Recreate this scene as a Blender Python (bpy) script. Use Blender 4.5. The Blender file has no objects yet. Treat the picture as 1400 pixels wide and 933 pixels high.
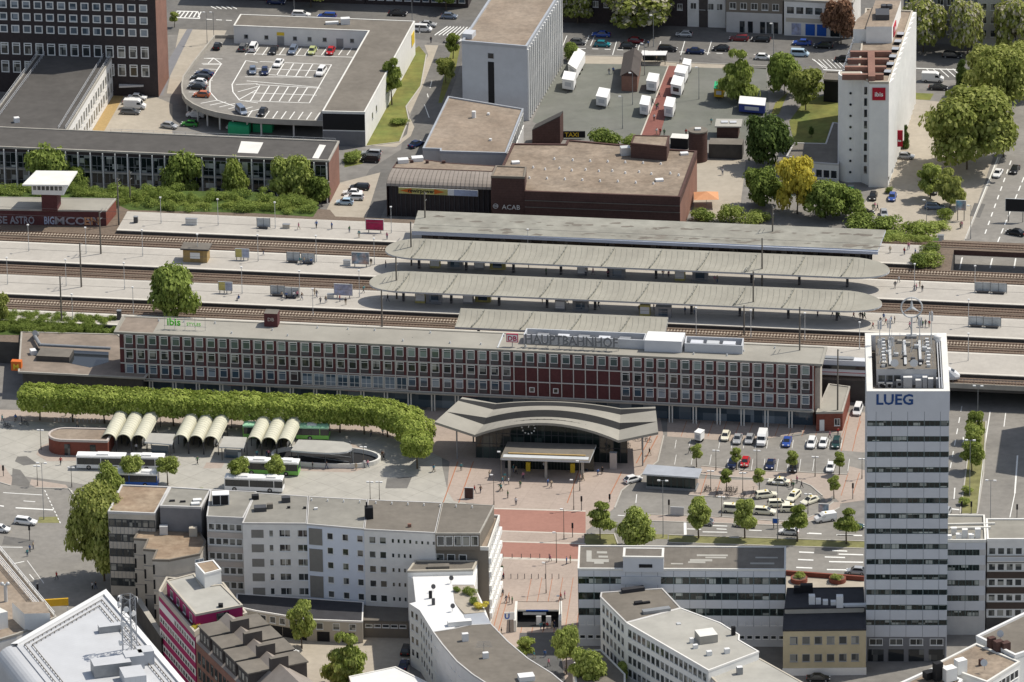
import bpy,bmesh,math,random
from mathutils import Vector,Matrix
random.seed(7)
V,cos,sin=Vector,math.cos,math.sin
R=math.radians
SC=bpy.context.scene
COL=SC.collection
# ---------------------------------------------------------------- camera
FPX,TILT,ROLL,CAM_H,CAM_D=9500.0,R(22.0),0.015,565.0,1398.0
_U0=V((0,sin(TILT),cos(TILT)))
_F0=V((0,cos(TILT),-sin(TILT)))
_R0=V((1,0,0))
CAM_R=_R0*cos(ROLL)-_U0*sin(ROLL)
CAM_U=_R0*sin(ROLL)+_U0*cos(ROLL)
CAM_P=V((0,-CAM_D,CAM_H))
cd=bpy.data.cameras.new('camera')
cam=bpy.data.objects.new('camera',cd)
COL.objects.link(cam)
m3=Matrix((CAM_R,CAM_U,-_F0)).transposed()
cam.matrix_world=Matrix.Translation(CAM_P)@m3.to_4x4()
cd.sensor_width=36.0
cd.lens=FPX/1400.0*36.0
cd.clip_start,cd.clip_end=10.0,20000.0
SC.camera=cam
# ---------------------------------------------------------------- sky, sun, exposure
SUN_EL,SUN_AZ=R(56.0),R(22.0) # the sun stands to the right and a little behind the scene
SUN_DIR=V((cos(SUN_EL)*cos(SUN_AZ),cos(SUN_EL)*sin(SUN_AZ),sin(SUN_EL)))
w=bpy.data.worlds.new('World')
SC.world=w
w.use_nodes=True
wn=w.node_tree
sky=wn.nodes.new('ShaderNodeTexSky')
sky.sky_type='NISHITA'
sky.sun_disc=False
sky.sun_elevation=SUN_EL
sky.sun_rotation=R(90.0)-SUN_AZ
bg=wn.nodes['Background']
bg.inputs[1].default_value=0.125
hs=wn.nodes.new('ShaderNodeHueSaturation') # a hazy spring sky: paler than the clear one
hs.inputs['Saturation'].default_value=0.62
wn.links.new(sky.outputs[0],hs.inputs['Color'])
wn.links.new(hs.outputs[0],bg.inputs[0])
sl=bpy.data.lights.new('sun','SUN')
sl.energy=4.2
sl.angle=R(0.53)
sl.color=(1.0,0.935,0.83)
so=bpy.data.objects.new('sun',sl)
COL.objects.link(so)
so.rotation_euler=(-SUN_DIR).to_track_quat('-Z','Y').to_euler()
so.location=(0,0,300)
SC.view_settings.view_transform='Standard'
SC.view_settings.look='None'
SC.view_settings.exposure=0.1
SC.view_settings.gamma=1.0
SC.render.engine='CYCLES'
SC.cycles.max_bounces=5
SC.cycles.diffuse_bounces=3
SC.cycles.glossy_bounces=2
SC.cycles.transmission_bounces=2
SC.cycles.transparent_max_bounces=4
# ---------------------------------------------------------------- survey: a mark on a survey sheet -> a point of the place at height z
SHEET={'p':(0,0,1)}
for _i,_x in enumerate((0,350,700,1050)):
 for _r,_y,_k in(('a',0,3.9714),('b',215,3.9714),('c',430,3.9714),('d',660,3.417)):
  SHEET[_r+str(_i+1)]=(_x,_y,_k)
SHEET.update(e1=(920,570,5.185),e2=(590,530,4.2424),e3=(0,540,4.6667),e4=(280,540,4.375),e5=(600,680,4.91),
             e6=(1170,400,5.8286),e7=(1130,0,7.179),e8=(500,170,5.8333),f1=(0,740,4.8333),f2=(140,660,4.6636),
             f3=(210,760,5.391),f4=(540,750,5.1),f5=(790,740,4.2424),f6=(1170,690,3.839),f7=(1290,540,5.1818),
             f8=(0,20,4.2424))
def uv(s,x,y):
 a,b,k=SHEET[s]
 return a+x/k,b+y/k
def G(s,x,y,z=0.0):
 u,v=uv(s,x,y)
 d=_F0*FPX+CAM_R*(u-700.0)-CAM_U*(v-466.5)
 t=(z-CAM_P.z)/d.z
 return CAM_P+d*t
def GS(s,pts,z=0.0):
 return[G(s,x,y,z)for x,y in pts]
def PX(p):
 q=Vector(p)-CAM_P
 zz=q.dot(_F0)
 return 700+FPX*q.dot(CAM_R)/zz,466.5-FPX*q.dot(CAM_U)/zz
def HT(s,x,ytop,ybot,zb=0.0):
 """height of something standing at (x, ybot) whose top shows at ytop"""
 b=G(s,x,ybot,zb)
 vt=uv(s,x,ytop)[1]
 lo,hi=zb,zb+150
 for _ in range(40):
  mid=(lo+hi)/2
  if PX((b.x,b.y,mid))[1]>vt:lo=mid
  else:hi=mid
 return lo
# ---------------------------------------------------------------- materials
MATS={}
def mat(name,col,rough=0.85,var=0.12,scale=0.6,var2=0.0,vs2=0.08,col2=None,scale2=0.08,metal=0.0,spec=0.3,bands=None,emit=None,detail=4,pos='world'):
 m=bpy.data.materials.new(name)
 m.use_nodes=True
 nt=m.node_tree
 N,L=nt.nodes,nt.links
 b=N['Principled BSDF']
 b.inputs['Roughness'].default_value=rough
 b.inputs['Metallic'].default_value=metal
 b.inputs['Specular IOR Level'].default_value=spec
 c=(col[0],col[1],col[2],1)
 if emit:
  b.inputs['Emission Color'].default_value=(*emit[:3],1)
  b.inputs['Emission Strength'].default_value=emit[3]
 if pos=='world':
  vec=N.new('ShaderNodeNewGeometry').outputs['Position']
 else:
  vec=N.new('ShaderNodeTexCoord').outputs['Object']
 out=None
 def noise(sc,lo,hi):
  n=N.new('ShaderNodeTexNoise')
  n.inputs['Scale'].default_value=sc
  n.inputs['Detail'].default_value=detail
  n.inputs['Roughness'].default_value=0.62
  L.new(vec,n.inputs['Vector'])
  r=N.new('ShaderNodeMapRange')
  r.inputs['From Min'].default_value=0.3
  r.inputs['From Max'].default_value=0.7
  r.inputs['To Min'].default_value=lo
  r.inputs['To Max'].default_value=hi
  L.new(n.outputs[0],r.inputs['Value'])
  return r.outputs[0]
 base=N.new('ShaderNodeRGB')
 base.outputs[0].default_value=c
 out=base.outputs[0]
 if col2:
  mx=N.new('ShaderNodeMix')
  mx.data_type='RGBA'
  L.new(noise(scale2,0.0,1.0),mx.inputs[0])
  L.new(out,mx.inputs[6])
  mx.inputs[7].default_value=(*col2,1)
  out=mx.outputs[2]
 f=None
 if var>0:
  f=noise(scale,1-var,1+var)
 if var2>0:
  g=noise(vs2*2.3,1-var2,1+var2)
  if f is not None:
   mu=N.new('ShaderNodeMath');mu.operation='MULTIPLY'
   L.new(f,mu.inputs[0]);L.new(g,mu.inputs[1]);f=mu.outputs[0]
  else:
   f=g
 if bands: # (size along x, along y, along z, contrast): joints between slabs, bricks or panels
  sx,sy,sz,ang,dark,width=bands
  rot=N.new('ShaderNodeVectorRotate');rot.rotation_type='Z_AXIS'
  rot.inputs['Angle'].default_value=ang
  L.new(vec,rot.inputs['Vector'])
  sp=N.new('ShaderNodeSeparateXYZ');L.new(rot.outputs[0],sp.inputs[0])
  for k,s in enumerate((sx,sy,sz)):
   if not s:continue
   md=N.new('ShaderNodeMath');md.operation='FLOORED_MODULO';md.inputs[1].default_value=s
   L.new(sp.outputs[k],md.inputs[0])
   lt=N.new('ShaderNodeMath');lt.operation='LESS_THAN';lt.inputs[1].default_value=width
   L.new(md.outputs[0],lt.inputs[0])
   mr=N.new('ShaderNodeMapRange');mr.inputs['To Min'].default_value=1.0;mr.inputs['To Max'].default_value=1-dark
   L.new(lt.outputs[0],mr.inputs['Value'])
   if f is None:f=mr.outputs[0]
   else:
    mu=N.new('ShaderNodeMath');mu.operation='MULTIPLY'
    L.new(f,mu.inputs[0]);L.new(mr.outputs[0],mu.inputs[1]);f=mu.outputs[0]
 if f is not None:
  vm=N.new('ShaderNodeVectorMath');vm.operation='SCALE'
  L.new(out,vm.inputs[0]);L.new(f,vm.inputs['Scale'])
  out=vm.outputs[0]
 L.new(out,b.inputs['Base Color'])
 MATS[name]=m
 return m
def glass(name,dark,light,share=0.35,cell=(1.15,1.15,1.6),rough=0.08):
 """window glass: every pane shows a dark room, blinds or a curtain"""
 m=bpy.data.materials.new(name);m.use_nodes=True
 nt=m.node_tree;N,L=nt.nodes,nt.links
 b=N['Principled BSDF'];b.inputs['Roughness'].default_value=rough;b.inputs['Specular IOR Level'].default_value=0.6
 ge=N.new('ShaderNodeNewGeometry')
 sn=N.new('ShaderNodeVectorMath');sn.operation='SNAP';sn.inputs[1].default_value=cell
 L.new(ge.outputs['Position'],sn.inputs[0])
 wnz=N.new('ShaderNodeTexWhiteNoise');L.new(sn.outputs[0],wnz.inputs['Vector'])
 r=N.new('ShaderNodeMapRange');r.inputs['From Min'].default_value=1-share;r.inputs['From Max'].default_value=1.0
 L.new(wnz.outputs['Value'],r.inputs['Value'])
 mx=N.new('ShaderNodeMix');mx.data_type='RGBA'
 L.new(r.outputs[0],mx.inputs[0]);mx.inputs[6].default_value=(*dark,1);mx.inputs[7].default_value=(*light,1)
 L.new(mx.outputs[2],b.inputs['Base Color'])
 MATS[name]=m
def foliage(name,c1,c2,trans=0.38,var=0.25):
 m=bpy.data.materials.new(name);m.use_nodes=True
 nt=m.node_tree;N,L=nt.nodes,nt.links
 b=N['Principled BSDF'];b.inputs['Roughness'].default_value=0.7;b.inputs['Specular IOR Level'].default_value=0.15
 ge=N.new('ShaderNodeNewGeometry')
 n=N.new('ShaderNodeTexNoise');n.inputs['Scale'].default_value=0.55;n.inputs['Detail'].default_value=3
 L.new(ge.outputs['Position'],n.inputs['Vector'])
 oi=N.new('ShaderNodeObjectInfo')
 ad=N.new('ShaderNodeMath');ad.operation='MULTIPLY_ADD';ad.inputs[1].default_value=var*2;L.new(oi.outputs['Random'],ad.inputs[0]);
 rp=N.new('ShaderNodeMath');rp.operation='MULTIPLY_ADD';rp.inputs[1].default_value=0.75;rp.inputs[2].default_value=-0.37-var
 L.new(ge.outputs['Random Per Island'],rp.inputs[0]);L.new(rp.outputs[0],ad.inputs[2])
 sm=N.new('ShaderNodeMath');sm.operation='ADD';L.new(n.outputs[0],sm.inputs[0]);L.new(ad.outputs[0],sm.inputs[1])
 r=N.new('ShaderNodeMapRange');r.inputs['From Min'].default_value=0.25;r.inputs['From Max'].default_value=0.75;L.new(sm.outputs[0],r.inputs['Value'])
 mx=N.new('ShaderNodeMix');mx.data_type='RGBA';L.new(r.outputs[0],mx.inputs[0])
 mx.inputs[6].default_value=(*c1,1);mx.inputs[7].default_value=(*c2,1)
 L.new(mx.outputs[2],b.inputs['Base Color'])
 t=N.new('ShaderNodeBsdfTranslucent');L.new(mx.outputs[2],t.inputs['Color'])
 ms=N.new('ShaderNodeMixShader');ms.inputs[0].default_value=trans
 L.new(b.outputs[0],ms.inputs[1]);L.new(t.outputs[0],ms.inputs[2])
 L.new(ms.outputs[0],N['Material Output'].inputs['Surface'])
 MATS[name]=m
# ---------------------------------------------------------------- meshes and things
class MB:
 def __init__(s):s.v,s.f,s.m,s.sm=[],[],[],[]
 def add(s,vs,fs,m,smooth=False):
  o=len(s.v)
  s.v+=[tuple(v)for v in vs]
  for f in fs:
   s.f.append([i+o for i in f]);s.m.append(m);s.sm.append(smooth)
  return s
 def quad(s,pts,m):return s.add(pts,[list(range(len(pts)))],m)
 def poly(s,pts,z,m):return s.add([(p[0],p[1],z)for p in pts],[list(range(len(pts)))],m)
 def prism(s,pts,z0,z1,m,mt=None,bottom=False):
  n=len(pts)
  a=sum(pts[i][0]*pts[(i+1)%n][1]-pts[(i+1)%n][0]*pts[i][1]for i in range(n))
  if a<0:pts=list(pts)[::-1]
  vs=[(p[0],p[1],z0)for p in pts]+[(p[0],p[1],z1)for p in pts]
  s.add(vs,[[i,(i+1)%n,n+(i+1)%n,n+i]for i in range(n)],m)
  s.add(vs[n:],[list(range(n))],mt or m)
  if bottom:s.add(vs[:n],[list(range(n))[::-1]],m)
  return s
 def box(s,c,sx,sy,z0,z1,m,a=0.0,mt=None):
  ca,sa=cos(a),sin(a)
  return s.prism([(c[0]+x*ca-y*sa,c[1]+x*sa+y*ca)for x,y in((-sx/2,-sy/2),(sx/2,-sy/2),(sx/2,sy/2),(-sx/2,sy/2))],z0,z1,m,mt,True)
 def tube(s,p0,p1,r0,m,r1=None,n=6,cap=True):
  p0,p1=Vector(p0),Vector(p1)
  r1=r0 if r1 is None else r1
  d=(p1-p0).normalized()
  x=d.orthogonal().normalized();y=d.cross(x)
  vs=[]
  for p,r in((p0,r0),(p1,r1)):
   for i in range(n):
    t=2*math.pi*i/n
    vs.append(p+x*(r*cos(t))+y*(r*sin(t)))
  fs=[[i,(i+1)%n,n+(i+1)%n,n+i]for i in range(n)]
  s.add(vs,fs,m,n>6)
  if cap:s.add(vs[n:],[list(range(n))],m);s.add(vs[:n],[list(range(n))[::-1]],m)
  return s
 def ball(s,c,r,m,n=8,sz=1.0):
  vs,fs=[],[]
  k=n//2
  for i in range(k+1):
   ph=math.pi*i/k
   for j in range(n):
    t=2*math.pi*j/n
    vs.append((c[0]+r*sin(ph)*cos(t),c[1]+r*sin(ph)*sin(t),c[2]+r*sz*cos(ph)))
  for i in range(k):
   for j in range(n):
    fs.append([i*n+j,(i+1)*n+j,(i+1)*n+(j+1)%n,i*n+(j+1)%n])
  return s.add(vs,fs,m,True)
 def mesh(s,name,off=(0,0,0)):
  me=bpy.data.meshes.new(name)
  ox,oy,oz=off
  me.from_pydata([(a-ox,b-oy,c-oz)for a,b,c in s.v],[],s.f)
  names=list(dict.fromkeys(s.m))
  for n in names:me.materials.append(MATS[n])
  ix={n:i for i,n in enumerate(names)}
  me.polygons.foreach_set('material_index',[ix[m]for m in s.m])
  me.polygons.foreach_set('use_smooth',s.sm)
  me.update()
  return me
 def build(s,name,parent=None,local=False):
  off=(0,0,0)
  if parent is not None and not local:off=abs_loc(parent)
  o=bpy.data.objects.new(name,s.mesh(name,off))
  COL.objects.link(o)
  if parent is not None:o.parent=parent
  return o
def abs_loc(o):
 l=Vector(o.location)
 while o.parent:o=o.parent;l+=o.location
 return l
LABELLED=[]
def tag(o,label,cat,group=None,kind=None):
 o['label']=label;o['category']=cat
 if group:o['group']=group
 if kind:o['kind']=kind
 LABELLED.append(o)
 return o
def thing(name,label,cat,loc=(0,0,0),rz=0.0,group=None):
 o=bpy.data.objects.new(name,None);COL.objects.link(o)
 o.empty_display_size=0.5
 o.location=loc;o.rotation_euler=(0,0,rz)
 return tag(o,label,cat,group)
def struct(name,mb,kind='structure'):
 o=mb.build(name);o['kind']=kind
 return o
def dup(src,loc,rz=0.0,label=None,group=None,scale=None):
 r=src.copy();COL.objects.link(r)
 r.location=loc;r.rotation_euler=(0,0,rz)
 if scale is not None:r.scale=scale
 for ch in src.children:
  c=ch.copy();COL.objects.link(c);c.parent=r
  for g in ch.children:
   d=g.copy();COL.objects.link(d);d.parent=c
 if label:r['label']=label
 if group:r['group']=group
 LABELLED.append(r)
 return r
ROOFTOP=[]
def solo(name,mb,label,cat,loc,group=None):
 """a thing that is one mesh, its verts given in world space"""
 o=bpy.data.objects.new(name,mb.mesh(name,loc));COL.objects.link(o);o.location=loc
 if name in('roof_vent','chimney','roof_light','stains'):ROOFTOP.append(o);return o
 return tag(o,label,cat,group)
def finish_roofs():
 """chimneys, vents and roof lights belong to the roof they are built into"""
 bpy.context.view_layer.update();roofs=[]
 for r in list(COL.objects):
  if r.type=='MESH' and r.parent and not r.parent.parent and r.name.split('.')[0]in('roof','stair_block_roof','white_roof','plant_room','zinc_roof'):
   c=[r.matrix_world@Vector(b)for b in r.bound_box];xs=[p.x for p in c];ys=[p.y for p in c]
   roofs.append((min(xs),max(xs),min(ys),max(ys),max(p.z for p in c),r))
 for o in ROOFTOP:
  x,y,z=o.location;best=None
  for x0,x1,y0,y1,zt,r in roofs:
   if x0-.5<x<x1+.5 and y0-.5<y<y1+.5 and abs(zt-z)<1.0:
    a=(x1-x0)*(y1-y0)
    if best is None or a<best[0]:best=(a,r)
  if best is None:print('no roof for',o.name,[round(v,1)for v in o.location]);continue
  o.location=Vector(o.location)-Vector(best[1].matrix_world.translation);o.parent=best[1]
ORD=['leftmost','second','third','fourth','fifth','sixth','seventh','eighth','ninth','tenth','eleventh','twelfth','thirteenth','fourteenth','fifteenth','sixteenth','seventeenth','eighteenth','nineteenth','twentieth']
NUM=['','one','two','three','four','five','six','seven','eight','nine','ten','eleven','twelve','thirteen','fourteen','fifteen','sixteen','seventeen','eighteen','nineteen','twenty']
def finish_labels():
 byl={}
 for o in LABELLED:byl.setdefault(o['label'],[]).append(o)
 for lab,os_ in byl.items():
  n=len(os_)
  if n<2:continue
  os_.sort(key=lambda o:PX(o.location)[0])
  for i,o in enumerate(os_):
   if n==2:t=('left one of the two','right one of the two')[i]
   elif i==n-1:t='rightmost of %s'%(NUM[n]if n<21 else n)
   elif i==0:t='leftmost of %s'%(NUM[n]if n<21 else n)
   elif i<20:t='%s from left of %s'%(ORD[i],NUM[n]if n<21 else n)
   else:t='number %d from left of %d'%(i+1,n)
   o['label']=lab+', '+t
# windows: shared meshes, one object per window
WMESH,WCOUNT={},{}
def wmesh(wd,ht,frame,gl,fw=0.09,vert=0,trans=0.0,sill=True,proud=0.05,sillm=None,under=None):
 key=(round(wd,2),round(ht,2),frame,gl,fw,vert,trans,sill,sillm,under)
 if key in WMESH:return WMESH[key]
 b=MB()
 h=wd/2
 def bx(x0,x1,z0,z1,y,m):b.add([(x0,0,z0),(x1,0,z0),(x1,0,z1),(x0,0,z1),(x0,-y,z0),(x1,-y,z0),(x1,-y,z1),(x0,-y,z1)],
                                         [[4,5,6,7],[0,1,5,4],[1,2,6,5],[2,3,7,6],[3,0,4,7]],m)
 b.quad([(-h,-0.02,0),(h,-0.02,0),(h,-0.02,ht),(-h,-0.02,ht)],gl)
 bx(-h,-h+fw,0,ht,proud,frame);bx(h-fw,h,0,ht,proud,frame)
 bx(-h+fw,h-fw,0,fw,proud-.002,frame);bx(-h+fw,h-fw,ht-fw,ht,proud-.002,frame)
 for i in range(vert):
  x=-h+wd*(i+1)/(vert+1)
  bx(x-fw*.4,x+fw*.4,fw,ht-fw,proud-.006,frame)
 if trans:bx(-h+fw,h-fw,ht*trans-fw*.4,ht*trans+fw*.4,proud-.01,frame)
 if sill:bx(-h-.06,h+.06,-0.09,-0.005,0.16,sillm or frame)
 if under:bx(-h,h,-under[0],-.1,.03,under[1])
 WMESH[key]=b.mesh('window')
 return WMESH[key]
def windows(root,p0,p1,zs,us,wd,ht,frame='white_frame',gl='glass_mix',out=0.0,name='window',skip=None,**kw):
 """windows on the wall that runs p0 -> p1 (left to right seen from outside); us = distances along it, zs = sill heights"""
 p0,p1=V((p0[0],p0[1],0)),V((p1[0],p1[1],0))
 d=(p1-p0).normalized();nrm=V((d.y,-d.x,0));ang=math.atan2(d.y,d.x)
 me=wmesh(wd,ht,frame,gl,**kw)
 base=abs_loc(root)
 rest=None
 for zi,z in enumerate(zs):
  for ui,u in enumerate(us):
   if skip and skip(ui,zi):continue
   p=p0+d*u+nrm*out;p.z=z
   k=(root.name,name)
   WCOUNT[k]=WCOUNT.get(k,0)+1
   if WCOUNT[k]<=99:
    o=bpy.data.objects.new(name,me);COL.objects.link(o);o.parent=root
    o.location=p-base;o.rotation_euler=(0,0,ang)
   else:
    rest=REST.setdefault(k,(root,MB()))[1]
    M=Matrix.Translation(p-base)@Matrix.Rotation(ang,4,'Z')
    for poly in me.polygons:
     rest.add([M@me.vertices[i].co for i in poly.vertices],[list(range(len(poly.vertices)))],me.materials[poly.material_index].name)
REST={}
def finish_windows():
 for(rn,name),(root,mb)in REST.items():
  o=mb.build(name,root,local=True);o['kind']='stuff'
def lin(a,b,n,edge=0.0):
 """n evenly spaced centres over a..b"""
 s=(b-a-2*edge)/n
 return[a+edge+s*(i+.5)for i in range(n)]
def edge_len(p0,p1):return(V((p1[0],p1[1]))-V((p0[0],p0[1]))).length
def lerp(a,b,t):return Vector(a)*(1-t)+Vector(b)*t
def offs(p0,p1,u,o=0.0):
 p0,p1=V((p0[0],p0[1],0)),V((p1[0],p1[1],0));d=(p1-p0).normalized()
 return p0+d*u+V((d.y,-d.x,0))*o
def inset(pts,d):
 pts=[V((p[0],p[1]))for p in pts];n=len(pts)
 a=sum(pts[i].x*pts[(i+1)%n].y-pts[(i+1)%n].x*pts[i].y for i in range(n))
 sg=1 if a>0 else-1
 res=[]
 for i in range(n):
  p,q,r=pts[i-1],pts[i],pts[(i+1)%n]
  e1,e2=(q-p).normalized(),(r-q).normalized()
  n1,n2=V((-e1.y,e1.x))*sg,V((-e2.y,e2.x))*sg
  k=1+n1.dot(n2)
  res.append(q+(n1+n2)*(d/max(k,.3)))
 return res
def flat_roof(root,pts,z,roofm,parm,ph=0.45,pw=0.35,sidem=None,name='roof'):
 """roof sheet with a parapet round it; wall top is z"""
 b=MB()
 inn=inset(pts,pw)
 b.prism([(p.x,p.y)for p in inn],z-0.3,z+0.02,roofm)
 r=b.build(name,root)
 k=MB();n=len(pts)
 O=[(p[0],p[1])for p in inset(pts,-0.06)];I=[(p.x,p.y)for p in inn]
 vs=[(x,y,z-.25)for x,y in O]+[(x,y,z+ph)for x,y in O]+[(x,y,z+ph)for x,y in I]+[(x,y,z)for x,y in I]
 for j in range(3):
  k.add(vs,[[j*n+i,j*n+(i+1)%n,(j+1)*n+(i+1)%n,(j+1)*n+i]for i in range(n)],parm)
 k.build('parapet',root)
 return r
def block(root,pts,z0,z1,wallm,roofm,parm,ph=0.45,pw=0.35,name='wall'):
 b=MB();b.prism([(p[0],p[1])for p in pts],z0,z1-0.26,wallm)
 wobj=b.build(name,root)
 flat_roof(root,pts,z1,roofm,parm,ph,pw)
 return wobj
def quad4(fl,fr,bl):
 """rectangle-ish footprint from front-left, front-right and back-left corners"""
 fl,fr,bl=Vector(fl),Vector(fr),Vector(bl)
 return[fl,fr,fr+bl-fl,bl]
def text_mesh(txt,size,ext,m,bold=0.0):
 c=bpy.data.curves.new('text','FONT');c.body=txt;c.size=size;c.extrude=ext;c.align_x='CENTER';c.offset=bold
 c.resolution_u=2
 o=bpy.data.objects.new('text',c);COL.objects.link(o)
 dg=bpy.context.evaluated_depsgraph_get()
 me=bpy.data.meshes.new_from_object(o.evaluated_get(dg))
 bpy.data.objects.remove(o);bpy.data.curves.remove(c)
 me.materials.clear();me.materials.append(MATS[m])
 return me
def put_text(name,txt,size,m,p,ang,parent=None,ext=0.04,bold=0.0,lean=90.0):
 o=bpy.data.objects.new(name,text_mesh(txt,size,ext,m,bold));COL.objects.link(o)
 base=abs_loc(parent)if parent is not None else V((0,0,0))
 o.location=Vector(p)-base
 o.rotation_euler=(R(lean),0,ang)
 if parent is not None:o.parent=parent
 return o
# ================================================================ materials
mat('asphalt',(.16,.152,.138),.9,.12,.7,.15,.035,col2=(.125,.122,.118),scale2=.09)
mat('asphalt_shaded',(.10,.10,.10),.9,.10,.5,.12,.05)
mat('asphalt_light',(.235,.222,.20),.9,.11,.7,.13,.04,col2=(.205,.195,.178),scale2=.10)
mat('ground_mix',(.20,.19,.175),.95,.14,.4,.12,.04)
mat('concrete_plaza',(.37,.355,.315),.9,.07,.5,.08,.07,bands=(5.2,5.2,0,.75,.22,.14))
mat('platform_top',(.40,.375,.335),.9,.06,.8,.07,.05,bands=(3.0,0,0,.2,.05,.05))
mat('platform_edge',(.56,.53,.47),.9,.05,1.0)
mat('pink_paving',(.36,.295,.25),.9,.08,1.2,.10,.05,bands=(6.4,4.4,0,.28,.12,.1))
mat('pink_striped',(.36,.30,.255),.9,.08,1.2,.07,.05,bands=(4.1,0,0,.28,.0,.3))
mat('paving_joint',(.36,.15,.08),.9,.06,1.0)
mat('red_paving',(.31,.16,.125),.9,.07,1.0,.07,.06)
mat('red_path',(.21,.085,.07),.9,.1,1.0)
mat('beige_paving',(.37,.33,.27),.9,.08,.7,.08,.06)
mat('pale_strip',(.50,.46,.40),.9,.05,.8)
mat('market_ground',(.165,.165,.15),.9,.07,.5,.10,.05,col2=(.14,.15,.125),scale2=.03)
mat('kerb',(.42,.40,.36),.9,.05,1.0)
mat('white_paint',(.72,.72,.69),.8,.10,1.5)
mat('grass',(.125,.155,.04),.95,.18,.5,.25,.05,col2=(.20,.18,.05),scale2=.12)
mat('grass_dark',(.06,.095,.018),.95,.25,.6,.2,.1)
mat('grass_dry',(.185,.18,.075),.95,.18,.6,.2,.1)
mat('shelter_glass',(.46,.49,.50),.15,.2,.5)
mat('soil',(.13,.10,.07),.95,.2,.6)
mat('ballast',(.155,.12,.092),1.0,.22,1.6,.12,.06)
mat('ballast_dark',(.095,.075,.06),1.0,.2,1.6)
mat('sleeper',(.40,.34,.27),.9,.1,1.0)
mat('sleeper_brown',(.17,.125,.095),.9,.15,1.0)
mat('rail',(.22,.14,.10),.5,.1,1.0,metal=.3)
mat('wall_dark',(.075,.07,.065),.95,.2,.5)
mat('concrete',(.36,.34,.30),.9,.10,.5,.10,.1)
mat('concrete_white',(.66,.65,.61),.9,.05,.5,.07,.1)
mat('white_wall',(.74,.735,.71),.85,.04,.5,.05,.1)
mat('white_sheet',(.70,.70,.69),.5,.03,.5)
mat('white_frame',(.72,.72,.70),.6,.0)
mat('cream_frame',(.60,.58,.53),.6,.0)
mat('grey_frame',(.30,.31,.32),.6,.0)
mat('dark_frame',(.045,.05,.055),.5,.0)
mat('green_frame',(.05,.085,.08),.5,.0)
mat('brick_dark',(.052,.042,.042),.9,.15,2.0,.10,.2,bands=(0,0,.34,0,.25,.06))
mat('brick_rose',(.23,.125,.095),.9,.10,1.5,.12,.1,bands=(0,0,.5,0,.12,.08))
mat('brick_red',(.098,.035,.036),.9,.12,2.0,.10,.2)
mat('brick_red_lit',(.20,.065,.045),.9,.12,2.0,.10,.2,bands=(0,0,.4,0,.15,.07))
mat('brick_brown',(.085,.047,.04),.9,.15,2.0,.10,.1,bands=(0,0,.6,0,.2,.08))
mat('spandrel',(.085,.082,.085),.7,.1,1.0)
mat('mullion',(.52,.505,.475),.7,.04,1.0)
mat('roof_grey',(.215,.205,.18),.95,.09,.5,.14,.05,col2=(.25,.24,.21),scale2=.06)
mat('roof_light',(.37,.36,.325),.9,.06,.5,.09,.06,bands=(0,2.1,0,.15,.05,.08))
mat('roof_brown',(.215,.168,.125),.95,.2,.9,.22,.07,col2=(.275,.225,.175),scale2=.12)
mat('roof_tan',(.285,.235,.185),.95,.17,.9,.16,.06,col2=(.235,.185,.14),scale2=.10)
mat('roof_rust',(.24,.165,.11),.95,.16,.6,.16,.1,col2=(.31,.25,.18),scale2=.15)
mat('roof_dark',(.085,.08,.075),.95,.10,.5,.12,.06,bands=(0,2.4,0,.2,.1,.06))
mat('roof_black',(.04,.04,.045),.8,.15,.6)
mat('roof_felt',(.155,.14,.12),.95,.10,.6,.14,.08,bands=(1.1,0,0,.1,.10,.06))
mat('roof_warm',(.165,.148,.125),.95,.10,.6,.14,.06,bands=(0,1.4,0,.12,.08,.06))
mat('roof_station',(.325,.31,.27),.95,.06,.4,.09,.05,col2=(.27,.255,.22),scale2=.05)
mat('roof_umber',(.25,.205,.165),.95,.12,.6,.16,.07,col2=(.20,.165,.135),scale2=.09)
mat('roof_step_shade',(.03,.03,.03),.95,.1,.6)  # shade of the steps between the roof bands, put into the colour
mat('canopy_roof',(.335,.322,.272),.85,.06,.5,.11,.05,col2=(.30,.285,.24),scale2=.15)
mat('canopy_rib',(.27,.265,.23),.85,.05,.4)
mat('canopy_stain',(.31,.305,.265),.9,.10,.8,.16,.10,col2=(.22,.21,.18),scale2=.10)
mat('canopy_under',(.20,.20,.20),.9,.05,1.0)
mat('canopy_edge',(.50,.52,.53),.8,.05,1.0)
mat('fascia_blue',(.50,.54,.62),.7,.04,1.0)
mat('copper_brown',(.27,.235,.205),.6,.07,.6,.06,.1)
mat('barrel_roof',(.55,.535,.425),.5,.05,.8,.07,.2)
mat('barrel_rib',(.44,.425,.33),.6,.05,1.0)
mat('panel_grey',(.50,.515,.54),.6,.04,.6,.04,.1)
mat('panel_white',(.565,.58,.61),.55,.03,.4,.03,.1)
mat('panel_joint',(.16,.17,.19),.7,.0)
mat('panel_beige',(.47,.43,.37),.85,.07,.8,.08,.1)
mat('plaster_grey',(.50,.49,.475),.9,.05,.6,.06,.1)
mat('plaster_light',(.72,.705,.675),.9,.04,.6,.05,.1)
mat('plaster_blue',(.66,.70,.77),.9,.03,.6,.03,.1)
mat('plaster_pinkish',(.48,.43,.39),.9,.05,.6)
mat('plaster_taupe',(.19,.165,.135),.9,.06,.6)
mat('plaster_yellow',(.48,.41,.27),.9,.05,.5,.09,.12)
mat('plaster_sand',(.46,.42,.35),.9,.05,.5)
mat('magenta',(.34,.018,.105),.7,.04,.8)
mat('concrete_block',(.19,.19,.20),.9,.06,.8,.05,.2)
mat('slate',(.075,.065,.06),.85,.12,1.0)
mat('brown_panel',(.075,.055,.045),.8,.1,1.0)
mat('zinc',(.40,.42,.45),.45,.06,.5,.06,.1,metal=.2)
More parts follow.
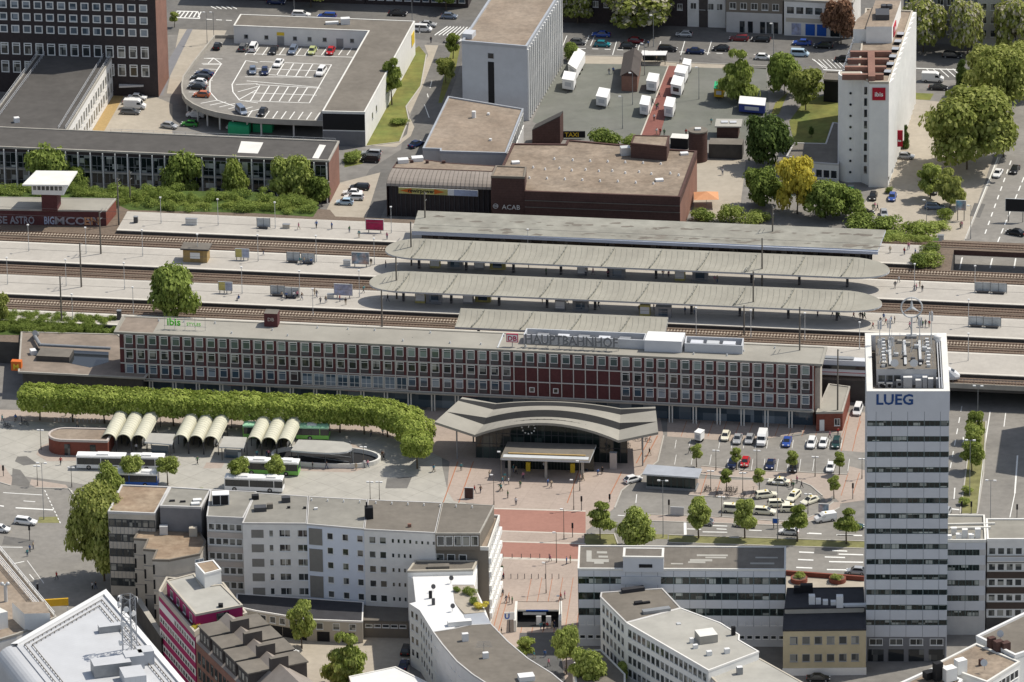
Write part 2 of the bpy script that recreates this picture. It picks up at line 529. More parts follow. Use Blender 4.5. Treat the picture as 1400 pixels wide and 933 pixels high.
mat('metal_white',(.50,.51,.525),.45,.03,.4,.04,.1,bands=(0,.7,0,.55,.08,.06))
mat('metal_grey',(.28,.29,.30),.5,.08,1.0,metal=.3)
mat('metal_dark',(.06,.06,.065),.5,.08,1.0)
mat('metal_pale',(.55,.56,.56),.45,.05,1.0,metal=.2)
mat('pole_brown',(.15,.135,.115),.8,.08,1.0)
mat('black',(.012,.012,.014),.7,.0)
mat('stairwell_shade',(.02,.02,.022),.9,.0)
mat('timber_path',(.37,.26,.115),.9,.12,1.5,bands=(0,.9,0,.2,.18,.12))
glass('glass_mix',(.035,.04,.042),(.32,.32,.29),.45)
glass('glass_blue',(.05,.08,.11),(.28,.33,.38),.6,(2.5,2.5,1.7))
glass('glass_teal',(.07,.10,.10),(.24,.30,.29),.75,(2.5,2.5,1.7))
glass('glass_dark',(.018,.022,.026),(.16,.165,.16),.35)
glass('glass_hall',(.012,.02,.02),(.06,.08,.075),.4,(2.2,2.2,2.5))
glass('glass_green',(.010,.017,.017),(.42,.45,.42),.27,(1.3,1.3,1.2))
mat('shutter',(.22,.21,.19),.8,.06,1.0,bands=(0,0,.22,0,.25,.05))
mat('car_glass',(.022,.026,.03),.08,.0,spec=.6)
mat('tyre',(.015,.015,.016),.9,.0)
mat('rim',(.35,.35,.36),.4,.0,metal=.5)
mat('lamp_glass',(.8,.8,.78),.3,.0)
mat('tail_red',(.35,.012,.01),.4,.0)
mat('bark',(.10,.078,.055),.95,.2,2.0)
mat('skin',(.42,.26,.19),.7,.0)
for n,c in dict(white=(.75,.75,.74),silver=(.42,.43,.44),grey=(.14,.145,.15),black=(.014,.014,.016),navy=(.015,.028,.085),blue=(.03,.075,.30),teal=(.02,.19,.23),
                 red=(.42,.015,.02),darkred=(.16,.015,.02),orange=(.45,.12,.04),green=(.04,.26,.045),lime=(.42,.46,.20),cream=(.73,.70,.56),greyblue=(.17,.21,.28),
                 darkgreen=(.012,.045,.042),skyblue=(.42,.55,.66)).items():
 mat('car_'+n,c,.25,.0,spec=.5,metal=.25 if n in('silver','grey','greyblue','navy')else 0)
for n,c in dict(black=(.015,.015,.018),navy=(.02,.03,.07),grey=(.12,.12,.125),white=(.62,.62,.62),red=(.34,.03,.03),blue=(.06,.13,.32),beige=(.38,.31,.22),pink=(.5,.2,.26),
                 green=(.06,.15,.07),jeans=(.05,.08,.16),brown=(.12,.075,.05),teal=(.08,.25,.27)).items():
 mat('cloth_'+n,c,.9,.0)
mat('hair',(.03,.022,.018),.8,.0)
mat('sign_red',(.40,.01,.03),.5,.0)
mat('sign_db',(.46,.01,.075),.5,.0)
mat('sign_white',(.78,.78,.76),.5,.0)
mat('sign_green',(.12,.52,.05),.5,.0)
mat('sign_yellow',(.70,.50,.04),.5,.0)
mat('sign_orange',(.60,.14,.02),.5,.0)
mat('sign_blue',(.015,.06,.20),.5,.0)
mat('sign_ublue',(.02,.10,.42),.5,.0)
mat('poster_magenta',(.38,.015,.08),.5,.3,.8)
mat('poster_blue',(.12,.30,.42),.5,.5,.9,.3,.4,col2=(.45,.30,.25),scale2=.5)
mat('poster_pale',(.50,.48,.55),.5,.4,1.0,.3,.5,col2=(.2,.25,.4),scale2=.5)
mat('poster_yellow',(.50,.44,.15),.5,.2,1.0)
mat('poster_lilac',(.36,.40,.52),.5,.2,1.0)
mat('graffiti',(.30,.285,.31),.9,.2,1.0)
mat('letter_grey',(.17,.175,.185),.6,.0)
mat('tarp_orange',(.58,.29,.15),.8,.08,1.0)
mat('tarp_green',(.03,.36,.16),.7,.06,1.0)
mat('trailer_white',(.78,.78,.77),.5,.04,1.5)
mat('trailer_blue',(.03,.05,.22),.5,.04,1.5)
mat('trailer_yellow',(.55,.33,.02),.6,.04,1.5)
mat('bus_green',(.20,.50,.10),.4,.0)
mat('bus_mint',(.35,.62,.42),.4,.0)
mat('train_white',(.62,.63,.65),.35,.0)
foliage('leaf_green',(.105,.15,.028),(.31,.385,.095))
foliage('leaf_light',(.19,.245,.045),(.45,.51,.15))
foliage('leaf_dark',(.06,.095,.022),(.17,.24,.065))
foliage('leaf_hedge',(.20,.265,.045),(.46,.53,.13),var=.12)
foliage('leaf_yellow',(.50,.43,.06),(.80,.70,.14))
foliage('leaf_olive',(.20,.235,.05),(.45,.475,.15))
foliage('leaf_copper',(.12,.06,.035),(.28,.16,.10))
foliage('leaf_blossom',(.42,.40,.30),(.60,.56,.44))
# ================================================================ the ground
def sheet(name,polys,z,m,kind='structure'):
 b=MB()
 for i,(s,pts)in enumerate(polys):b.poly(GS(s,pts,0.0),z+.0004*(i%8),m)
 return struct(name,b,kind)
b=MB();b.quad([(-4000,-3000,0),(4000,-3000,0),(4000,6000,0),(-4000,6000,0)],'ground_mix');struct('ground',b)
Z1,Z2,Z3,Z4=.006,.012,.018,.024
# roads
sheet('road',[('p',[(-120,5),(1500,-25),(1500,108),(1255,110),(1140,100),(1000,92),(760,84),(560,52),(300,48),(120,48),(-120,60)])],Z1,'asphalt')
sheet('side_road',[('p',[(598,62),(640,62),(612,140),(595,195),(545,240),(520,300),(470,300),(505,232),(548,205),(553,180)])],Z1+.003,'asphalt')
sheet('avenue',[('p',[(1290,562),(1297,700),(1297,760),(1420,760),(1480,560),(1480,320),(1520,150),(1520,60),(1360,95),(1362,215),(1316,335)])],Z2,'asphalt_light')
sheet('street',[('p',[(845,690),(920,700),(1190,715),(1190,815),(780,800),(800,735)]),('p',[(-80,640),(40,655),(130,690),(170,700),(170,830),(60,860),(-80,760)])],Z2,'asphalt_light')
sheet('parking_lot',[('e1',[(-40,60),(1190,90),(1360,250),(1360,420),(1240,410),(1200,620),(1100,680),(900,760),(-420,730),(-400,480),(-60,330)])],Z1,'asphalt_light')
# squares and pavements
sheet('bus_plaza',[('p',[(-60,568),(80,572),(560,592),(602,600),(605,640),(612,672),(640,690),(300,700),(100,660),(-60,640)])],Z2,'concrete_plaza')
sheet('square',[('e2',[(-110,220),(60,20),(1320,130),(1345,280),(1310,430),(1100,600),(1060,700),(900,830),(860,1000),(850,1800),(300,1800),(300,680),(130,660),(90,600),(105,430),(-40,360)])],Z3,'pink_paving')
sheet('tram_street',[('e5',[(360,80),(985,98),(985,243),(360,221)]),('e5',[(360,300),(985,318),(985,418),(360,400)])],Z4,'red_paving')
sheet('paving_bands',[('e5',[(360,72),(985,90),(985,98),(360,80)]),('e5',[(360,221),(985,243),(985,250),(360,228)]),('e5',[(360,292),(985,310),(985,318),(360,300)]),('e5',[(360,400),(985,418),(985,432),(360,414)])],Z4+.004,'pale_strip')
jl=[]
for i in range(9):jl.append(('e2',[(150+i*90,430),(156+i*90,430),(70+i*90,670),(64+i*90,670)])if i in(0,1,8)else('e5',[(480+i*70,540),(484+i*70,540),(400+i*74,930),(395+i*74,930)]))
jl+=[('e2',[(1308,280),(1314,280),(1230,440),(1224,440)]),('e2',[(1100,490),(1106,490),(1030,640),(1024,640)]),('e2',[(1270,280),(1276,280),(1190,440),(1184,440)])]
jl+=[('e5',[(a,640),(a+4,640),(a-76,930),(a-82,930)])for a in(430,470)]
sheet('paving_joints',jl,Z4,'paving_joint')
sheet('pavement',[('e1',[(-40,-30),(1190,10),(1190,115),(900,115),(700,150),(430,175),(100,150),(-40,140)]),
                   ('e1',[(1190,-30),(1380,-30),(1380,255),(1190,240)]),
                   ('e1',[(200,350),(560,385),(900,395),(1240,412),(1250,350),(1380,385),(1380,590),(1190,615),(1130,560),(1085,605),(1060,560),(980,490),(880,450),(640,440),(430,430),(200,410)]),
                   ('e1',[(215,440),(560,450),(610,500),(590,570),(540,580),(110,556),(170,440)]),
                   ('e1',[(-300,690),(340,712),(740,742),(900,742),(1040,682),(1140,605),(1190,605),(1180,645),(1040,722),(900,765),(700,768),(-300,735)]),
                   ('e3',[(230,380),(260,330),(330,300),(420,400),(520,380),(540,420),(300,425)]),
                   ('e3',[(-60,440),(20,450),(80,530),(70,580),(-60,540)]),('e3',[(200,540),(420,575),(440,600),(230,595),(190,570)]),
                   ('e4',[(300,400),(880,290),(960,330),(990,390),(960,440),(880,465),(560,455)]),('e4',[(10,405),(120,405),(100,440),(-10,440)])],Z3,'pink_striped')
sheet('tree_walk',[('p',[(-30,560),(100,562),(330,568),(520,572),(566,590),(556,604),(500,592),(330,586),(100,579),(-30,574)])],Z3,'pink_striped')
st=[]
for i in range(14):
 a=60+i*95
 st.append(('e1',[(a+36,30),(a+40,30),(a,140),(a-4,140)]))
for a in(1250,1330):st.append(('e1',[(a,-20),(a+5,-20),(a-55,245),(a-60,245)]))
for a in(240,350,1240,1320):st.append(('e1',[(a,400),(a+5,400),(a-45,560),(a-50,560)]))
sheet('paving_lines',st,Z4,'paving_joint')
# pavements north of the railway
sheet('north_pavement',[('p',[(245,40),(310,42),(262,130),(228,128)]),('a2',[(915,245),(990,248),(905,470),(835,620),(815,575),(860,470),(935,300)]),('a2',[(570,790),(760,800),(840,740),(860,690),(835,640),(820,730),(770,770),(600,792)]),
                         ('a3',[(300,300),(640,310),(850,340),(1160,352),(1160,372),(850,362),(640,350),(300,345)]),
                         ('p',[(1250,136),(1290,140),(1340,200),(1310,330),(1230,330),(1180,280),(1215,240)]),('p',[(1340,205),(1358,215),(1319,330),(1305,330)]),
                         ('p',[(945,215),(1020,220),(1010,300),(950,300)])],Z2,'beige_paving')
sheet('market_square',[('a3',[(250,345),(330,340),(850,362),(1380,372),(1400,640),(1270,760),(300,760),(110,660)])],Z1,'market_ground')
sheet('red_path',[('a3',[(852,358),(912,362),(800,745),(700,745)])],Z3,'red_path')
sheet('path_kerb',[('a3',[(846,358),(852,358),(700,745),(692,745)])],Z4,'pale_strip')
sheet('courtyard',[('f8',[(560,675),(715,420),(905,480),(1000,520),(1000,700),(545,700)]),('p',[(465,250),(520,236),(500,300),(440,300)])],Z2,'beige_paving')
sheet('timber_walk',[('f8',[(535,675),(680,425),(750,417),(605,675)])],Z3,'timber_path')
sheet('lawn',[('a2',[(885,250),(925,300),(895,470),(815,580),(830,650),(780,772),(595,795),(660,640),(780,400),(850,275)]),
               ('a2',[(1110,250),(1085,370),(1010,560),(990,560),(1020,420),(1060,270)]),
               ('a4',[(115,660),(200,545),(385,500),(385,665),(345,670),(310,785),(140,775)]),('a4',[(40,560),(110,500),(60,620),(10,640)]),
               ('a4',[(785,505),(900,510),(880,545),(785,540)]),('a2',[(480,830),(570,820),(580,890),(480,910)])],Z3,'grass','stuff')
sheet('verge',[('e2',[(885,850),(1060,850),(1082,912),(890,912)]),('e2',[(1280,850),(1370,854),(1370,880),(1290,880)]),('e1',[(-30,840),(1370,885),(1370,935),(-30,893)]),
    ('f7',[(205,190),(300,190),(282,560),(237,845),(118,845),(150,610)]),('e3',[(250,780),(365,778),(380,818),(240,818)])],Z3,'grass_dry','stuff')
sheet('tar_patch',[('e3',[(80,470),(130,480),(190,560),(185,592),(75,575)]),('e3',[(110,395),(170,392),(240,440),(150,452),(95,425)]),('e4',[(1090,500),(1240,490),(1210,560),(1080,560)]),('d1',[(20,250),(160,270),(150,300),(10,290)]),('a3',[(400,268),(560,282),(556,296),(396,280)]),('b4',[(1120,250),(1180,255),(1150,330),(1095,320)]),('d4',[(220,300),(330,310),(320,340),(215,332)])],Z4,'asphalt')
sheet('cobble_strip',[('f8',[(1085,85),(1118,85),(985,360),(945,470),(920,470),(975,270)])],Z3,'concrete_block')
# kerbs round the verges and along the streets
kb=MB()
def kerb(s,pts,h=.13,wdt=.28,close=False,m='kerb'):
 q=GS(s,pts)
 if close:q=q+[q[0]]
 for i in range(len(q)-1):
  d=q[i+1]-q[i];c=(q[i]+q[i+1])/2
  kb.box(c,d.length,wdt,0,h+.002*(i%2),m,math.atan2(d.y,d.x))
kerb('e1',[(-300,736),(700,769),(900,766),(1040,723),(1180,646)]);kerb('e1',[(-300,689),(340,711),(740,741),(900,741),(1040,681),(1138,605)])
kerb('e1',[(-30,839),(1370,884)]);kerb('e1',[(-30,894),(1370,936)])
kerb('e1',[(200,411),(430,431),(640,441),(880,451),(980,491),(1060,561)]);kerb('e1',[(200,349),(560,384),(900,394),(1240,411)])
kerb('e1',[(110,557),(540,581),(590,571),(610,500)])
kerb('f7',[(204,190),(150,610),(117,846),(238,846),(283,560),(301,190)])
kerb('a2',[(925,300),(895,470),(815,580),(830,650),(780,773),(595,796)]);kerb('e2',[(885,850),(1060,850),(1082,912)]);kerb('e2',[(1062,700),(1102,600),(1312,430),(1347,280)])
kerb('a3',[(270,300),(640,309),(850,339),(1160,351),(1400,362)]);kerb('b4',[(1260,0),(1072,450)]);kerb('e3',[(230,595),(440,600),(500,680)]);kerb('e3',[(-60,541),(70,581)])
struct('kerb',kb)
# painted lines
pl=[]
def dash(s,x0,y0,x1,y1,n,fill=.5,wd=3):
 for i in range(n):
  t0,t1=i/n,(i+fill)/n
  ax,ay,bx,by=x0+(x1-x0)*t0,y0+(y1-y0)*t0,x0+(x1-x0)*t1,y0+(y1-y0)*t1
  L_=math.hypot(bx-ax,by-ay);nx,ny=-(by-ay)/L_*wd/2,(bx-ax)/L_*wd/2
  if abs(bx-ax)>abs(by-ay):nx,ny=0,wd*.45
  else:nx,ny=wd*.55,0
  pl.append((s,[(ax-nx,ay-ny),(bx-nx,by-ny),(bx+nx,by+ny),(ax+nx,ay+ny)]))
def line(s,*p,wd=3):
 for i in range(len(p)//2-1):dash(s,p[2*i],p[2*i+1],p[2*i+2],p[2*i+3],1,1.0,wd)
dash('f7',130,80,40,560,6,.5,6);dash('f7',440,130,425,250,1,.8,6);line('f7',330,120,296,340,wd=7);line('f7',296,340,236,850,wd=5);line('f7',524,430,505,700,wd=10);line('f7',505,700,470,870,wd=6);line('f7',80,660,74,740,wd=7);line('f7',20,805,112,815,wd=9);line('f7',140,300,142,350,wd=8)
for y,x0,x1 in((325,145,215),(360,140,212),(397,132,207),(318,300,370),(348,265,360),(370,285,445),(407,275,440),(335,330,445),(245,320,440),(237,190,250)):line('d4',x0,y,x1,y+3,wd=6)
for x0,y0,x1 in((100,796,200),(210,817,385),(270,773,385),(310,796,380),(540,805,630),(950,828,1040),(1165,840,1280),(400,855,470)):line('e1',x0,y0,x1,y0+3,wd=6)
line('e1',86,748,88,845,wd=18)
for x in(12,130,260,380,470,555,640,735,810,895,990,1090,1240):line('e1',x+12,300 if x>300 else 270,x,385 if x>300 else 340,wd=3)
for x in(20,120,330,420,505,590,670,765,850,940,1020,1110,1195):line('e1',x+4,165,x-6,225,wd=3)
line('e2',1190,620,1185,670,wd=4);line('e2',1000,812,1060,814,wd=4);line('e2',1080,742,1120,744,wd=4)
line('e3',100,722,340,735,wd=8);line('e3',20,625,270,640,wd=4);line('e3',150,678,225,683,wd=4);line('e3',0,708,25,712,wd=8);dash('e3',285,610,390,830,10,.55,6);dash('e3',455,610,490,690,4,.55,6)
line('f1',0,40,150,42,wd=4);line('f1',90,150,160,135,wd=5);line('f1',180,130,290,280,wd=4);line('f1',195,220,225,255,wd=7)
# street beside the parking deck, north
for i in range(7):line('a1',960+i*22,62+abs(i-3)*1,930+i*24,96,wd=7)
line('a1',930,96,1085,102,wd=5);line('a1',1085,102,1075,65,wd=5);line('a1',960,62,1075,65,wd=5)
for i in range(5):line('a1',1145+i*28,36,1175+i*28,50,wd=5)
dash('a1',1120,106,1280,114,3,.6,4)
for i in range(9):line('a2',1040+i*18,145+i*.5,970+i*22,192+i*.4,wd=7)
for i in range(6):line('a4',250+i*24,325,300+i*24,372,wd=5)
line('a4',240,322,320,375,wd=5);line('a4',300,380,410,385,wd=5)
for i in range(5):line('a4',860+i*36,375,910+i*36,420,wd=6)
line('a4',800,372,1030,380,wd=5)
for x in(290,410,440,560,690,800,930,1075):line('a3',x+8,195 if x<500 else 225,x-14,250 if x<500 else 300,wd=4)
dash('a3',300,262,1380,300,16,.5,3)
line('a2',955,440,945,480,wd=4);line('a2',930,510,935,530,wd=4);line('a2',915,570,940,640,wd=4)
# avenue, upper right
line('b4',1250,0,1070,450,wd=7);dash('b4',1320,20,1170,440,9,.5,6);dash('b4',1390,110,1240,480,8,.6,6);line('b4',1040,610,1055,545,wd=7);dash('b4',1345,550,1335,610,1,.9,7);dash('b4',1218,550,1204,610,1,.9,7);line('b4',1000,585,1010,545,wd=5)
for x in(485,700):line('b4',x,200,x-12,245,wd=5)
sheet('road_marking',pl,Z4+.006,'white_paint')
# ================================================================ the railway on its embankment
ZB,ZP=5.0,5.8
TA,TB=G('p',0,356,ZP),G('p',1209,409,ZP)
TD=(TB-TA);TD.z=0;TD.normalize();TN=V((-TD.y,TD.x,0));TANG=math.atan2(TD.y,TD.x)
def SL(s,x,y,z=ZP):
 q=G(s,x,y,z)-TA;return q.x*TD.x+q.y*TD.y,q.x*TN.x+q.y*TN.y
def TR(a,l,z=0.0):return V((TA.x+TD.x*a+TN.x*l,TA.y+TD.y*a+TN.y*l,z))
L_P2=(0.0,SL('p',0,329.6)[1]);L_P3=(SL('b1',1390,803)[1],SL('p',0,375)[1]);L_P4=(SL('p',1312,511)[1],SL('p',1300,481)[1])
L_P1=(SL('p',350,323)[1],SL('p',350,297)[1]);L_S=SL('p',1310,527,ZB)[1];L_N=SL('p',760,309,ZB)[1]
S_AB0,S_AB1=G('p',1276,545,0),G('p',1308,345,0) # foot of the abutment beside the avenue
def s_ab(l):
 """where the abutment line crosses lateral offset l"""
 a0=((S_AB0-TA).dot(TD),(S_AB0-TA).dot(TN));a1=((S_AB1-TA).dot(TD),(S_AB1-TA).dot(TN))
 return a0[0]+(a1[0]-a0[0])*(l-a0[1])/(a1[1]-a0[1])
S0,S1=-60.0,300.0
e=MB()
L_W=SL('p',40,263,ZB)[1]
s_w=SL('p',452,285,ZB)[0]
e.prism([TR(S0,L_S),TR(s_ab(L_S),L_S),TR(s_ab(L_N),L_N),TR(s_w+2,L_N),TR(s_w,L_W-3),TR(S0,L_W)],0,ZB,'wall_dark','ballast')
struct('railway_embankment',e)
e=MB()
l_a=SL('p',1300,371,ZB)[1]
e.prism([TR(s_ab(L_S),L_S),TR(S1,L_S),TR(S1,l_a),TR(s_ab(l_a),l_a)],ZB-1.3,ZB+.004,'wall_dark','ballast',True)
bo=solo('railway_bridge',e,'wide dark railway bridge carrying tracks and platforms over the avenue','bridge',TR(s_ab(L_S)+10,L_S,0))
e=MB();e.box(TR((s_ab(L_S)+S1)/2,L_S-.12),S1-s_ab(L_S)-.5,.16,ZB-.6,ZB+.5,'concrete',TANG)
for i in range(40):e.tube(TR(s_ab(L_S)+i*2.2,L_S-.1,ZB+.5),TR(s_ab(L_S)+i*2.2,L_S-.1,ZB+1.5),.03,'metal_grey',n=4)
e.tube(TR(s_ab(L_S),L_S-.1,ZB+1.5),TR(s_ab(L_S)+90,L_S-.1,ZB+1.5),.03,'metal_grey',n=4);e.build('parapet',bo)
e=MB()
ln0,ln1=SL('p',1330,343,ZB)[1],SL('p',1330,330,ZB)[1]
e.prism([TR(s_ab(ln0)-3,ln0),TR(S1,ln0),TR(S1,ln1),TR(s_ab(ln1)-3,ln1)],ZB-1.2,ZB+.008,'brick_brown','ballast',True)
solo('railway_bridge',e,'narrow railway bridge with a single track crossing the avenue behind','bridge',TR(s_ab(ln0)+8,ln0,0))
b=MB();b.poly(GS('b1',[(-60,158),(150,178),(440,175),(1390,190),(1590,235),(1735,270),(1700,325),(1390,305),(700,288),(600,240),(-60,212)],ZB),ZB+.02,'grass_dark');b.poly(GS('b4',[(640,405),(930,440),(920,465),(640,462)],ZB),ZB+.02,'grass_dark');b.poly(GS('b1',[(-60,860),(640,895),(640,970),(-60,965)],ZB),ZB+.022,'grass_dark');struct('bank_grass',b,'stuff')
# tracks
def track(lc,a0,a1,sm,zb=ZB+.012):
 t=MB()
 t.prism([TR(a0,lc-1.7),TR(a1,lc-1.7),TR(a1,lc+1.7),TR(a0,lc+1.7)],zb-.01,zb+.12,'ballast','ballast')
 for i in range(int((a1-a0)/.68)):
  t.box(TR(a0+.3+i*.68,lc),.27,2.5,zb+.1,zb+.17,sm,TANG)
 for o in(-.75,.75):t.box(TR((a0+a1)/2,lc+o),a1-a0,.09,zb+.15,zb+.32,'rail',TANG)
 struct('railway_track',t)
gA=(L_P2[1],L_P1[0]);gB=(L_P3[1],L_P2[0]);gC=(L_P4[1],L_P3[0])
for g,(m0,m1)in((gA,('sleeper_brown','sleeper')),(gB,('sleeper_brown','sleeper_brown')),(gC,('sleeper_brown','sleeper'))):
 mid=(g[0]+g[1])/2;hw=(g[1]-g[0])/4
 track(mid-hw+.25,S0,S1,m0);track(mid+hw-.25,S0,S1,m1)
track((L_P4[0]+L_S)/2,SL('p',500,470)[0],S1,'sleeper_brown');track((ln0+ln1)/2,s_ab(ln0)-32,S1,'sleeper_brown',ZB+.016)
# platforms
def platform(l0,l1,a0,a1):
 p=MB()
 p.prism([TR(a0,l0),TR(a1,l0),TR(a1,l1),TR(a0,l1)],ZB+.006,ZP,'wall_dark','platform_top')
 for q,sg in((l0,1),(l1,-1)):
  p.prism([TR(a0,q-.05*sg),TR(a1,q-.05*sg),TR(a1,q+.75*sg),TR(a0,q+.75*sg)],ZP-.18,ZP+.012,'platform_edge')
 struct('platform',p)
platform(*L_P2,S0,S1);platform(*L_P3,S0,S1);s17=SL('p',172,440)[0];platform(L_P4[1]-6.2,L_P4[1],S0,s17);platform(*L_P4,s17,S1)
platform(L_P1[0],L_P1[1],SL('p',160,314)[0],SL('p',1256,361)[0])
# ================================================================ station building
ZR=14.7
FL,FR,BR,BL=G('p',156,454.5,ZR),G('p',1124,498.5,ZR),G('p',1130.6,475,ZR),G('p',167.5,432.5,ZR)
st=thing('station_building','long red brick station with white grid facade and low grey roof beside the platforms','station',(FL.x,FL.y,0))
W0,W1=G('p',163,456.5,ZR-.2),G('p',1113,500,ZR-.2)
WD=(W1-W0);WD.z=0;WL=WD.length;WD.normalize();WN=V((WD.y,-WD.x,0));WA=math.atan2(WD.y,WD.x)
def W(u,o=0.0,z=0.0):
 p=W0+WD*u+WN*o;return V((p.x,p.y,z))
dep=((BL-FL).dot(-WN))-.9
b=MB();b.prism([W(0),W(WL),W(WL,-dep),W(0,-dep)],4.35,ZR-.35,'brick_red')
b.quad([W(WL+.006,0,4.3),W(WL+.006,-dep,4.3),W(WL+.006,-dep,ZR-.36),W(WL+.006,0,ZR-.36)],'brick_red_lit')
b.prism([W(0,-2.2),W(WL,-2.2),W(WL,-dep),W(0,-dep)],0,4.36,'brick_brown')
b.build('wall',st)
b=MB();rp=[FL,FR,BR,BL];b.prism(rp,ZR-.35,ZR-.02,'roof_station','roof_station',True)
o_=inset(rp,-.08);i_=inset(rp,.5)
vs=[(p.x,p.y,ZR-.4)for p in o_]+[(p.x,p.y,ZR+.12)for p in o_]+[(p.x,p.y,ZR+.12)for p in i_]+[(p.x,p.y,ZR-.03)for p in i_]
for j in range(3):b.add(vs,[[j*4+i,j*4+(i+1)%4,(j+1)*4+(i+1)%4,(j+1)*4+i]for i in range(4)],'roof_station')
rl,rr=G('p',161,443,ZR),G('p',215,446,ZR)
b.poly([lerp(FL,FR,.002)+V((.5,.6,0)),lerp(FL,FR,.055)+V((0,.5,0)),lerp(BL,BR,.055)-V((0,.5,0)),lerp(BL,BR,.002)+V((.5,-.6,0))],ZR+.01,'roof_umber')
for t in(.545,.02+.09,.33,.42,.74,.87):b.box(lerp(lerp(FL,FR,t),lerp(BL,BR,t),.5),.28,8.0 if t==.545 else .12,ZR-.02,ZR+(.22 if t==.545 else .03),'canopy_edge' if t==.545 else 'canopy_rib',WA+math.pi*0)
b.build('roof',st)
U=[1.1+(WL-1.3)*i/58 for i in range(59)];bay=U[1]-U[0]
FZ=[4.5,7.85,11.2,14.25]
g=MB()
for u in U:g.box(W(u,.06),.19,.2,4.42,14.34,'mullion',WA)
for z in FZ[:-1]:g.box(W(WL/2,.045),WL-.1,.2,z-.11,z+.11,'mullion',WA)
g.box(W(WL/2,.2),WL,.5,4.02,4.34,'concrete',WA)
g.build('facade_grid',st)
def noWin(b_,r_):return(33<=b_<=41 and r_ in(0,1))
for r_ in(1,0,2):
 windows(st,W(0),W(WL),[FZ[r_]+1.08],[u+.13+.84 for u in U[:-1]],1.62,2.08,'white_frame','glass_teal' if r_==2 else 'glass_mix' if r_==1 else 'glass_blue',fw=.11,trans=.76,sill=False,
   skip=lambda i,j,r_=r_:noWin(i,r_)or(r_==0 and 15<=i<=23),proud=.07,under=(.82,'spandrel'))
windows(st,W(0),W(WL),[FZ[0]+.25],[u+bay/2 for u in U[15:24]],bay-.34,2.75,'white_frame','glass_blue',fw=.1,vert=1,trans=.35,sill=False)
windows(st,W(0),W(WL),[FZ[0]+.95],[U[34]+1.25,U[36]+1.25],1.15,1.15,'white_frame','glass_dark',fw=.16,sill=False)
pt=MB();pt.box(W(U[14]+bay/2,.03),bay-.3,.05,FZ[0]+.2,FZ[1]-.2,'brick_dark',WA)
random.seed(3)
for k in range(26):pt.box(W(U[14]+.3+random.random()*(bay-.6),.06),.22,.04,FZ[0]+.4+random.random()*2.4,0,'mullion',WA)if 0 else None
pt.build('dark_panel',st)
# ground floor: shopfronts behind slim columns
gf=MB();gf.quad([W(.5,-2.15,.02),W(WL-.5,-2.15,.02),W(WL-.5,-2.15,4.0),W(.5,-2.15,4.0)],'glass_blue')
gf.build('shopfront',st)
for i in range(0,58,2):
 if 30<=i<=44:continue
 c=MB()
 for d in(0,.62):c.box(W(U[i]+d,-.25),.26,.3,.0,4.05,'concrete_white',WA)
 c.build('column',st)
for i in range(2,57,2):
 if 30<=i<=44:continue
 sf=MB();sf.box(W(U[i]+1.6+bay/2,-2.1),3.2,.08,2.9,3.6,'sign_red' if i%10==8 and i<30 else 'metal_grey' if i%4 else 'panel_white',WA);sf.build('shop_fascia',st)
# things on the station roof
def roofthing(s,x,y,z=ZR):return G(s,x,y,z)
p=G('p',372,444,ZR);b=MB();b.box(p,2.9,2.6,ZR-.02,ZR+3.0,'brick_red',WA,'roof_felt');solo('roof_hut',b,'small brick hut on the station roof with a pale symbol','hut',p)
q=offs(p+WD*-1.5+WN*1.31,p+WD*1.5+WN*1.31,1.5,.03);put_text('sign_symbol','DB',1.1,'plaster_pinkish',(q.x,q.y,ZR+1.3),WA,None)
bpy.data.objects['sign_symbol'].name='rooftop_emblem';tag(bpy.data.objects['rooftop_emblem'],'faint two letter emblem on the small brick roof hut','emblem')
def pen(s,pts,h,m,mt,label,z=ZR):
 q=GS(s,pts,z);b=MB();I=inset(q,.25)
 n=4;vs=[(p.x,p.y,z-.02)for p in q]+[(p.x,p.y,z+h)for p in q]+[(p.x,p.y,z+h)for p in I]+[(p.x,p.y,z)for p in I]
 for j in range(3):b.add(vs,[[j*4+i,j*4+(i+1)%4,(j+1)*4+(i+1)%4,(j+1)*4+i]for i in range(4)],m)
 o=solo('plant_enclosure',b,label,'plant screen',tuple(q[0]))
 return q
q=pen('p',[(716,469.5),(881,477.5),(884,468),(720,461)],2.0,'panel_grey','roof_light','long grey screen round rooftop machinery behind the big roof letters')
for i in range(5):
 c=lerp(lerp(q[0],q[1],.15+i*.17),lerp(q[3],q[2],.15+i*.17),.5);b=MB();b.box(c,2.4,1.6,ZR,ZR+1.5,'panel_white' if i%2 else 'metal_grey',WA);solo('ventilation_unit',b,'boxy ventilation unit inside the grey screen on the station roof','ventilation unit',c,'ventilation units on the station roof')
q=pen('p',[(936,481),(1015,484.5),(1017,474),(938,471)],1.9,'panel_grey','roof_light','short grey screen round machinery beside the white roof box')
for i in range(3):
 c=lerp(lerp(q[0],q[1],.2+i*.28),lerp(q[3],q[2],.2+i*.28),.5);b=MB();b.box(c,2.6,1.8,ZR,ZR+1.6,'panel_white' if i!=1 else 'metal_pale',WA);solo('ventilation_unit',b,'boxy ventilation unit inside the short screen on the station roof','ventilation unit',c,'ventilation units on the station roof')
q=GS('p',[(881,480.5),(932,482.5),(937,470),(886,468)],ZR);b=MB();b.prism(q,ZR-.02,ZR+2.5,'panel_white','white_sheet');solo('rooftop_box',b,'white sheet metal box standing on the station roof','plant box',q[0])
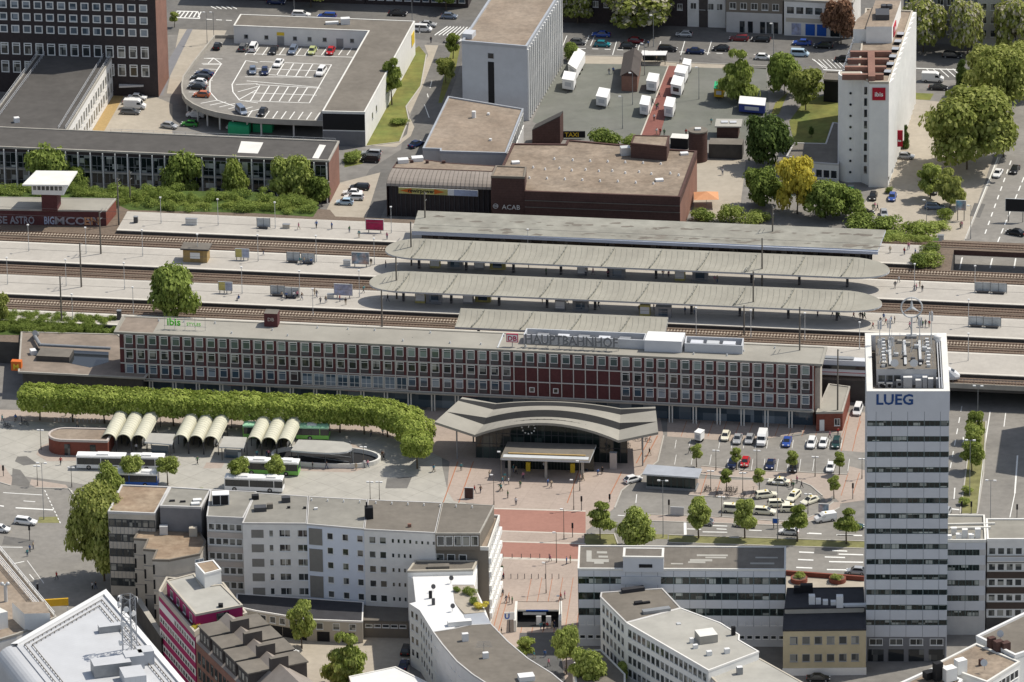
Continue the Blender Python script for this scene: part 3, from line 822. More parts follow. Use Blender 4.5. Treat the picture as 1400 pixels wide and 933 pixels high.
# roof letters and signs
p=G('c3',322,188,ZR);ang=WA
L=thing('roof_lettering','row of tall grey letters reading HAUPTBAHNHOF on the station roof edge','sign',p,0)
t=put_text('letters','HAUPTBAHNHOF',2.9,'letter_grey',Vector(p)+V((0,0,.9)),ang,L,.12,.06);t.scale=(.86,1,1)
c=MB();c.box(p,20.5,.1,ZR+.75,ZR+.9,'metal_grey',WA)
for i in range(9):c.tube(W(0)*0+p+WD*(-10+i*2.5),p+WD*(-10+i*2.5)+V((0,0,.8)),.06,'metal_grey',n=4);c.tube(p+WD*(-10+i*2.5)-WN*1.2,p+WD*(-10+i*2.5)+V((0,0,1.5)),.04,'metal_grey',n=4)
c.build('support',L)
p=G('p',700.5,474,ZR)
L=thing('roof_sign','white square DB sign with red border on a pole on the station roof','sign',p)
c=MB();c.box(p,2.5,.25,ZR+1.0,ZR+2.9,'sign_db',WA);c.build('board',L)
c=MB();c.box(p+WN*.14,2.2,.03,ZR+1.2,ZR+2.7,'sign_white',WA);c.build('panel',L)
put_text('letters','DB',1.5,'sign_db',p+WN*.18+V((0,0,1.38)),WA,L,.02,.03)
c=MB();c.tube(p,p+V((0,0,1)),.09,'metal_grey');c.build('support',L)
p=G('p',253,451,ZR)
L=thing('roof_sign','bright green ibis styles letters on a frame on the station roof','sign',p)
put_text('letters','ibis',2.3,'sign_green',p-WD*2.4+V((0,0,.9)),WA,L,.08,.05);put_text('letters','STYLES',1.0,'sign_green',p+WD*1.9+V((0,0,.95)),WA,L,.06,.01)
c=MB()
for i in range(5):c.tube(p+WD*(-4.4+i*2.2),p+WD*(-4.4+i*2.2)+V((0,0,2.9)),.04,'metal_grey',n=4)
for z in(.8,2.8):c.tube(p+WD*-4.6+V((0,0,z)),p+WD*4.6+V((0,0,z)),.04,'metal_grey',n=4)
c.build('support',L)
for i in range(24):
 t=.06+i*.038+random.uniform(-.01,.01);c=lerp(lerp(FL,FR,t),lerp(BL,BR,t),random.choice((.25,.55,.8)))
 b=MB();b.tube((c.x,c.y,ZR-.02),(c.x,c.y,ZR+.45),.22,'metal_pale',.14);solo('roof_vent',b,'small pale vent pipe on the long station roof','vent',c,'vents on the station roof')
# low restaurant wing, left end
ZM=5.6
P=[G('p',25,509,ZM),G('c1',785,348,ZM),G('c1',840,275,ZM),G('c1',640,110,ZM),G('c1',115,96,ZM)]
mc=thing('restaurant_building','low flat roofed restaurant wing with pipes on its roof at the station end','restaurant',(P[0].x,P[0].y,0))
b=MB();b.prism([(p.x,p.y)for p in inset(P,.9)],0,ZM-.3,'wall_dark');b.build('wall',mc)
flat_roof(mc,P,ZM,'roof_umber','concrete',.15,.3)
c=MB();c.box(G('c1',300,235,ZM),7.2,4.6,ZM,ZM+1.2,'wall_dark',WA,'roof_felt');c.build('roof_light',mc)
c=MB();a0=G('c1',190,120,ZM+1);a1=G('c1',215,165,ZM+1);a2=G('c1',600,185,ZM+1)
c.tube(G('c1',200,110,ZM),a0+V((0,0,.8)),.6,'metal_grey',n=10);c.tube(a0,a1,.42,'metal_grey',n=10);c.tube(a1,a2,.34,'metal_grey',n=10);c.build('duct',mc)
c=MB();c.poly(GS('c1',[(195,185),(590,205),(590,260),(490,290),(250,240),(180,225)],ZM),ZM+.04,'car_glass');c.build('water_puddle',mc)
c=MB();c.box(G('c1',180,215,ZM),1.2,1.6,ZM,ZM+1,'white_sheet',.3);c.build('roof_hatch',mc)
p=G('c1',92,300,ZM-.5)
L=thing('cube_sign','orange red cube sign with a yellow arch letter at the roof corner','sign',p)
c=MB();c.box(p,2.2,1.4,p.z,p.z+2.1,'sign_orange',WA);c.build('board',L);put_text('letters','M',1.7,'sign_yellow',p+WN*.75+V((0,0,.35)),WA,L,.03,.04)
# right wing of the station
ZA=4.2
P=[G('c4',262,535,ZA),G('c4',405,532,ZA),G('c4',445,395,ZA),G('c4',330,380,ZA)]
aw=thing('station_annex','small red brick annex with grey flat roof at the right end of the station','annex',(P[0].x,P[0].y,0))
block(aw,P,0,ZA,'brick_red_lit','roof_station','concrete',.2,.3)
d_=MB();d_.box(offs(P[0],P[1],1.2,.04),1.0,.08,.1,2.6,'white_frame',math.atan2((P[1]-P[0]).y,(P[1]-P[0]).x));d_.build('door',aw)
windows(aw,P[0],P[1],[1.2],[4.4],1.2,1.6,'white_frame','glass_dark',vert=1)
c=MB();c.box(lerp(W(WL,0),W(WL,-dep),.35)+WD*.6,1.1,3.4,3.5,13.5,'panel_beige',WA);c.build('stair_window',st)
# ================================================================ entrance hall with its folded wave roof
eh=thing('entrance_hall','glazed entrance hall under a wide wave shaped grey roof in front of the station','entrance hall',W(0)*0+G('p',745,620))
NA=28
def zarch(t):
 """height along the roof, t 0..1 from left tip to right tip"""
 a,b=.178,.822
 if t<a:return 9.0+(6.4-9.0)*(t/a)
 if t>b:return 6.4+(8.6-6.4)*((t-b)/(1-b))
 k=(t-.5)/.322
 return 6.4+3.3*(1-k*k)
TL,TRr=G('p',594.5,577,9.0),G('p',900,591,8.6)
KL,KR=G('p',632,539.5,9.6),G('p',896,552.6,9.2)
tt=sorted(set([i/NA for i in range(NA+1)]+[.178,.822]))
def strip(d0,d1,va,ca,vb,cb,tip=None):
 rows=[]
 for d,va_,ca_ in((d0,va,ca),(d1,vb,cb)):
  row=[]
  for t in tt:
   e0_=min(1.0,min(t,1-t)/.178);k=(t-.5)/.322;q=lerp(lerp(TL,TRr,t),lerp(KL,KR,t),d if tip is None or d==d1 else tip+(d-tip)*e0_)
   crest=max(0.0,1-k*k);edge=min(1.0,min(t,1-t)/.178)
   row.append(V((q.x,q.y,zarch(t)+(va_*(1-crest)+ca_*crest)*edge)))
  rows.append(row)
 return rows
rf=MB()
def band(ra,rb,m):
 n=len(ra);rf.add(list(ra)+list(rb),[[i,i+1,n+i+1,n+i]for i in range(n-1)],m)
def down(r,h):return[v-V((0,0,h))for v in r]
s1=strip(0,.41,0,0,0,-1.0);s2=strip(.53,.85,.9,-.1,.9,-1.0,.41);s3=strip(.97,1.0,1.5,-.8,1.5,-.8,.93)
band(s1[0],s1[1],'roof_station');band(s1[1],s2[0],'roof_step_shade');band(s2[0],s2[1],'roof_station');band(s2[1],s3[0],'roof_step_shade');band(s3[0],s3[1],'roof_station')
band(down(s1[0],.55),s1[0],'roof_station');band(down(s1[0],.55),down(s3[1],.9),'canopy_under');band(s3[1],down(s3[1],.9),'roof_station')
for q in(0,-1):rf.quad([s1[0][q],s1[1][q],s2[1][q],s3[1][q],s3[1][q]-V((0,0,.9)),s1[0][q]-V((0,0,.55))],'roof_station')
ro=rf.build('roof',eh)
e=MB()
back=[s3[1][0],s3[1][-1]]
for a,bq in((s2[0],.16),(s3[0],.16),(s1[0],.14)):
 pass
# glass front below the arch
gl=MB();gm=MB()
gt=[.16+.70*i/22 for i in range(23)]
gp_=[lerp(lerp(TL,TRr,t),lerp(KL,KR,t),.22)for t in gt]
for i in range(22):
 a,b2=gp_[i],gp_[i+1]
 gl.quad([(a.x,a.y,.02),(b2.x,b2.y,.02),(b2.x,b2.y,zarch(gt[i+1])-.4),(a.x,a.y,zarch(gt[i])-.4)],'glass_hall')
 gm.box(a,.12,.16,0,zarch(gt[i])-.35,'metal_dark',WA)
 for z in(3.2,5.6):
  gm.box((a+b2)/2,(b2-a).length,.1,z,z+.12,'metal_dark',WA)
gl.build('glass_front',eh);gm.build('glazing_bars',eh)
sw=MB()
for t0 in(.16,.86):
 a,b2=lerp(lerp(TL,TRr,t0),lerp(KL,KR,t0),.22),lerp(lerp(TL,TRr,t0),lerp(KL,KR,t0),1.2)
 sw.quad([(a.x,a.y,0),(b2.x,b2.y,0),(b2.x,b2.y,6.0),(a.x,a.y,6.0)],'glass_hall')
sw.build('glass_side',eh)
for t0 in(.08,.93):
 for d in(.15,.8):
  c=MB();q=lerp(lerp(TL,TRr,t0),lerp(KL,KR,t0),d);c.tube((q.x,q.y,0),(q.x,q.y,zarch(t0)-.4),.16,'metal_grey',n=8);c.build('column',eh)
# clock on the glass front
p=lerp(lerp(TL,TRr,.405),lerp(KL,KR,.405),.22)+WN*.25
ck=thing('station_clock','large round dark clock on the glass front of the entrance hall','clock',(p.x,p.y,7.0))
c=MB();n=12
for i in range(n):
 a=2*math.pi*i/n;q=V((p.x,p.y,7.3))+WD*(1.35*sin(a))+V((0,0,1.35*cos(a)));c.ball(q,.2,'sign_white',6)
c.build('hour_marks',ck)
c=MB()
for i,(l,a)in enumerate(((1.2,.05),(.85,.3))):q=V((p.x,p.y,7.3));c.tube(q,q+WD*(l*sin(a))+V((0,0,l*cos(a))),.08,'sign_white',n=4)
c.build('hands',ck)
# the flat canopy over the doors
ZC=4.6
P=[G('p',684,626.5,ZC),G('p',806,630.5,ZC),G('p',812,612,ZC),G('p',694,604,ZC)]
P[2]=P[1]+(P[3]-P[0])
cn=thing('entrance_canopy','flat grey canopy with open front before the station doors','canopy',(P[0].x,P[0].y,0))
c=MB();c.prism(P,ZC-.45,ZC,'canopy_edge','roof_warm',True);c.build('roof',cn)
c=MB();c.box(lerp(lerp(P[0],P[1],.5),lerp(P[3],P[2],.5),.28),(P[1]-P[0]).length-2.5,.5,ZC,ZC+.22,'timber_path',math.atan2((P[1]-P[0]).y,(P[1]-P[0]).x));c.build('roof_strip',cn)
c=MB();c.box(lerp(lerp(P[0],P[1],.5),lerp(P[3],P[2],.5),.14),(P[1]-P[0]).length-.8,1.4,ZC+.003,ZC+.05,'canopy_edge',math.atan2((P[1]-P[0]).y,(P[1]-P[0]).x));c.build('roof_sheet',cn)
for t in(.09,.5,.91):
 for d in(.14,.8):
  c=MB();q=lerp(lerp(P[0],P[1],t),lerp(P[3],P[2],t),d);c.box(q,.5,.7,0,ZC-.45,'concrete' if d<.5 else 'metal_dark',WA);c.build('column',cn)
c=MB();a,b2=lerp(P[0],P[3],.62),lerp(P[1],P[2],.62)
for i in range(24):c.box(lerp(a,b2,.1+.8*i/23),.08,.1,.02,ZC-.45,'metal_dark',WA)
c.quad([(a.x,a.y-.0,.02),(b2.x,b2.y,.02),(b2.x,b2.y,ZC-.46),(a.x,a.y,ZC-.46)],'glass_hall');c.build('glass_doors',cn)
for t,m in((.27,'sign_yellow'),(.77,'sign_yellow')):
 c=MB();q=lerp(lerp(P[0],P[1],t),lerp(P[3],P[2],t),.5);c.box(q,.9,.5,0,2.0,m,WA);c.build('ticket_machine',cn)
# ================================================================ platform canopies
ZK=10.1
def shell_canopy(label,wl,wr,l0,l1,rl,rr,zc=ZK,group='long ribbed platform canopies'):
 """wl..wr along the tracks, l0..l1 across; rl, rr round the ends"""
 root=thing('platform_canopy',label,'platform canopy',TR(wl,(l0+l1)/2,ZP),0,group)
 r=MB();w_=l1-l0;cy=(l0+l1)/2
 xs=[];x=wl
 step=.75
 n=int((wr-wl)/step);xs=[wl+(wr-wl)*i/n for i in range(n+1)]
 if rl:xs=sorted(set([wl+rl*(1-cos(math.pi/2*i/8))for i in range(8)]+[x for x in xs if x>wl+rl*.95]))
 if rr:xs=sorted(set([wr-rr*(1-cos(math.pi/2*i/8))for i in range(8)]+[x for x in xs if x<wr-rr*.95]))
 K=[-1,-.86,-.62,-.3,0,.3,.62,.86,1]
 def prof(k):return zc+.95*(k*.62+.38*k*k)-.1 # gentle dish, higher at the far edge
 top,rows=[],[]
 for x in xs:
  hw=w_/2
  if rl and x<wl+rl:hw=w_/2*math.sqrt(max(0,1-((wl+rl-x)/rl)**2))
  if rr and x>wr-rr:hw=w_/2*math.sqrt(max(0,1-((x-wr+rr)/rr)**2))
  rows.append([(x,cy+k*hw,prof(k*hw/(w_/2)))for k in K])
 nk=len(K);vs=[TR(*p)for row in rows for p in row]
 fs,ms=[],[]
 for i in range(len(rows)-1):
  r.add([vs[i*nk+j]for j in range(nk)]+[vs[(i+1)*nk+j]for j in range(nk)],[[j,j+1,nk+j+1,nk+j]for j in range(nk-1)],'canopy_roof',True)
 r.build('roof',root)
 un=MB();uv_=[v-V((0,0,.38))for v in vs]
 for i in range(len(rows)-1):un.add([uv_[i*nk+j]for j in range(nk)]+[uv_[(i+1)*nk+j]for j in range(nk)],[[j,nk+j,nk+j+1,j+1]for j in range(nk-1)],'canopy_under')
 for j in(0,nk-1):
  for i in range(len(rows)-1):un.quad([vs[i*nk+j],vs[(i+1)*nk+j],uv_[(i+1)*nk+j],uv_[i*nk+j]],'canopy_edge')
 for i in(0,len(rows)-1):un.add([vs[i*nk+j]for j in range(nk)]+[uv_[i*nk+j]for j in range(nk)],[[j,j+1,nk+j+1,nk+j]for j in range(nk-1)],'canopy_edge')
 un.build('soffit',root)
 rb=MB()
 for x in[wl+(rl or 0)*.6+1.25*i for i in range(int((wr-wl-(rl or 0)*.6-(rr or 0)*.6)/1.25)+1)]: # standing seams across
  for j in range(1,len(K)-2):
   a,c=K[j],K[j+1];bend=lambda k:.35*(1-k*k)
   rb.tube(TR(x+bend(a),cy+a*w_/2,prof(a)+.03),TR(x+bend(c),cy+c*w_/2,prof(c)+.03),.055,'canopy_rib',n=4,cap=False)
 rb.build('seams',root)
 x=wl+(rl or 4.5);k_=0
 while x<wr-2:
  c=MB();dk=.9
  for j in range(1,len(K)-1): # raised joint between two roof fields
   a,d=K[j-1]+.05,K[j]
   xa,xd=x+a*dk,x+d*dk
   pa,pd=TR(xa,cy+a*w_/2,prof(a)),TR(xd,cy+d*w_/2,prof(d))
   e_=TD*.11
   up=V((0,0,.42))
   c.add([pa-e_,pa+e_,pd+e_,pd-e_,pa-e_+up,pa+e_+up,pd+e_+up,pd-e_+up],[[4,5,6,7],[0,1,5,4],[1,2,6,5],[3,0,4,7],[2,3,7,6]],'canopy_rib' if k_%1==0 else 'canopy_roof')
  c.build('joint',root)
  c=MB();c.box(TR(x,cy),.5,.9,ZP,prof(0)-.35,'metal_dark',TANG);c.box(TR(x,cy),.35,w_*.8,prof(0)-1.0,prof(-.5)-.38,'metal_dark',TANG);c.build('column',root)
  x+=10.55;k_+=1
 return root
l2=((SL('p',700,357.5,ZK)[1]),SL('p',700,332.0,ZK+.8)[1])
l3=((SL('p',700,403.5,ZK)[1]),SL('p',700,377.5,ZK+.8)[1])
shell_canopy('long ribbed canopy with round ends on the middle of the three platforms, just behind another',SL('p',527.5,338,ZK)[0],SL('p',1217.5,366,ZK)[0],l2[0],l2[1],7.5,9.0)
shell_canopy('long ribbed canopy with round ends in front of a similar one, nearer the station',SL('p',507,380,ZK)[0],SL('p',1207.5,409.5,ZK)[0],l3[0],l3[1],7.5,9.0)
l4=((SL('p',760,451.5,ZK)[1]),SL('p',760,427.5,ZK+.8)[1])
shell_canopy('shorter ribbed canopy with square ends directly behind the station roof',SL('p',624,440,ZK)[0],SL('p',911.5,445,ZK)[0],l4[0],l4[1],0,0)
# flat stained canopy, farthest
ZF=10.6
P=[G('p',563,316,ZF),G('p',1200.5,342,ZF),G('p',1211,314.5,ZF),G('p',571.6,288,ZF)]
cf=thing('platform_canopy','farthest platform canopy with flat stained grey roof and pale blue edge','platform canopy',(P[0].x,P[0].y,ZP))
c=MB();c.prism([(p.x,p.y)for p in P],ZF-.5,ZF,'fascia_blue','canopy_stain',True);c.build('roof',cf)
c=MB();c.box((P[0]+P[1])/2+V((0,-.1,0)),(P[1]-P[0]).length,.3,ZF-.9,ZF-.2,'fascia_blue',TANG);c.build('edge_band',cf)
c=MB();Q=inset(P,1.8)
a0,a1=lerp(Q[0],Q[3],.25),lerp(Q[1],Q[2],.25);c.quad([(a0.x,a0.y,ZP),(a1.x,a1.y,ZP),(a1.x,a1.y,ZF-.5),(a0.x,a0.y,ZF-.5)],'glass_dark');c.build('glass_wall',cf)
for i in range(18):
 c=MB();q=lerp(lerp(P[0],P[1],.02+.96*i/17),lerp(P[3],P[2],.02+.96*i/17),.16);c.tube((q.x,q.y,ZP),(q.x,q.y,ZF-.5),.13,'metal_dark',n=6);c.build('column',cf)
random.seed(5)
c=MB()
for i in range(90): # moss stains on the flat roof
 t=random.random()**.8;d=random.choice((.14,.2,.62,.7))+random.gauss(0,.05)
 q=lerp(lerp(P[0],P[1],t),lerp(P[3],P[2],t),min(.95,max(.05,d)));rr_=random.uniform(.25,.9);k=random.randint(6,9)
 c.add([(q.x+cos(6.283*j/k)*rr_*random.uniform(1.0,2.6),q.y+sin(6.283*j/k)*rr_*random.uniform(.3,1.0),ZF+.006+i*.0002)for j in range(k)],[list(range(k))],'roof_warm')
o=c.build('moss',cf);o['kind']='stuff'
# ================================================================ north of the railway
def ang(a,b):return math.atan2(b[1]-a[1],b[0]-a[0])
def fence_rail(root,name,pts,h=1.0,m='metal_white',step=2.2,r=.05):
 b=MB()
 for i in range(len(pts)-1):
  a,c=Vector(pts[i]),Vector(pts[i+1]);L_=(c-a).length;n=max(1,int(L_/step))
  for k in range(n+1):q=lerp(a,c,k/n);b.tube(q,q+V((0,0,h)),r,m,n=4)
  for z in(h,h*.5):b.tube(a+V((0,0,z)),c+V((0,0,z)),r,m,n=4)
 return b.build(name,root)
# dark brick office tower, upper left
A,B_=G('p',-60,123.5,0),G('p',217,133,0)
D_=(B_-A).normalized();N_=V((-D_.y,D_.x,0))
C_=G('p',230.5,107,0);dp=(C_-B_).dot(N_)
ot=thing('office_tower','tall dark brick office tower with white framed windows at the upper left','office tower',B_)
HT_=48.0
P=[A,B_,B_+N_*dp,A+N_*dp]
block(ot,P,0,HT_,'brick_dark','roof_grey','concrete',.5,.4)
q=MB();q.quad([B_+D_*.006,B_+N_*dp+D_*.006,B_+N_*dp+D_*.006+V((0,0,HT_-.3)),B_+D_*.006+V((0,0,HT_-.3))],'brick_rose');q.build('side_wall',ot)  # sunlit side: light put into a paler brick sheet over the dark wall
LA=(B_-A).length;us=[LA-3.0-2.83*i for i in range(17)]
windows(ot,A,B_,[15.1+3.08*i for i in range(4)],us,1.95,1.95,'white_frame','glass_blue',fw=.26,sill=False,proud=.08)
windows(ot,A,B_,[9.6,5.0],us,1.95,3.0,'white_frame','glass_mix',fw=.24,trans=.78,sill=False,proud=.08)
windows(ot,A,B_,[15.1+3.08*i for i in range(4,8)],us,1.95,1.95,'white_frame','glass_blue',fw=.26,sill=False,proud=.08)
c=MB();q0,q1=G('f8',700,415,3.0),G('f8',830,395,3.0);c.prism([G('f8',690,417,3.0),G('f8',832,410,3.0),G('f8',832,388,3.0),G('f8',690,395,3.0)],2.6,3.0,'plaster_grey',None,True);c.build('porch_roof',ot)
# low wing running to the tower
ZW=9.6
P=[G('f8',-120,690,ZW),G('f8',372,700,ZW),G('f8',690,182,ZW),G('f8',262,172,ZW)]
lw=thing('office_wing','low wing with flat dark roof and white roof rails joined to the brick tower','office wing',P[1])
b=MB();b.prism(P,0,ZW-.3,'plaster_light');b.build('wall',lw)
flat_roof(lw,P,ZW,'roof_dark','concrete',.2,.3)
fence_rail(lw,'roof_rail',[lerp(P[0],P[3],t)+V((.3,0,ZW+.2-P[0].z+P[0].z-ZW))for t in(.15,.97)],1.0)
fence_rail(lw,'roof_rail',[lerp(P[0],P[3],t)+V((1.9,0,0))for t in(.15,.97)],1.0)
fence_rail(lw,'roof_rail',[lerp(P[1],P[2],t)+V((-.4,0,0))for t in(.05,.99)],1.0)
fence_rail(lw,'roof_rail',[lerp(P[1],P[2],t)+V((-2.0,0,0))for t in(.05,.99)],1.0)
LW=edge_len(P[1],P[2])
windows(lw,P[1],P[2],[1.4,5.2],lin(0,LW,22,1),1.5,2.5,'cream_frame','glass_green',vert=1,fw=.14)
c=MB();c.box(G('f8',97,625,ZW),1.2,1.2,ZW,ZW+1.2,'white_sheet',.3);c.build('roof_vent',lw)
# glass office block along the tracks
ZG=10.2
gFL,gFR,gBL,gBR=G('a1',-60,798,ZG),G('a2',397,876,ZG),G('a1',-60,690,ZG),G('a2',452,770,ZG)
gb=thing('office_building','long two storey glass office block with white fins and dark roof above the tracks','office building',gFR)
P=[gFL,gFR,gBR,gBL]
b=MB();b.prism([p for p in inset(P,.12)],0,ZG-.3,'brick_dark');b.build('wall',gb)
q=MB();I=inset(P,.11);q.quad([(I[1].x,I[1].y,0),(I[2].x,I[2].y,0),(I[2].x,I[2].y,ZG-.3),(I[1].x,I[1].y,ZG-.3)],'brick_rose');q.build('side_wall',gb)  # sunny end wall, its light painted as paler brick
flat_roof(gb,P,ZG,'roof_dark','concrete',.2,.35)
LG=edge_len(gFL,gFR);nb=27
for z0_ in(5.4,1.2):windows(gb,gFL,gFR,[z0_],lin(0,LG,nb,.6),LG/nb-.45,3.7,'grey_frame','glass_green',fw=.1,vert=1,trans=.33,sill=False,out=-.08)
for i in range(nb+1):
 c=MB();c.box(offs(gFL,gFR,.6+(LG-1.2)*i/nb,.18),.22,.5,.1,ZG-.35,'white_wall',ang(gFL,gFR));c.build('fin',gb)
c=MB();c.box(offs(gFL,gFR,LG/2,.05),LG,.3,4.95,5.3,'concrete',ang(gFL,gFR));c.build('floor_band',gb)
c=MB();c.poly(GS('a1',[(1290,830),(1400,835),(1430,775),(1310,768)],ZG),ZG+.03,'concrete_white');c.build('roof_patch',gb)
c=MB();c.poly(GS('a2',[(305,860),(340,862),(380,790),(345,786)],ZG),ZG+.03,'concrete_white');c.build('roof_patch',gb)
fence_rail(gb,'roof_rail',[lerp(gBL,gBR,.35)-V((0,.4,0)),lerp(gBL,gBR,.99)-V((0,.4,0))],.9,'metal_pale',2.5,.035)
# parking deck and retail building
ZD=4.0
dk_px=[('p',321,52),('p',293,52),('p',264,88),('p',250,108),('p',248,120),('p',249,131),('p',254,139),('p',264,146),('p',278,152.5),('p',296,157.5),('p',315,161),('p',335,164),('p',355,166),('p',400,168),('p',441,169.5),('p',505,52)]
P=[G(*q,z=ZD)for q in dk_px]
pd=thing('parking_deck','roof parking deck with one rounded end on slim columns and painted bays','parking deck',P[12])
b=MB();b.prism(P,ZD-.55,ZD,'concrete','asphalt_light',True);b.build('slab',pd)
k=MB();O,I=[(p.x,p.y)for p in inset(P,-.05)],[(p.x,p.y)for p in inset(P,.3)]
for i in range(0,14):k.add([(*O[i],ZD-.6),(*O[i+1],ZD-.6),(*O[i+1],ZD+.75),(*O[i],ZD+.75),(*I[i],ZD+.75),(*I[i+1],ZD+.75),(*I[i],ZD),(*I[i+1],ZD)],[[0,1,2,3],[3,2,5,4],[4,5,7,6]],'concrete')
k.build('parapet',pd)
I2=inset(P,1.2)
for i in(3,5,7,8,9,10,11,12,13):
 c=MB();q=I2[i];c.tube((q.x,q.y,0),(q.x,q.y,ZD-.55),.22,'concrete_white',n=8);c.build('column',pd)
c=MB();I3=inset(P,9.0);c.prism([lerp(P[0],P[15],.0),lerp(P[1],P[0],.5),I2[2]+V((6,4)),I2[7]+V((9,9)),I2[13]+V((-1,9)),lerp(P[15],P[14],.05)],0,ZD-.56,'wall_dark');c.build('back_wall',pd)
lm=MB()
def dl(s,*p,wd=.13):
 for i in range(len(p)//2-1):
  a,c=G(s,p[2*i],p[2*i+1],ZD),G(s,p[2*i+2],p[2*i+3],ZD);d=(c-a)
  if d.length<.01:continue
  n_=V((-d.y,d.x,0)).normalized()*wd
  z=ZD+.006+.0006*(len(lm.f)%9)
  lm.add([(v.x,v.y,z)for v in(a-n_,c-n_,c+n_,a+n_)],[[0,1,2,3]],'white_paint')
for i in range(14):dl('a2',-50+i*46-8,300,-50+i*46+22,258)
dl('a2',-60,292,530,312)
dl('a2',-20,400,300,422);dl('a2',20,335,410,352);dl('a2',0,372,390,388);dl('a2',410,352,290,560);dl('a2',290,560,-60,548);dl('a2',0,460,350,480);dl('a2',-30,505,330,518)
for i in range(6):dl('a2',100+i*52,342+i*2,60+i*52,408+i*2);dl('a2',20+i*52,466+i*2,-30+i*52,548+i)
dl('a2',-50,440,340,475);dl('a2',-60,418,310,420)
for i in range(10):dl('a2',-40+i*46+20,600+i*1.5,-40+i*46-8,640+i*1.5)
dl('a1',1100,352,1200,350,1140,440,1140,500,1180,545,1280,580);dl('a1',1335,330,1260,460,1265,500,1300,545,1400,560);dl('a1',1335,330,1400,340)
for y in(318,345,375,405,435,470,500):dl('a1',1095+(345-y)*.45,y,1195+(345-y)*.45,y+3)
for i in range(6):dl('a1',1090+i*50,562+i*10,1180+i*48,545+i*9)
dl('a1',1120,318,1160,316,1205,350);dl('a1',1130,345,1160,316);dl('a1',1290,500,1400,470);dl('a1',1300,540,1390,490);dl('a1',1280,460,1400,455)
lm.build('bay_marking',pd)
ZT=8.5
P=[G('a2',360,606,ZT),G('a2',591,611,ZT),G('a2',862,117,ZT),G('a1',1305,80,ZT),G('a1',1268,141,ZT),G('a2',610,170,ZT)]
rt=thing('retail_building','flat roofed L shaped retail building wrapped round the parking deck','shop',P[1])
b=MB();b.prism(P,0,ZT-.26,'white_wall');b.build('wall',rt)
flat_roof(rt,P,ZT,'roof_warm','concrete_white',.12,.3)
for z0_,z1_,m in((0,3.7,'concrete_block'),(4.0,ZT-.5,'black')):
 q=MB();q.box(offs(P[0],P[1],edge_len(P[0],P[1])/2,.03),edge_len(P[0],P[1])-.1,.06,z0_,z1_,m,ang(P[0],P[1]));q.build('front_panel',rt)
L2=edge_len(P[1],P[2]);windows(rt,P[1],P[2],[3.6],[9,14,27,60,70],1.2,1.6,'grey_frame','glass_dark')
L4=edge_len(P[4],P[5]);windows(rt,P[4],P[5],[ZD+1.4],[3,8,15,18.6,22.3,29],1.0,1.0,'grey_frame','glass_dark')
for u in(11.5,26):q=MB();q.box(offs(P[4],P[5],u,.04),1.7,.08,ZD,ZD+2.3,'metal_grey',ang(P[4],P[5]));q.build('door',rt)
q=MB();q.box(offs(P[4],P[5],11.5,.06),1.8,.12,ZD+2.5,ZD+3.3,'sign_yellow',ang(P[4],P[5]));q.build('sign_panel',rt)
q=MB();q.box(offs(P[1],P[2],L2-3,.06),3.6,.1,3.6,6.6,'sign_yellow',ang(P[1],P[2]));q.build('sign_panel',rt)
c=MB();q=G('a2',485,130,ZT);c.box(q,2.2,1.5,ZT,ZT+1.5,'white_sheet',.1);c.box(q-V((3.2,0,0)),3.2,.9,ZT,ZT+.6,'white_sheet',.1);solo('ventilation_unit',c,'white ventilation unit on the retail building roof','ventilation unit',q)
# grey slab tower with glass side
ZS=18.2
F0,F1,K1=G('a2',1117,232,ZS),G('a3',80,262,ZS),G('p',766.5,-8,ZS)
P=[F0,F1,K1,K1+(F0-F1)]
tw=thing('office_tower','pale grey panelled slab block with a glazed side and tan flat roof','office tower',F1)
block(tw,P,0,ZS,'panel_grey','roof_tan','zinc',.5,.45)
LT=edge_len(F1,K1);nn=18
q=MB();q.box(offs(F0,F1,7.1,.03),1.5,.06,3,ZS-4.2,'black',ang(F0,F1));q.build('window_strip',tw)
windows(tw,F0,F1,[ZS-3.4],[7.1],1.5,1.4,'grey_frame','glass_dark',sill=False)
windows(tw,F1,K1,[.4,9.0],lin(0,LT,nn,.3),LT/nn-.35,8.2,'white_frame','glass_mix',fw=.2,trans=.5,sill=False)
for i in range(nn+1):
 c=MB();c.box(offs(F1,K1,.3+(LT-.6)*i/nn,.2),.35,.45,.1,ZS-.4,'white_wall',ang(F1,K1));c.build('pier',tw)
c=MB();c.box(lerp(F0,P[3],.10)+V((.9,0,0)),2.4,3.2,ZS-.1,ZS+1.3,'panel_grey',ang(F0,F1));c.build('roof_hatch',tw)
ZX=8.2
P=[G('a2',905,812,ZX),G('a2',1000,815,ZX),G('a2',1000,828,ZX),G('a2',1358,838,ZX),G('a3',62,598,ZX),G('a2',1043,530,ZX)]
an=thing('office_annex','low annex with tan gravel roof at the foot of the grey slab block','annex',P[3])
block(an,P,0,ZX,'plaster_grey','roof_tan','zinc',.35,.35)
LX=edge_len(P[3],P[4]);windows(an,P[3],P[4],[4.6],lin(0,LX,9,.3),LX/9-.5,3.0,'white_frame','glass_mix',vert=1)
for x,y,h in((1183,640,1.6),(1262,625,.5),(1273,765,.5)):
 c=MB();q=G('a2',x,y,ZX);c.tube(q,q+V((0,0,h)),.5 if h>1 else .35,'white_sheet',n=8);solo('roof_vent',c,'pale vent on the tan annex roof below the grey slab','vent',q,'vents on the annex roof')
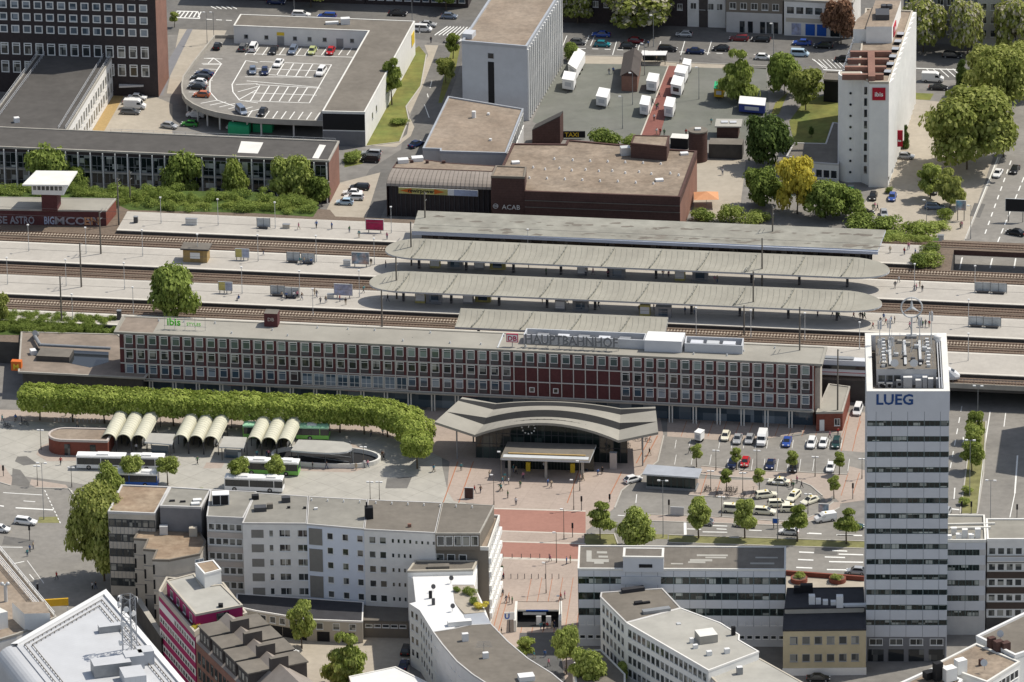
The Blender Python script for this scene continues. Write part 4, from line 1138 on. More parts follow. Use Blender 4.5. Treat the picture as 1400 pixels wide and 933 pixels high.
# event hall
ZH=9.6
P=[G('e8',1268,543,ZH),G('b3',912,222,ZH),G('a3',1004,826,ZH),G('a3',860,816,ZH),G('a3',300,765,ZH),G('a3',290,788,ZH),G('e8',1172,162,ZH),G('e8',1090,335,ZH)]
eh2=thing('event_hall','dark brown brick hall with large flat brown roof behind the farthest canopy','hall',P[1])
b=MB();b.prism(P,0,ZH-.26,'brick_brown');b.build('wall',eh2)
q=MB();dd=(P[2]-P[1]).normalized();qn=V((dd.y,-dd.x,0))*.006
q.quad([P[1]+qn-V((0,0,ZH)),P[2]+qn-V((0,0,ZH)),P[2]+qn-V((0,0,1.6)),P[1]+qn-V((0,0,1.6))],'brick_rose');q.build('side_wall',eh2)  # sun on the hall's right wall, put into a lighter brick colour
for zb in(6.0,7.6):
 c=MB();c.box((P[0]+P[1])/2-V((0,.05,0)),edge_len(P[0],P[1]),.2,zb,zb+.14,'roof_felt',ang(P[0],P[1]));c.build('ledge',eh2)
flat_roof(eh2,P,ZH,'roof_brown','brick_brown',.3,.5)
Q=[G('e8',1000,420,13.0),G('e8',1268,428,13.0),G('e8',1282,347,13.0),G('e8',1038,337,13.0)]
b2=MB();b2.prism(Q,0,12.8,'brick_brown');b2.build('stair_block',eh2);flat_roof(eh2,Q,13.0,'roof_brown','plaster_taupe',.25,.35,name='stair_block_roof')
put_text('graffiti','ACAB',1.6,'plaster_light',lerp(Q[0],Q[1],.58)+V((0,-.1,5.3-13.0)),ang(Q[0],Q[1]),eh2,.01,-.005)
c=MB();q=lerp(Q[0],Q[1],.12)+V((0,-.12,6.0-13.0))
for i in range(14):c.tube(q+V((.55*cos(i*.449),0,.55*sin(i*.449))),q+V((.55*cos((i+1)*.449),0,.55*sin((i+1)*.449))),.06,'plaster_light',n=4)
for dz in(-.2,.12):c.tube(q+V((-.5,0,dz)),q+V((.5,0,dz+.1)),.06,'plaster_light',n=4)
c.build('graffiti',eh2)
Q=[G('a3',645,782,13.0),G('a3',840,800,13.0),G('a3',855,742,13.0),G('a3',662,738,13.0)]
b2=MB();b2.prism(Q,ZH-.3,12.9,'brick_brown');b2.build('roof_room',eh2);flat_roof(eh2,Q,13.0,'roof_brown','brick_brown',.2,.3)
random.seed(11)
for i,(x,y)in enumerate([(115,60),(180,70),(258,65),(325,76),(400,72),(472,80),(545,78),(615,90),(690,84),(757,95),(860,92),(905,102),(95,117),(190,120),(287,124),(382,128),(478,134),(575,136),(672,142),(768,147),(425,25),(520,28),(615,32),(712,35),(808,40),(330,20),(230,14)]):
 q=G('b3',x,y,ZH);c=MB();c.tube(q,q+V((0,0,.5)),.28,'white_sheet',.18,n=6);solo('roof_vent',c,'tiny white vent on the brown hall roof','vent',q,'vents on the brown hall roof')
for s,x,y in(('a3',20,888),('a3',935,840),('b3',800,130)):
 q=G(s,x,y,ZH);c=MB();c.box(q,1.8,1.3,ZH,ZH+.5,'white_sheet',.15);solo('roof_light',c,'flat white roof light on the brown hall roof','roof light',q,'roof lights on the hall')
c=MB();q=G('a3',615,840,ZH);c.box(q,2.2,1.8,ZH,ZH+1.9,'metal_pale',.17);solo('ventilation_unit',c,'metal ventilation unit beside the brick roof room of the hall','ventilation unit',q)
for x,y,h in((100,770,0),(165,880,0)):pass
# copper roofed foyer with banner
ZE=8.2
E0,E1=G('e8',165,492,7.6),G('e8',1000,524,7.6)
T0,T1=G('e8',215,350,9.7),G('e8',1012,380,9.7)
fy=thing('hall_foyer','dark walled foyer with curved ribbed brown metal roof beside the brick hall','foyer',E0)
nk=6;rows=[]
for j in range(nk+1):
 a=math.pi/2*j/nk
 r0=lerp(E0,T0,1-cos(a));r1=lerp(E1,T1,1-cos(a));z=7.6+2.1*sin(a)
 rows.append([(lerp(r0,r1,t/24).x,lerp(r0,r1,t/24).y,z)for t in range(25)])
m_=MB()
for j in range(nk):m_.add(rows[j]+rows[j+1],[[i,i+1,26+i,25+i]for i in range(24)],'copper_brown',True)
for i in(0,24):m_.add([rows[j][i]for j in range(nk+1)]+[(rows[nk][i][0],rows[nk][i][1],0),(rows[0][i][0],rows[0][i][1],0)],[list(range(nk+3))],'brick_brown')
m_.build('curved_roof',fy)
c=MB()
for i in range(0,25,1):
 for j in range(nk):c.tube(Vector(rows[j][i])+V((0,-.03,.03)),Vector(rows[j+1][i])+V((0,-.03,.03)),.06,'roof_felt',n=4,cap=False)
c.build('roof_seams',fy)
w_=MB();a,b2=lerp(E0,E1,.02),lerp(E0,E1,.995);w_.prism([(a.x,a.y+.9),(b2.x,b2.y+.9),(b2.x,b2.y+5),(a.x,a.y+5)],0,7.7,'brick_dark');w_.build('wall',fy)
for i in range(21):
 c=MB();q=lerp(a,b2,(i+.5)/21);c.box((q.x,q.y+.8),.16,.25,.1,7.3,'metal_dark',ang(a,b2));c.build('fin',fy)
Q=[T0,T1]+[G('e8',x,y,9.7)for x,y in((1040,336),(640,310),(530,292),(272,268))]
b2=MB();b2.prism(Q,0,9.6,'brick_brown');b2.build('back_wall',fy);flat_roof(fy,Q,9.7,'roof_tan','brick_brown',.1,.25)
for x,y,sx in((298,305,2.4),(412,290,2.6),(368,308,.7),(490,312,.7),(622,312,.8)):
 c=MB();q=G('e8',x,y,9.7);c.box(q,sx,sx*.7,9.7,9.7+(.9 if sx>1 else .6),'white_sheet' if sx>1 else 'brick_brown',.15);solo('roof_light',c,('white roof light' if sx>1 else 'small dark vent')+' on the strip behind the curved foyer roof','roof light',q)
E2=(E0+E1)/2
bp0,bp1=G('e8',262,552,6.1),G('e8',895,578,6.1)
bn=thing('banner','long yellow to white banner with orange arrow ends and black lettering on the foyer','banner',(bp0+bp1)/2)
bl=edge_len(bp0,bp1);bz=bp0.z;ba=ang(bp0,bp1)
def bq(u0,u1,z0,z1,m,o=.0):
 a,c_=offs(bp0,bp1,u0,o),offs(bp0,bp1,u1,o);return[(a.x,a.y,z0),(c_.x,c_.y,z0),(c_.x,c_.y,z1),(a.x,a.y,z1)],m
c=MB();c.box(offs(bp0,bp1,bl/2,-.06),bl,.1,bz,bz+1.5,'sign_white',ba)
c.quad(*bq(0,bl*.62,bz+.02,bz+1.48,'poster_yellow',.004));c.quad(*bq(bl*.70,bl,bz+.02,bz+1.48,'poster_lilac',.004))
for u0,u1,flip in((.3,3.0,1),(8.2,10.6,0)):
 x0,x1=(u0,u1)if flip else(u1,u0);p0,p1=offs(bp0,bp1,x0,.01),offs(bp0,bp1,x1,.01)
 c.quad([(p0.x,p0.y,bz+.75),(p1.x,p1.y,bz+.1),(p1.x,p1.y,bz+1.4)],'sign_orange')
c.build('panel',bn)
q=offs(bp0,bp1,5.2,.03);put_text('lettering','rewirpower',1.25,'black',(q.x,q.y,bz+.4),ba,bn,.01,.03)
# red brown brick corner at the market and TAXI sign
P=[G('a3',110,760,3),G('a3',258,790,3),G('a3',268,650,3),G('a3',100,675,3)]
c=MB();q0,q1=G('a3',110,785,0),G('a3',262,785,0)
wl=thing('brick_shelter','dark brick shelter with one sloping roof beside the foot of the grey slab','shelter',q0)
qb=V((.8,3.6,0));h0,h1=3.4,6.8
vs=[q0,q1,q1+qb,q0+qb];top=[V((v.x,v.y,h))for v,h in zip(vs,(h0,h1,h1,h0))]
c.add([tuple(v)for v in vs]+[tuple(v)for v in top],[[0,1,5,4],[1,2,6,5],[2,3,7,6],[3,0,4,7]],'brick_brown');c.build('wall',wl)
c=MB();c.add([tuple(v+V((0,0,.03)))for v in top]+[tuple(v+V((0,0,.25)))for v in top],[[4,5,6,7],[0,1,5,4],[1,2,6,5],[2,3,7,6],[3,0,4,7]],'roof_dark');c.build('roof',wl)
q0,q1=G('a3',272,755,0),G('a3',398,755,0)
tx=thing('taxi_sign','black sign board with yellow TAXI lettering beside the shelter','sign',(q0+q1)/2)
c=MB();c.box((q0+q1)/2,(q1-q0).length,.3,.3,1.9,'black',ang(q0,q1));c.build('board',tx)
put_text('letters','TAXI',1.5,'sign_yellow',lerp(q0,q1,.42)+V((0,-.2,.6)),ang(q0,q1),tx,.02,.02)
# round brick tower and low wall by the hall
q=G('a3',1010,870,0)
rt2=thing('brick_stair_tower','round dark brick stair tower with a grey cap beside the brick hall','stair tower',q)
hh=HT('a3',1010,705,870);c=MB();c.tube(q,q+V((0,0,hh-.3)),2.2,'brick_brown',n=20);c.build('wall',rt2)
c=MB();c.tube(q+V((0,0,hh-.3)),q+V((0,0,hh)),2.3,'roof_warm',n=20);c.box(q,1.4,1.0,hh,hh+.4,'white_sheet');c.build('roof',rt2)
c=MB();a,b2=G('a3',1068,862,0),G('a3',1250,866,0);c.prism([a,b2,b2+V((.5,4,0)),a+V((.5,4,0))],0,3.6,'wall_dark','roof_warm');solo('garden_wall',c,'long dark low building with flat top right of the round brick tower','outbuilding',a)
c=MB();a,b2=G('a3',860,806,0),G('a3',955,812,0);c.prism([a,b2,b2+V((.5,3,0)),a+V((.5,3,0))],0,2.6,'black','concrete_white');solo('link_roof',c,'white roofed link between the hall and the round brick tower','link building',a)
q=G('a3',1172,750,0)
ck2=thing('market_kiosk','square brick kiosk with pale flat roof and two roof lights','kiosk',q)
a,b2=G('a3',1112,750,0),G('a3',1228,752,0);c=MB();c.prism([a,b2,b2+V((.5,4,0)),a+V((.5,4,0))],0,2.8,'brick_brown');c.build('wall',ck2)
c=MB();c.prism([a+V((-.5,-.5,0)),b2+V((.7,-.5,0)),b2+V((1.2,4.6,0)),a+V((0,4.6,0))],2.8,3.1,'concrete','roof_light',True);c.build('roof',ck2)
for t in(.3,.7):c=MB();c.box(lerp(a,b2,t)+V((.4,2.2,0)),1.6,1.4,3.1,3.3,'glass_dark',0,'panel_grey');c.build('roof_light',ck2)
# pitched brick kiosk on the market
F_=[G('a3',595,495,0),G('a3',680,500,0)];bk=G('a3',700,375,0)-F_[1]
kb_=thing('pump_house','narrow brown brick house with pitched roof standing on the market square','kiosk',F_[0])
kh=HT('a3',600,412,495);c=MB();P=[F_[0],F_[1],F_[1]+bk,F_[0]+bk]
c.prism(P,0,kh,'brick_rose');c.quad([F_[0],F_[1],F_[1]+V((0,0,kh)),F_[0]+V((0,0,kh))],'brick_brown')if 0 else None;c.build('wall',kb_)
c=MB();r0,r1=lerp(F_[0],F_[1],.62),lerp(P[3],P[2],.62);up=V((0,0,kh+1.5));ev=V((0,0,kh-.1));ox=V((.4,0,0))
c.add([F_[0]+ev-ox,P[3]+ev-ox,r1+up,r0+up,F_[1]+ev+ox,P[2]+ev+ox],[[0,3,2,1],[3,4,5,2]],'slate');c.add([F_[0]+ev,F_[1]+ev,r0+up],[[0,1,2]],'brick_brown');c.add([P[3]+ev,P[2]+ev,r1+up],[[0,1,2]],'brick_brown');c.build('roof',kb_)
# signal tower with graffiti base
q0,q1=G('b1',-60,365,ZB),G('b1',578,374,ZB)
sg=thing('signal_box','old signal tower with white roof over a long graffiti covered brick base','signal tower',q1)
zt=HT('b1',578,292,374,ZB)
nb_=V((1.9,7.5,0))
P=[q0,q1,q1+nb_,q0+nb_]
b=MB();b.prism(P,ZB,zt-.25,'brick_red');b.build('base_wall',sg)
flat_roof(sg,P,zt,'roof_station','concrete',.1,.25)
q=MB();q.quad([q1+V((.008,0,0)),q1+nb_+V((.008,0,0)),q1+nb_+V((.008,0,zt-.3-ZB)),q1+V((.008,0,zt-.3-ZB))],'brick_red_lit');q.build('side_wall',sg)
random.seed(4)
for x0,x1,txt,m in((55,190,'ASTRO','graffiti'),(325,520,'MCOW','graffiti'),(-20,50,'SE','graffiti'),(232,305,'BIG','poster_lilac'),(455,545,'EN','tarp_orange')):
 qa,qb2=lerp(q0,q1,(x0+60)/638),lerp(q0,q1,(x1+60)/638);put_text('graffiti',txt,2.5,m,lerp(qa,qb2,.5)+V((0,-.08,.3)),ang(q0,q1),sg,.01,.06).scale=(.9*(qb2-qa).length/(len(txt)*1.45),1,1)
tb0,tb1=G('b1',228,290,zt),G('b1',312,292,zt);tdir=(tb1-tb0)
b=MB();tq=V((.6,4.2,0));zs_=HT('b1',270,200,290,zt);b.prism([tb0,tb1,tb1+tq,tb0+tq],zt-.1,zs_+.2,'brick_red');b.build('shaft',sg)
c0,c1=tb0-tdir.normalized()*2.1,tb1+tdir.normalized()*1.6;cq=V((.8,5.4,0))
zc2=zs_+2.5
b=MB();b.prism([c0-V((0,.5,0)),c1-V((0,.5,0)),c1+cq,c0+cq],zs_,zc2,'white_wall',None,True);b.build('cabin',sg)
LC=edge_len(c0,c1);windows(sg,c0-V((0,.5,0)),c1-V((0,.5,0)),[zs_+1.0],lin(0,LC,7,.2),LC/7-.12,1.3,'white_frame','glass_dark',sill=False)
b=MB();b.prism([c0+V((-2.0,-1.6,0)),c1+V((1.2,-1.6,0)),c1+cq+V((2.0,1.8,0)),c0+cq+V((-.2,1.8,0))],zc2,zc2+.35,'white_wall','concrete_white',True);b.build('roof',sg)
# hotel tower
ZI=25.4
i0,i1,ib=G('a4',550,452,ZI),G('a4',655,452,ZI),G('e7',846,118,ZI)
ho=thing('hotel_tower','slim white hotel tower with saw tooth side and red sign below its roof','hotel',i1)
dA=(i1-i0).normalized();dB=(ib-i1);dB.z=0
L0=G('a4',388,425,ZI);iw=(i0-L0).length
B0=lerp(L0,i0,.05)
body=[L0+dA*4.2+V((0,1.2,0)),i0+V((0,1.2,0)),i0,i1,i1+dB*.999,B0+dB*.97]
b=MB();b.prism(body,0,ZI-.26,'white_wall');b.build('wall',ho)
flat_roof(ho,body,ZI,'roof_tan','plaster_sand',.35,.35)
ctr=L0+dA*2.6+V((0,2.6,0));c=MB();c.tube((ctr.x,ctr.y,0),(ctr.x,ctr.y,ZI+.3),2.75,'white_wall',n=24);c.tube((ctr.x,ctr.y,ZI+.3),(ctr.x,ctr.y,ZI+.33),2.4,'plaster_sand',n=24);c.build('stair_tower',ho)
c=MB();a=L0+dA*2.6;c.prism([a,L0+dA*5.3,L0+dA*5.3+V((.3,4,0)),a+V((.3,4,0))],0,ZI-.1,'white_wall');c.build('stair_tower_side',ho)
for i in range(8):
 c=MB();q=L0+dA*2.55+V((0,-.18,ZI-3.6-i*2.75-L0.z));c.tube(q,q-V((0,.12,0)),.3,'glass_dark',n=10);c.build('porthole',ho)
 c=MB();wa_,wb_=body[0],body[1];q=offs(wa_,wb_,edge_len(wa_,wb_)-.75,.06);c.box(q,1.15,.12,ZI-3.4-i*2.75,ZI-1.6-i*2.75,'glass_dark',ang(i0,i1));c.build('stair_window',ho)
nT=14;tl=dB.length/nT;du=dB.normalized();dn=V((du.y,-du.x,0))
for i in range(nT): # saw-tooth bays along the sunny side
 a=i1+du*(tl*i);c=MB()
 tri=[a+dn*.05,a+du*tl+dn*.9,a+du*tl+dn*.05]
 c.prism(tri,2.5,ZI-.05,'white_wall');c.build('bay',ho)
for i in range(9):
 c=MB();c.box(offs(i1,ib,.8,.03),.9,.1,1.5+i*2.75,2.9+i*2.75,'glass_dark',ang(i1,ib));c.build('side_window',ho)
for i in range(6):
 c=MB();q=i1+du*(6+i*5.2)-dn*.9;c.box((q.x,q.y),1.9,1.6,ZI,ZI+.75,'black',ang(i1,ib),'zinc');c.build('roof_fan',ho)
J0,J1=G('e7',262,252,29.5),G('e7',628,292,29.5);J1=J0+dA*(J1-J0).length
jm=J0+dA*((J1-J0).length*.34)
b=MB();b.prism([J0,jm,jm+dB*.34,J0+dB*.14],ZI-.2,28.6,'white_wall','roof_tan');b.prism([jm-du*.8,J1-du*.8,J1+dB*.36,jm+dB*.36],ZI-.2,29.5,'white_wall','roof_tan');b.build('penthouse',ho)
c=MB();q=lerp(jm,J1,.5)+du*6;c.box(q,3.2,4.6,29.5,30.8,'metal_dark',ang(i0,i1));c.build('roof_plant',ho)
for k_ in(0,1):c=MB();q=lerp(jm,J1,.45+.2*k_)+du*12;c.tube((q.x,q.y,29.5),(q.x,q.y,30.4),.8,'metal_dark',n=10);c.build('roof_fan',ho)
for i in range(4):
 c=MB();q=lerp(i0,i1,.1)+du*(2.5+i*5.2)-dA*2.2;c.box(q,9.5,1.0,ZI,ZI+1.3,'brick_rose',ang(i0,i1));c.build('roof_wall',ho)
c=MB();q=lerp(i0,i1,.1)+du*9-dA*1.0;c.box(q,1.6,17,ZI,ZI+1.5,'brick_rose',ang(i0,i1));c.build('roof_duct',ho)
for i in range(5):fence_rail(ho,'roof_rail',[B0+du*(4+i*4.4),B0+du*(7.4+i*4.4)],1.3,'zinc',1.1,.05)
def sign(root_label,at,sz,a,txt,size,cat='sign',m='sign_red',tm='sign_white',name='wall_sign'):
 t=thing(name,root_label,cat,at);c=MB();c.box(at,sz[0],.2,at[2],at[2]+sz[1],m,a);c.build('board',t)
 nn_=V((sin(a),-cos(a),0));put_text('letters',txt,size,tm,Vector(at)+nn_*.13+V((0,0,sz[1]*.32)),a,t,.02,.03);return t
q=offs(i0,i1,edge_len(i0,i1)*.5,.12);sign('square red ibis sign on the front of the white hotel tower',(q.x,q.y,ZI-4.1),(3.0,3.0),ang(i0,i1),'ibis',1.5)
q=offs(i1,ib,12.5,1.2);sign('narrow red ibis sign sticking out on the hotel side',(q.x,q.y,5.4),(1.5,4.0),ang(i0,i1),'ibis',.6)
q=J1+du*4.0+dA*.12;t=sign('red ibis sign high on the side of the hotel penthouse',(q.x,q.y,26.0),(4.6,2.6),ang(i1,ib),'ibis',1.6)
# hotel wing and garden
P=[G('a4',250,885,4.5),G('a4',385,895,4.5),G('a4',385,672,4.5),G('a4',352,668,4.5),G('a4',312,782,4.5),G('a4',140,778,4.5),G('a4',100,850,4.5)]
hw_=thing('hotel_wing','low dark roofed hotel wing around a small lawn','hotel wing',P[1]);block(hw_,P,0,4.5,'plaster_light','roof_felt','plaster_grey',.15,.3)
L6=edge_len(P[0],P[1]);windows(hw_,P[0],P[1],[1.0],lin(0,L6,3,.3),1.5,2.0,'white_frame','glass_dark')
P=[G('a4',300,530,6),G('a4',388,535,6),G('a4',388,395,6),G('a4',300,392,6)]
P=[G('a4',302,435,5.5),G('a4',390,440,5.5),G('a4',412,398,5.5),G('a4',312,392,5.5)]
hx=thing('hotel_annex','dark flat roofed cube behind the round stair tower of the hotel','annex',P[0]);block(hx,P,0,5.5,'black','roof_felt','roof_felt',.2,.3)
# background row along the north street
def row_house(name,label,cat,s,x0,y0,x1,y1,h,dpt,wallm,rows,n,ww,wh,frame='white_frame',gl='glass_mix',roofm='roof_grey',fn=None,**kw):
 a,c_=G(s,x0,y0,0),G(s,x1,y1,0);d=(c_-a).normalized();nv=V((-d.y,d.x,0))*dpt
 t=thing(name,label,cat,a);P=[a,c_,c_+nv,a+nv]
 block(t,P,0,h,wallm,roofm,'concrete',.3,.35)
 windows(t,a,c_,rows,lin(0,(c_-a).length,n,.4),ww,wh,frame,gl,**kw)
 return t,a,c_
row_house('office_building','dark brick building with small windows behind the flowering street tree','building','p',748,30,939,36.5,22,14,'brick_dark',[4.2,7.6,11,14.4],13,1.3,1.6,vert=1)
t,a,c_=row_house('apartment_house','white plastered apartment house with a dark stair strip','apartment house','p',940,36.5,992,38.5,22,13,'plaster_light',[4.5,7.8,11.1,14.4],4,1.5,1.7,vert=1)
q=MB();q.box(offs(a,c_,edge_len(a,c_)*.42,.04),2.2,.1,0,20,'slate',ang(a,c_));q.build('stair_strip',t)
t,a,c_=row_house('apartment_house','grey brown apartment house with pale ground floor shopfront','apartment house','p',992.5,44,1070,47,22,13,'plaster_taupe',[6.0,9.4,12.8,16.2],5,1.6,1.7,vert=1)
q=MB();q.box(offs(a,c_,edge_len(a,c_)/2,.05),edge_len(a,c_)-.2,.1,0,5.2,'plaster_grey',ang(a,c_));q.build('ground_floor',t)
for u in(4,6,9,10.6,12.2):q=MB();q.box(offs(a,c_,u,.12),1.2,.1,.1,3.0,'glass_dark',ang(a,c_));q.build('shop_window',t)
t,a,c_=row_house('shop_building','two storey white shop with dark windows and blue door','shop','p',1072,48.5,1166,53,9.0,14,'plaster_light',[5.6],7,1.9,1.9,gl='glass_dark',roofm='roof_tan')
for u,m in((3,'poster_pale'),(6.4,'sign_ublue'),(9.2,'sign_ublue'),(12.5,'glass_dark'),(15.2,'poster_pale')):q=MB();q.box(offs(a,c_,u,.06),2.3,.1,.3,3.2,m,ang(a,c_));q.build('shop_window',t)
q=MB();q.box(offs(a,c_,7,.08),13,.16,3.6,4.6,'plaster_sand',ang(a,c_));q.build('shop_fascia',t)
row_house('apartment_house','grey apartment block half hidden by flowering trees right of the hotel','apartment house','p',1235,58,1335,62,17.0,13,'concrete_block',[2.5,6.2,9.9,13.2],7,1.6,1.8,vert=1)
t,a,c_=row_house('apartment_house','grey apartment house with orange tiled roof at the upper right corner','apartment house','p',1335.5,62,1460,66,12.5,12,'plaster_grey',[2.2,5.6,9.0],9,1.5,1.8)
b=MB();d=(c_-a);nv=V((-d.y,d.x,0)).normalized();b.add([a+V((0,-.5,12.6)),c_+V((0,-.5,12.6)),c_+nv*6+V((0,0,16.5)),a+nv*6+V((0,0,16.5)),c_+nv*12.4+V((0,0,12.6)),a+nv*12.4+V((0,0,12.6))],[[0,1,2,3],[3,2,4,5],[0,3,5],[1,4,2]],'tarp_orange');b.build('tiled_roof',t)
row_house('apartment_house','dark apartment house in shade across the street from the grey slab','apartment house','p',500,6,640,11,16,12,'brick_dark',[1.2,5.2,9],11,1.6,1.8,gl='glass_blue')
row_house('apartment_house','shaded apartment house at the top edge left of the parking deck','apartment house','p',300,-1,499,6,16,12,'brick_dark',[1.2,5.2,9],14,1.6,1.8)
# ================================================================ south of the square
def panels(root,p0,p1,z0,z1,n,m='panel_white',out=.05,name='panel_band',joint='panel_joint'):
 """one storey-high band of facade panels with dark joints"""
 b=MB();L_=edge_len(p0,p1);a=ang(p0,p1)
 b.box(offs(p0,p1,L_/2,out*.4),L_,out*1.2,z0,z1,m,a)
 for i in range(n+1):b.box(offs(p0,p1,min(L_-.04,max(.04,L_*i/n)),out),.07,.03,z0+.01,z1-.01,joint,a)
 return b.build(name,root)
# ---- tall office tower with rooftop emblem
ZL=57.0
f0,f1=G('e6',92,785,ZL),G('e6',745,785,ZL)
kb0=G('e6',78,325,ZL)
P=quad4(f0,f1,kb0)
lt=thing('high_rise','tall pale panelled office tower with blue LUEG letters and open roof terrace','office tower',f0)
b=MB();b.prism(P,0,ZL-4.2,'panel_grey');b.build('wall',lt)
LL=edge_len(f0,f1);aL=ang(f0,f1);dL=(f1-f0).normalized();nL=V((dL.y,-dL.x,0));LD=(kb0-f0).length
def LP(u,d,z):q=f0+dL*u+(kb0-f0).normalized()*d;return V((q.x,q.y,z))
band_z=[ZL-3.5-3.22*i for i in range(15)]
ups=[0,.109,.296,.495,.70,.895,1]
for i,z in enumerate(band_z):
 zt_=(ZL-.6)if i==0 else band_z[i-1]-.58;zb_=z+.58
 b=MB();b.box(offs(f0,f1,LL/2,.03),LL,.14,zb_,zt_,'panel_white',aL)
 for t in ups[1:-1]:b.box(offs(f0,f1,LL*t,.10),.07,.03,zb_+.01,zt_-.01,'panel_joint',aL)
 b.build('panel_band',lt)
b=MB();z0_=5.4;b.box(offs(f0,f1,LL/2,.03),LL,.14,z0_,band_z[-1]-.58,'panel_white',aL)
for t in ups[1:-1]:b.box(offs(f0,f1,LL*t,.10),.07,.03,z0_+.01,band_z[-1]-.6,'panel_joint',aL)
b.build('panel_band',lt)
ctr_=[];
for z in band_z: # one window strip per bay and storey
 for k in range(6):
  u0,u1=LL*ups[k],LL*ups[k+1]
  windows(lt,f0,f1,[z-.56],[(u0+u1)/2],u1-u0-.06,1.12,'green_frame','glass_green',fw=.1,vert=0 if k in(0,5)else 2 if k!=1 else 2,sill=False,proud=.04)
fR=P[1],P[2]
for z in band_z:windows(lt,fR[0],fR[1],[z-.56],[LD*(i+.5)/3 for i in range(3)],LD/3-.1,1.12,'green_frame','glass_green',fw=.1,vert=3,sill=False)
b=MB();b.box(offs(f0,f1,LL/2,-.4),LL-.4,.9,0,5.3,'concrete_block',aL);b.build('base_wall',lt)
windows(lt,f0,f1,[3.6],[LL*(k+.5)/4 for k in range(4)],2.6,1.4,'white_frame','glass_dark',fw=.12,vert=1,out=.06)
for k in range(4):b=MB();b.box(offs(f0,f1,LL*(k+.5)/4,.08),3.0,.12,.2,2.7,'glass_dark',aL);b.build('shop_window',lt)
# roof terrace: ring wall, sunken roof, plant room, racks and dishes
rw=MB();I=inset(P,1.05);n=4
O=inset(P,-.12)
vs=[(p[0],p[1],ZL-4.25)for p in O]+[(p[0],p[1],ZL)for p in O]+[(p[0],p[1],ZL)for p in I]+[(p[0],p[1],ZL-3.2)for p in I]
for j in range(3):rw.add(vs,[[j*4+i,j*4+(i+1)%4,(j+1)*4+(i+1)%4,(j+1)*4+i]for i in range(4)],'panel_white' if j!=1 else 'concrete_white')
rw.build('parapet',lt)
b=MB();b.poly([(p[0],p[1])for p in I],ZL-3.2,'roof_felt');b.build('roof',lt)
b=MB();b.prism([LP(1.9,10.5,0),LP(LL-2.2,10.5,0),LP(LL-2.2,LD-2.0,0),LP(1.9,LD-2.0,0)],ZL-3.2,ZL+.2,'plaster_grey','roof_warm');b.build('plant_room',lt)
pr0,pr1=LP(1.9,10.5,0),LP(LL-2.2,10.5,0)
PD=lambda d:11.3+(d-3.6)*(LD-15.4)/18.0
PU=lambda u:2.6+(u-2.6)*(LL-5.6)/13.2
windows(lt,pr0,pr1,[ZL-2.4],[1.0,2.5,4.0],1.4,1.4,'grey_frame','glass_mix',name='plant_window',sill=False)
b=MB();b.box(offs(pr0,pr1,8.3,.05),3.6,.1,ZL-3.1,ZL-.9,'panel_grey',aL);b.build('plant_door',lt)
c=MB()
for d in(.4,.9):c.tube(LP(LL-d-.9,2,ZL-.3),LP(LL-d-.9,LD-2,ZL-.3),.12,'metal_white',n=6)
c.build('pipe',lt)
for i,(u,h,wd_)in enumerate(((7.9,2.2,1.7),(10.0,1.6,1.2),(11.2,2.2,.9),(12.3,1.9,1.0),(14.0,1.9,1.3))):
 c=MB();c.box(LP(u,9.6,0),wd_,.9,ZL-3.2,ZL-3.2+h,'metal_pale',aL,'white_sheet');solo('roof_cabinet',c,'pale equipment cabinet on the roof terrace of the tall tower','cabinet',LP(u,9.6,ZL-3.2),'equipment cabinets on the tower roof')
for i,(u,h)in enumerate(((2.8,1.0),(4.4,.9),(6.3,1.5),(3.3,.6))):
 c=MB();c.box(LP(u,9.7,0),1.2,.9,ZL-3.2,ZL-3.2+h,'metal_grey',aL);c.tube(LP(u,9.24,ZL-3.2+h*.5),LP(u,9.2,ZL-3.2+h*.5),.35,'black',n=10);solo('condenser_unit',c,'grey air conditioning unit at the tower plant room windows','air conditioner',LP(u,9.7,ZL-3.2),'air conditioners on the tower roof')
random.seed(21)
zt_=ZL+.2
for sx,nm in((3.6,'left'),(15.0,'right')):
 for k in range(9):
  c=MB();d=4.0+k*2.15
  q=LP(PU(sx)+random.uniform(-.2,.2),PD(d),zt_);c.box(q,.7,.55,zt_,zt_+.5,'white_sheet' if k%2 else 'metal_pale',aL);c.tube(q+dL*.9,q+dL*.9+V((0,0,.9)),.05,'metal_pale',n=4)
  solo('cable_support',c,'small white cable support in the row on the tower roof','cable support',q,'cable supports on the tower roof')
def antenna(u,d,h,panels_=True,lab='slim antenna mast with panel aerials on the tower roof'):
 q=LP(PU(u),PD(d),zt_);t=thing('antenna_mast',lab,'antenna',q,0,'antenna masts on the tower roof')
 c=MB();c.tube(q,q+V((0,0,h)),.09,'metal_pale',.05,n=6)
 for k in range(3):a=k*2.1;c.tube(q+V((cos(a),sin(a),0))*.7,q+V((0,0,h*.35)),.035,'metal_pale',n=4)
 c.build('pole',t)
 if panels_:
  for k in range(3):
   a=k*2.1+u;c=MB();r=q+V((cos(a),sin(a),0))*.32;c.box(r,.24,.16,q.z+h-2.1,q.z+h-.3,'metal_white',a);c.build('panel_aerial',t)
for u,d,h,p_ in((2.7,19.5,5.0,True),(5.2,20.5,5.0,True),(12.9,20.5,5.4,True),(15.8,19.0,7.0,True),(15.6,13,3.2,False),(2.6,12,3.4,True),(8.3,12,2.8,False),(10.8,14,2.8,False),(6.2,11,4.2,False),(14.2,8,2.4,False),(2.7,6.5,2.0,False),(5.6,15,3.0,True),(13.6,16,2.6,False)):antenna(u,d,h,p_)
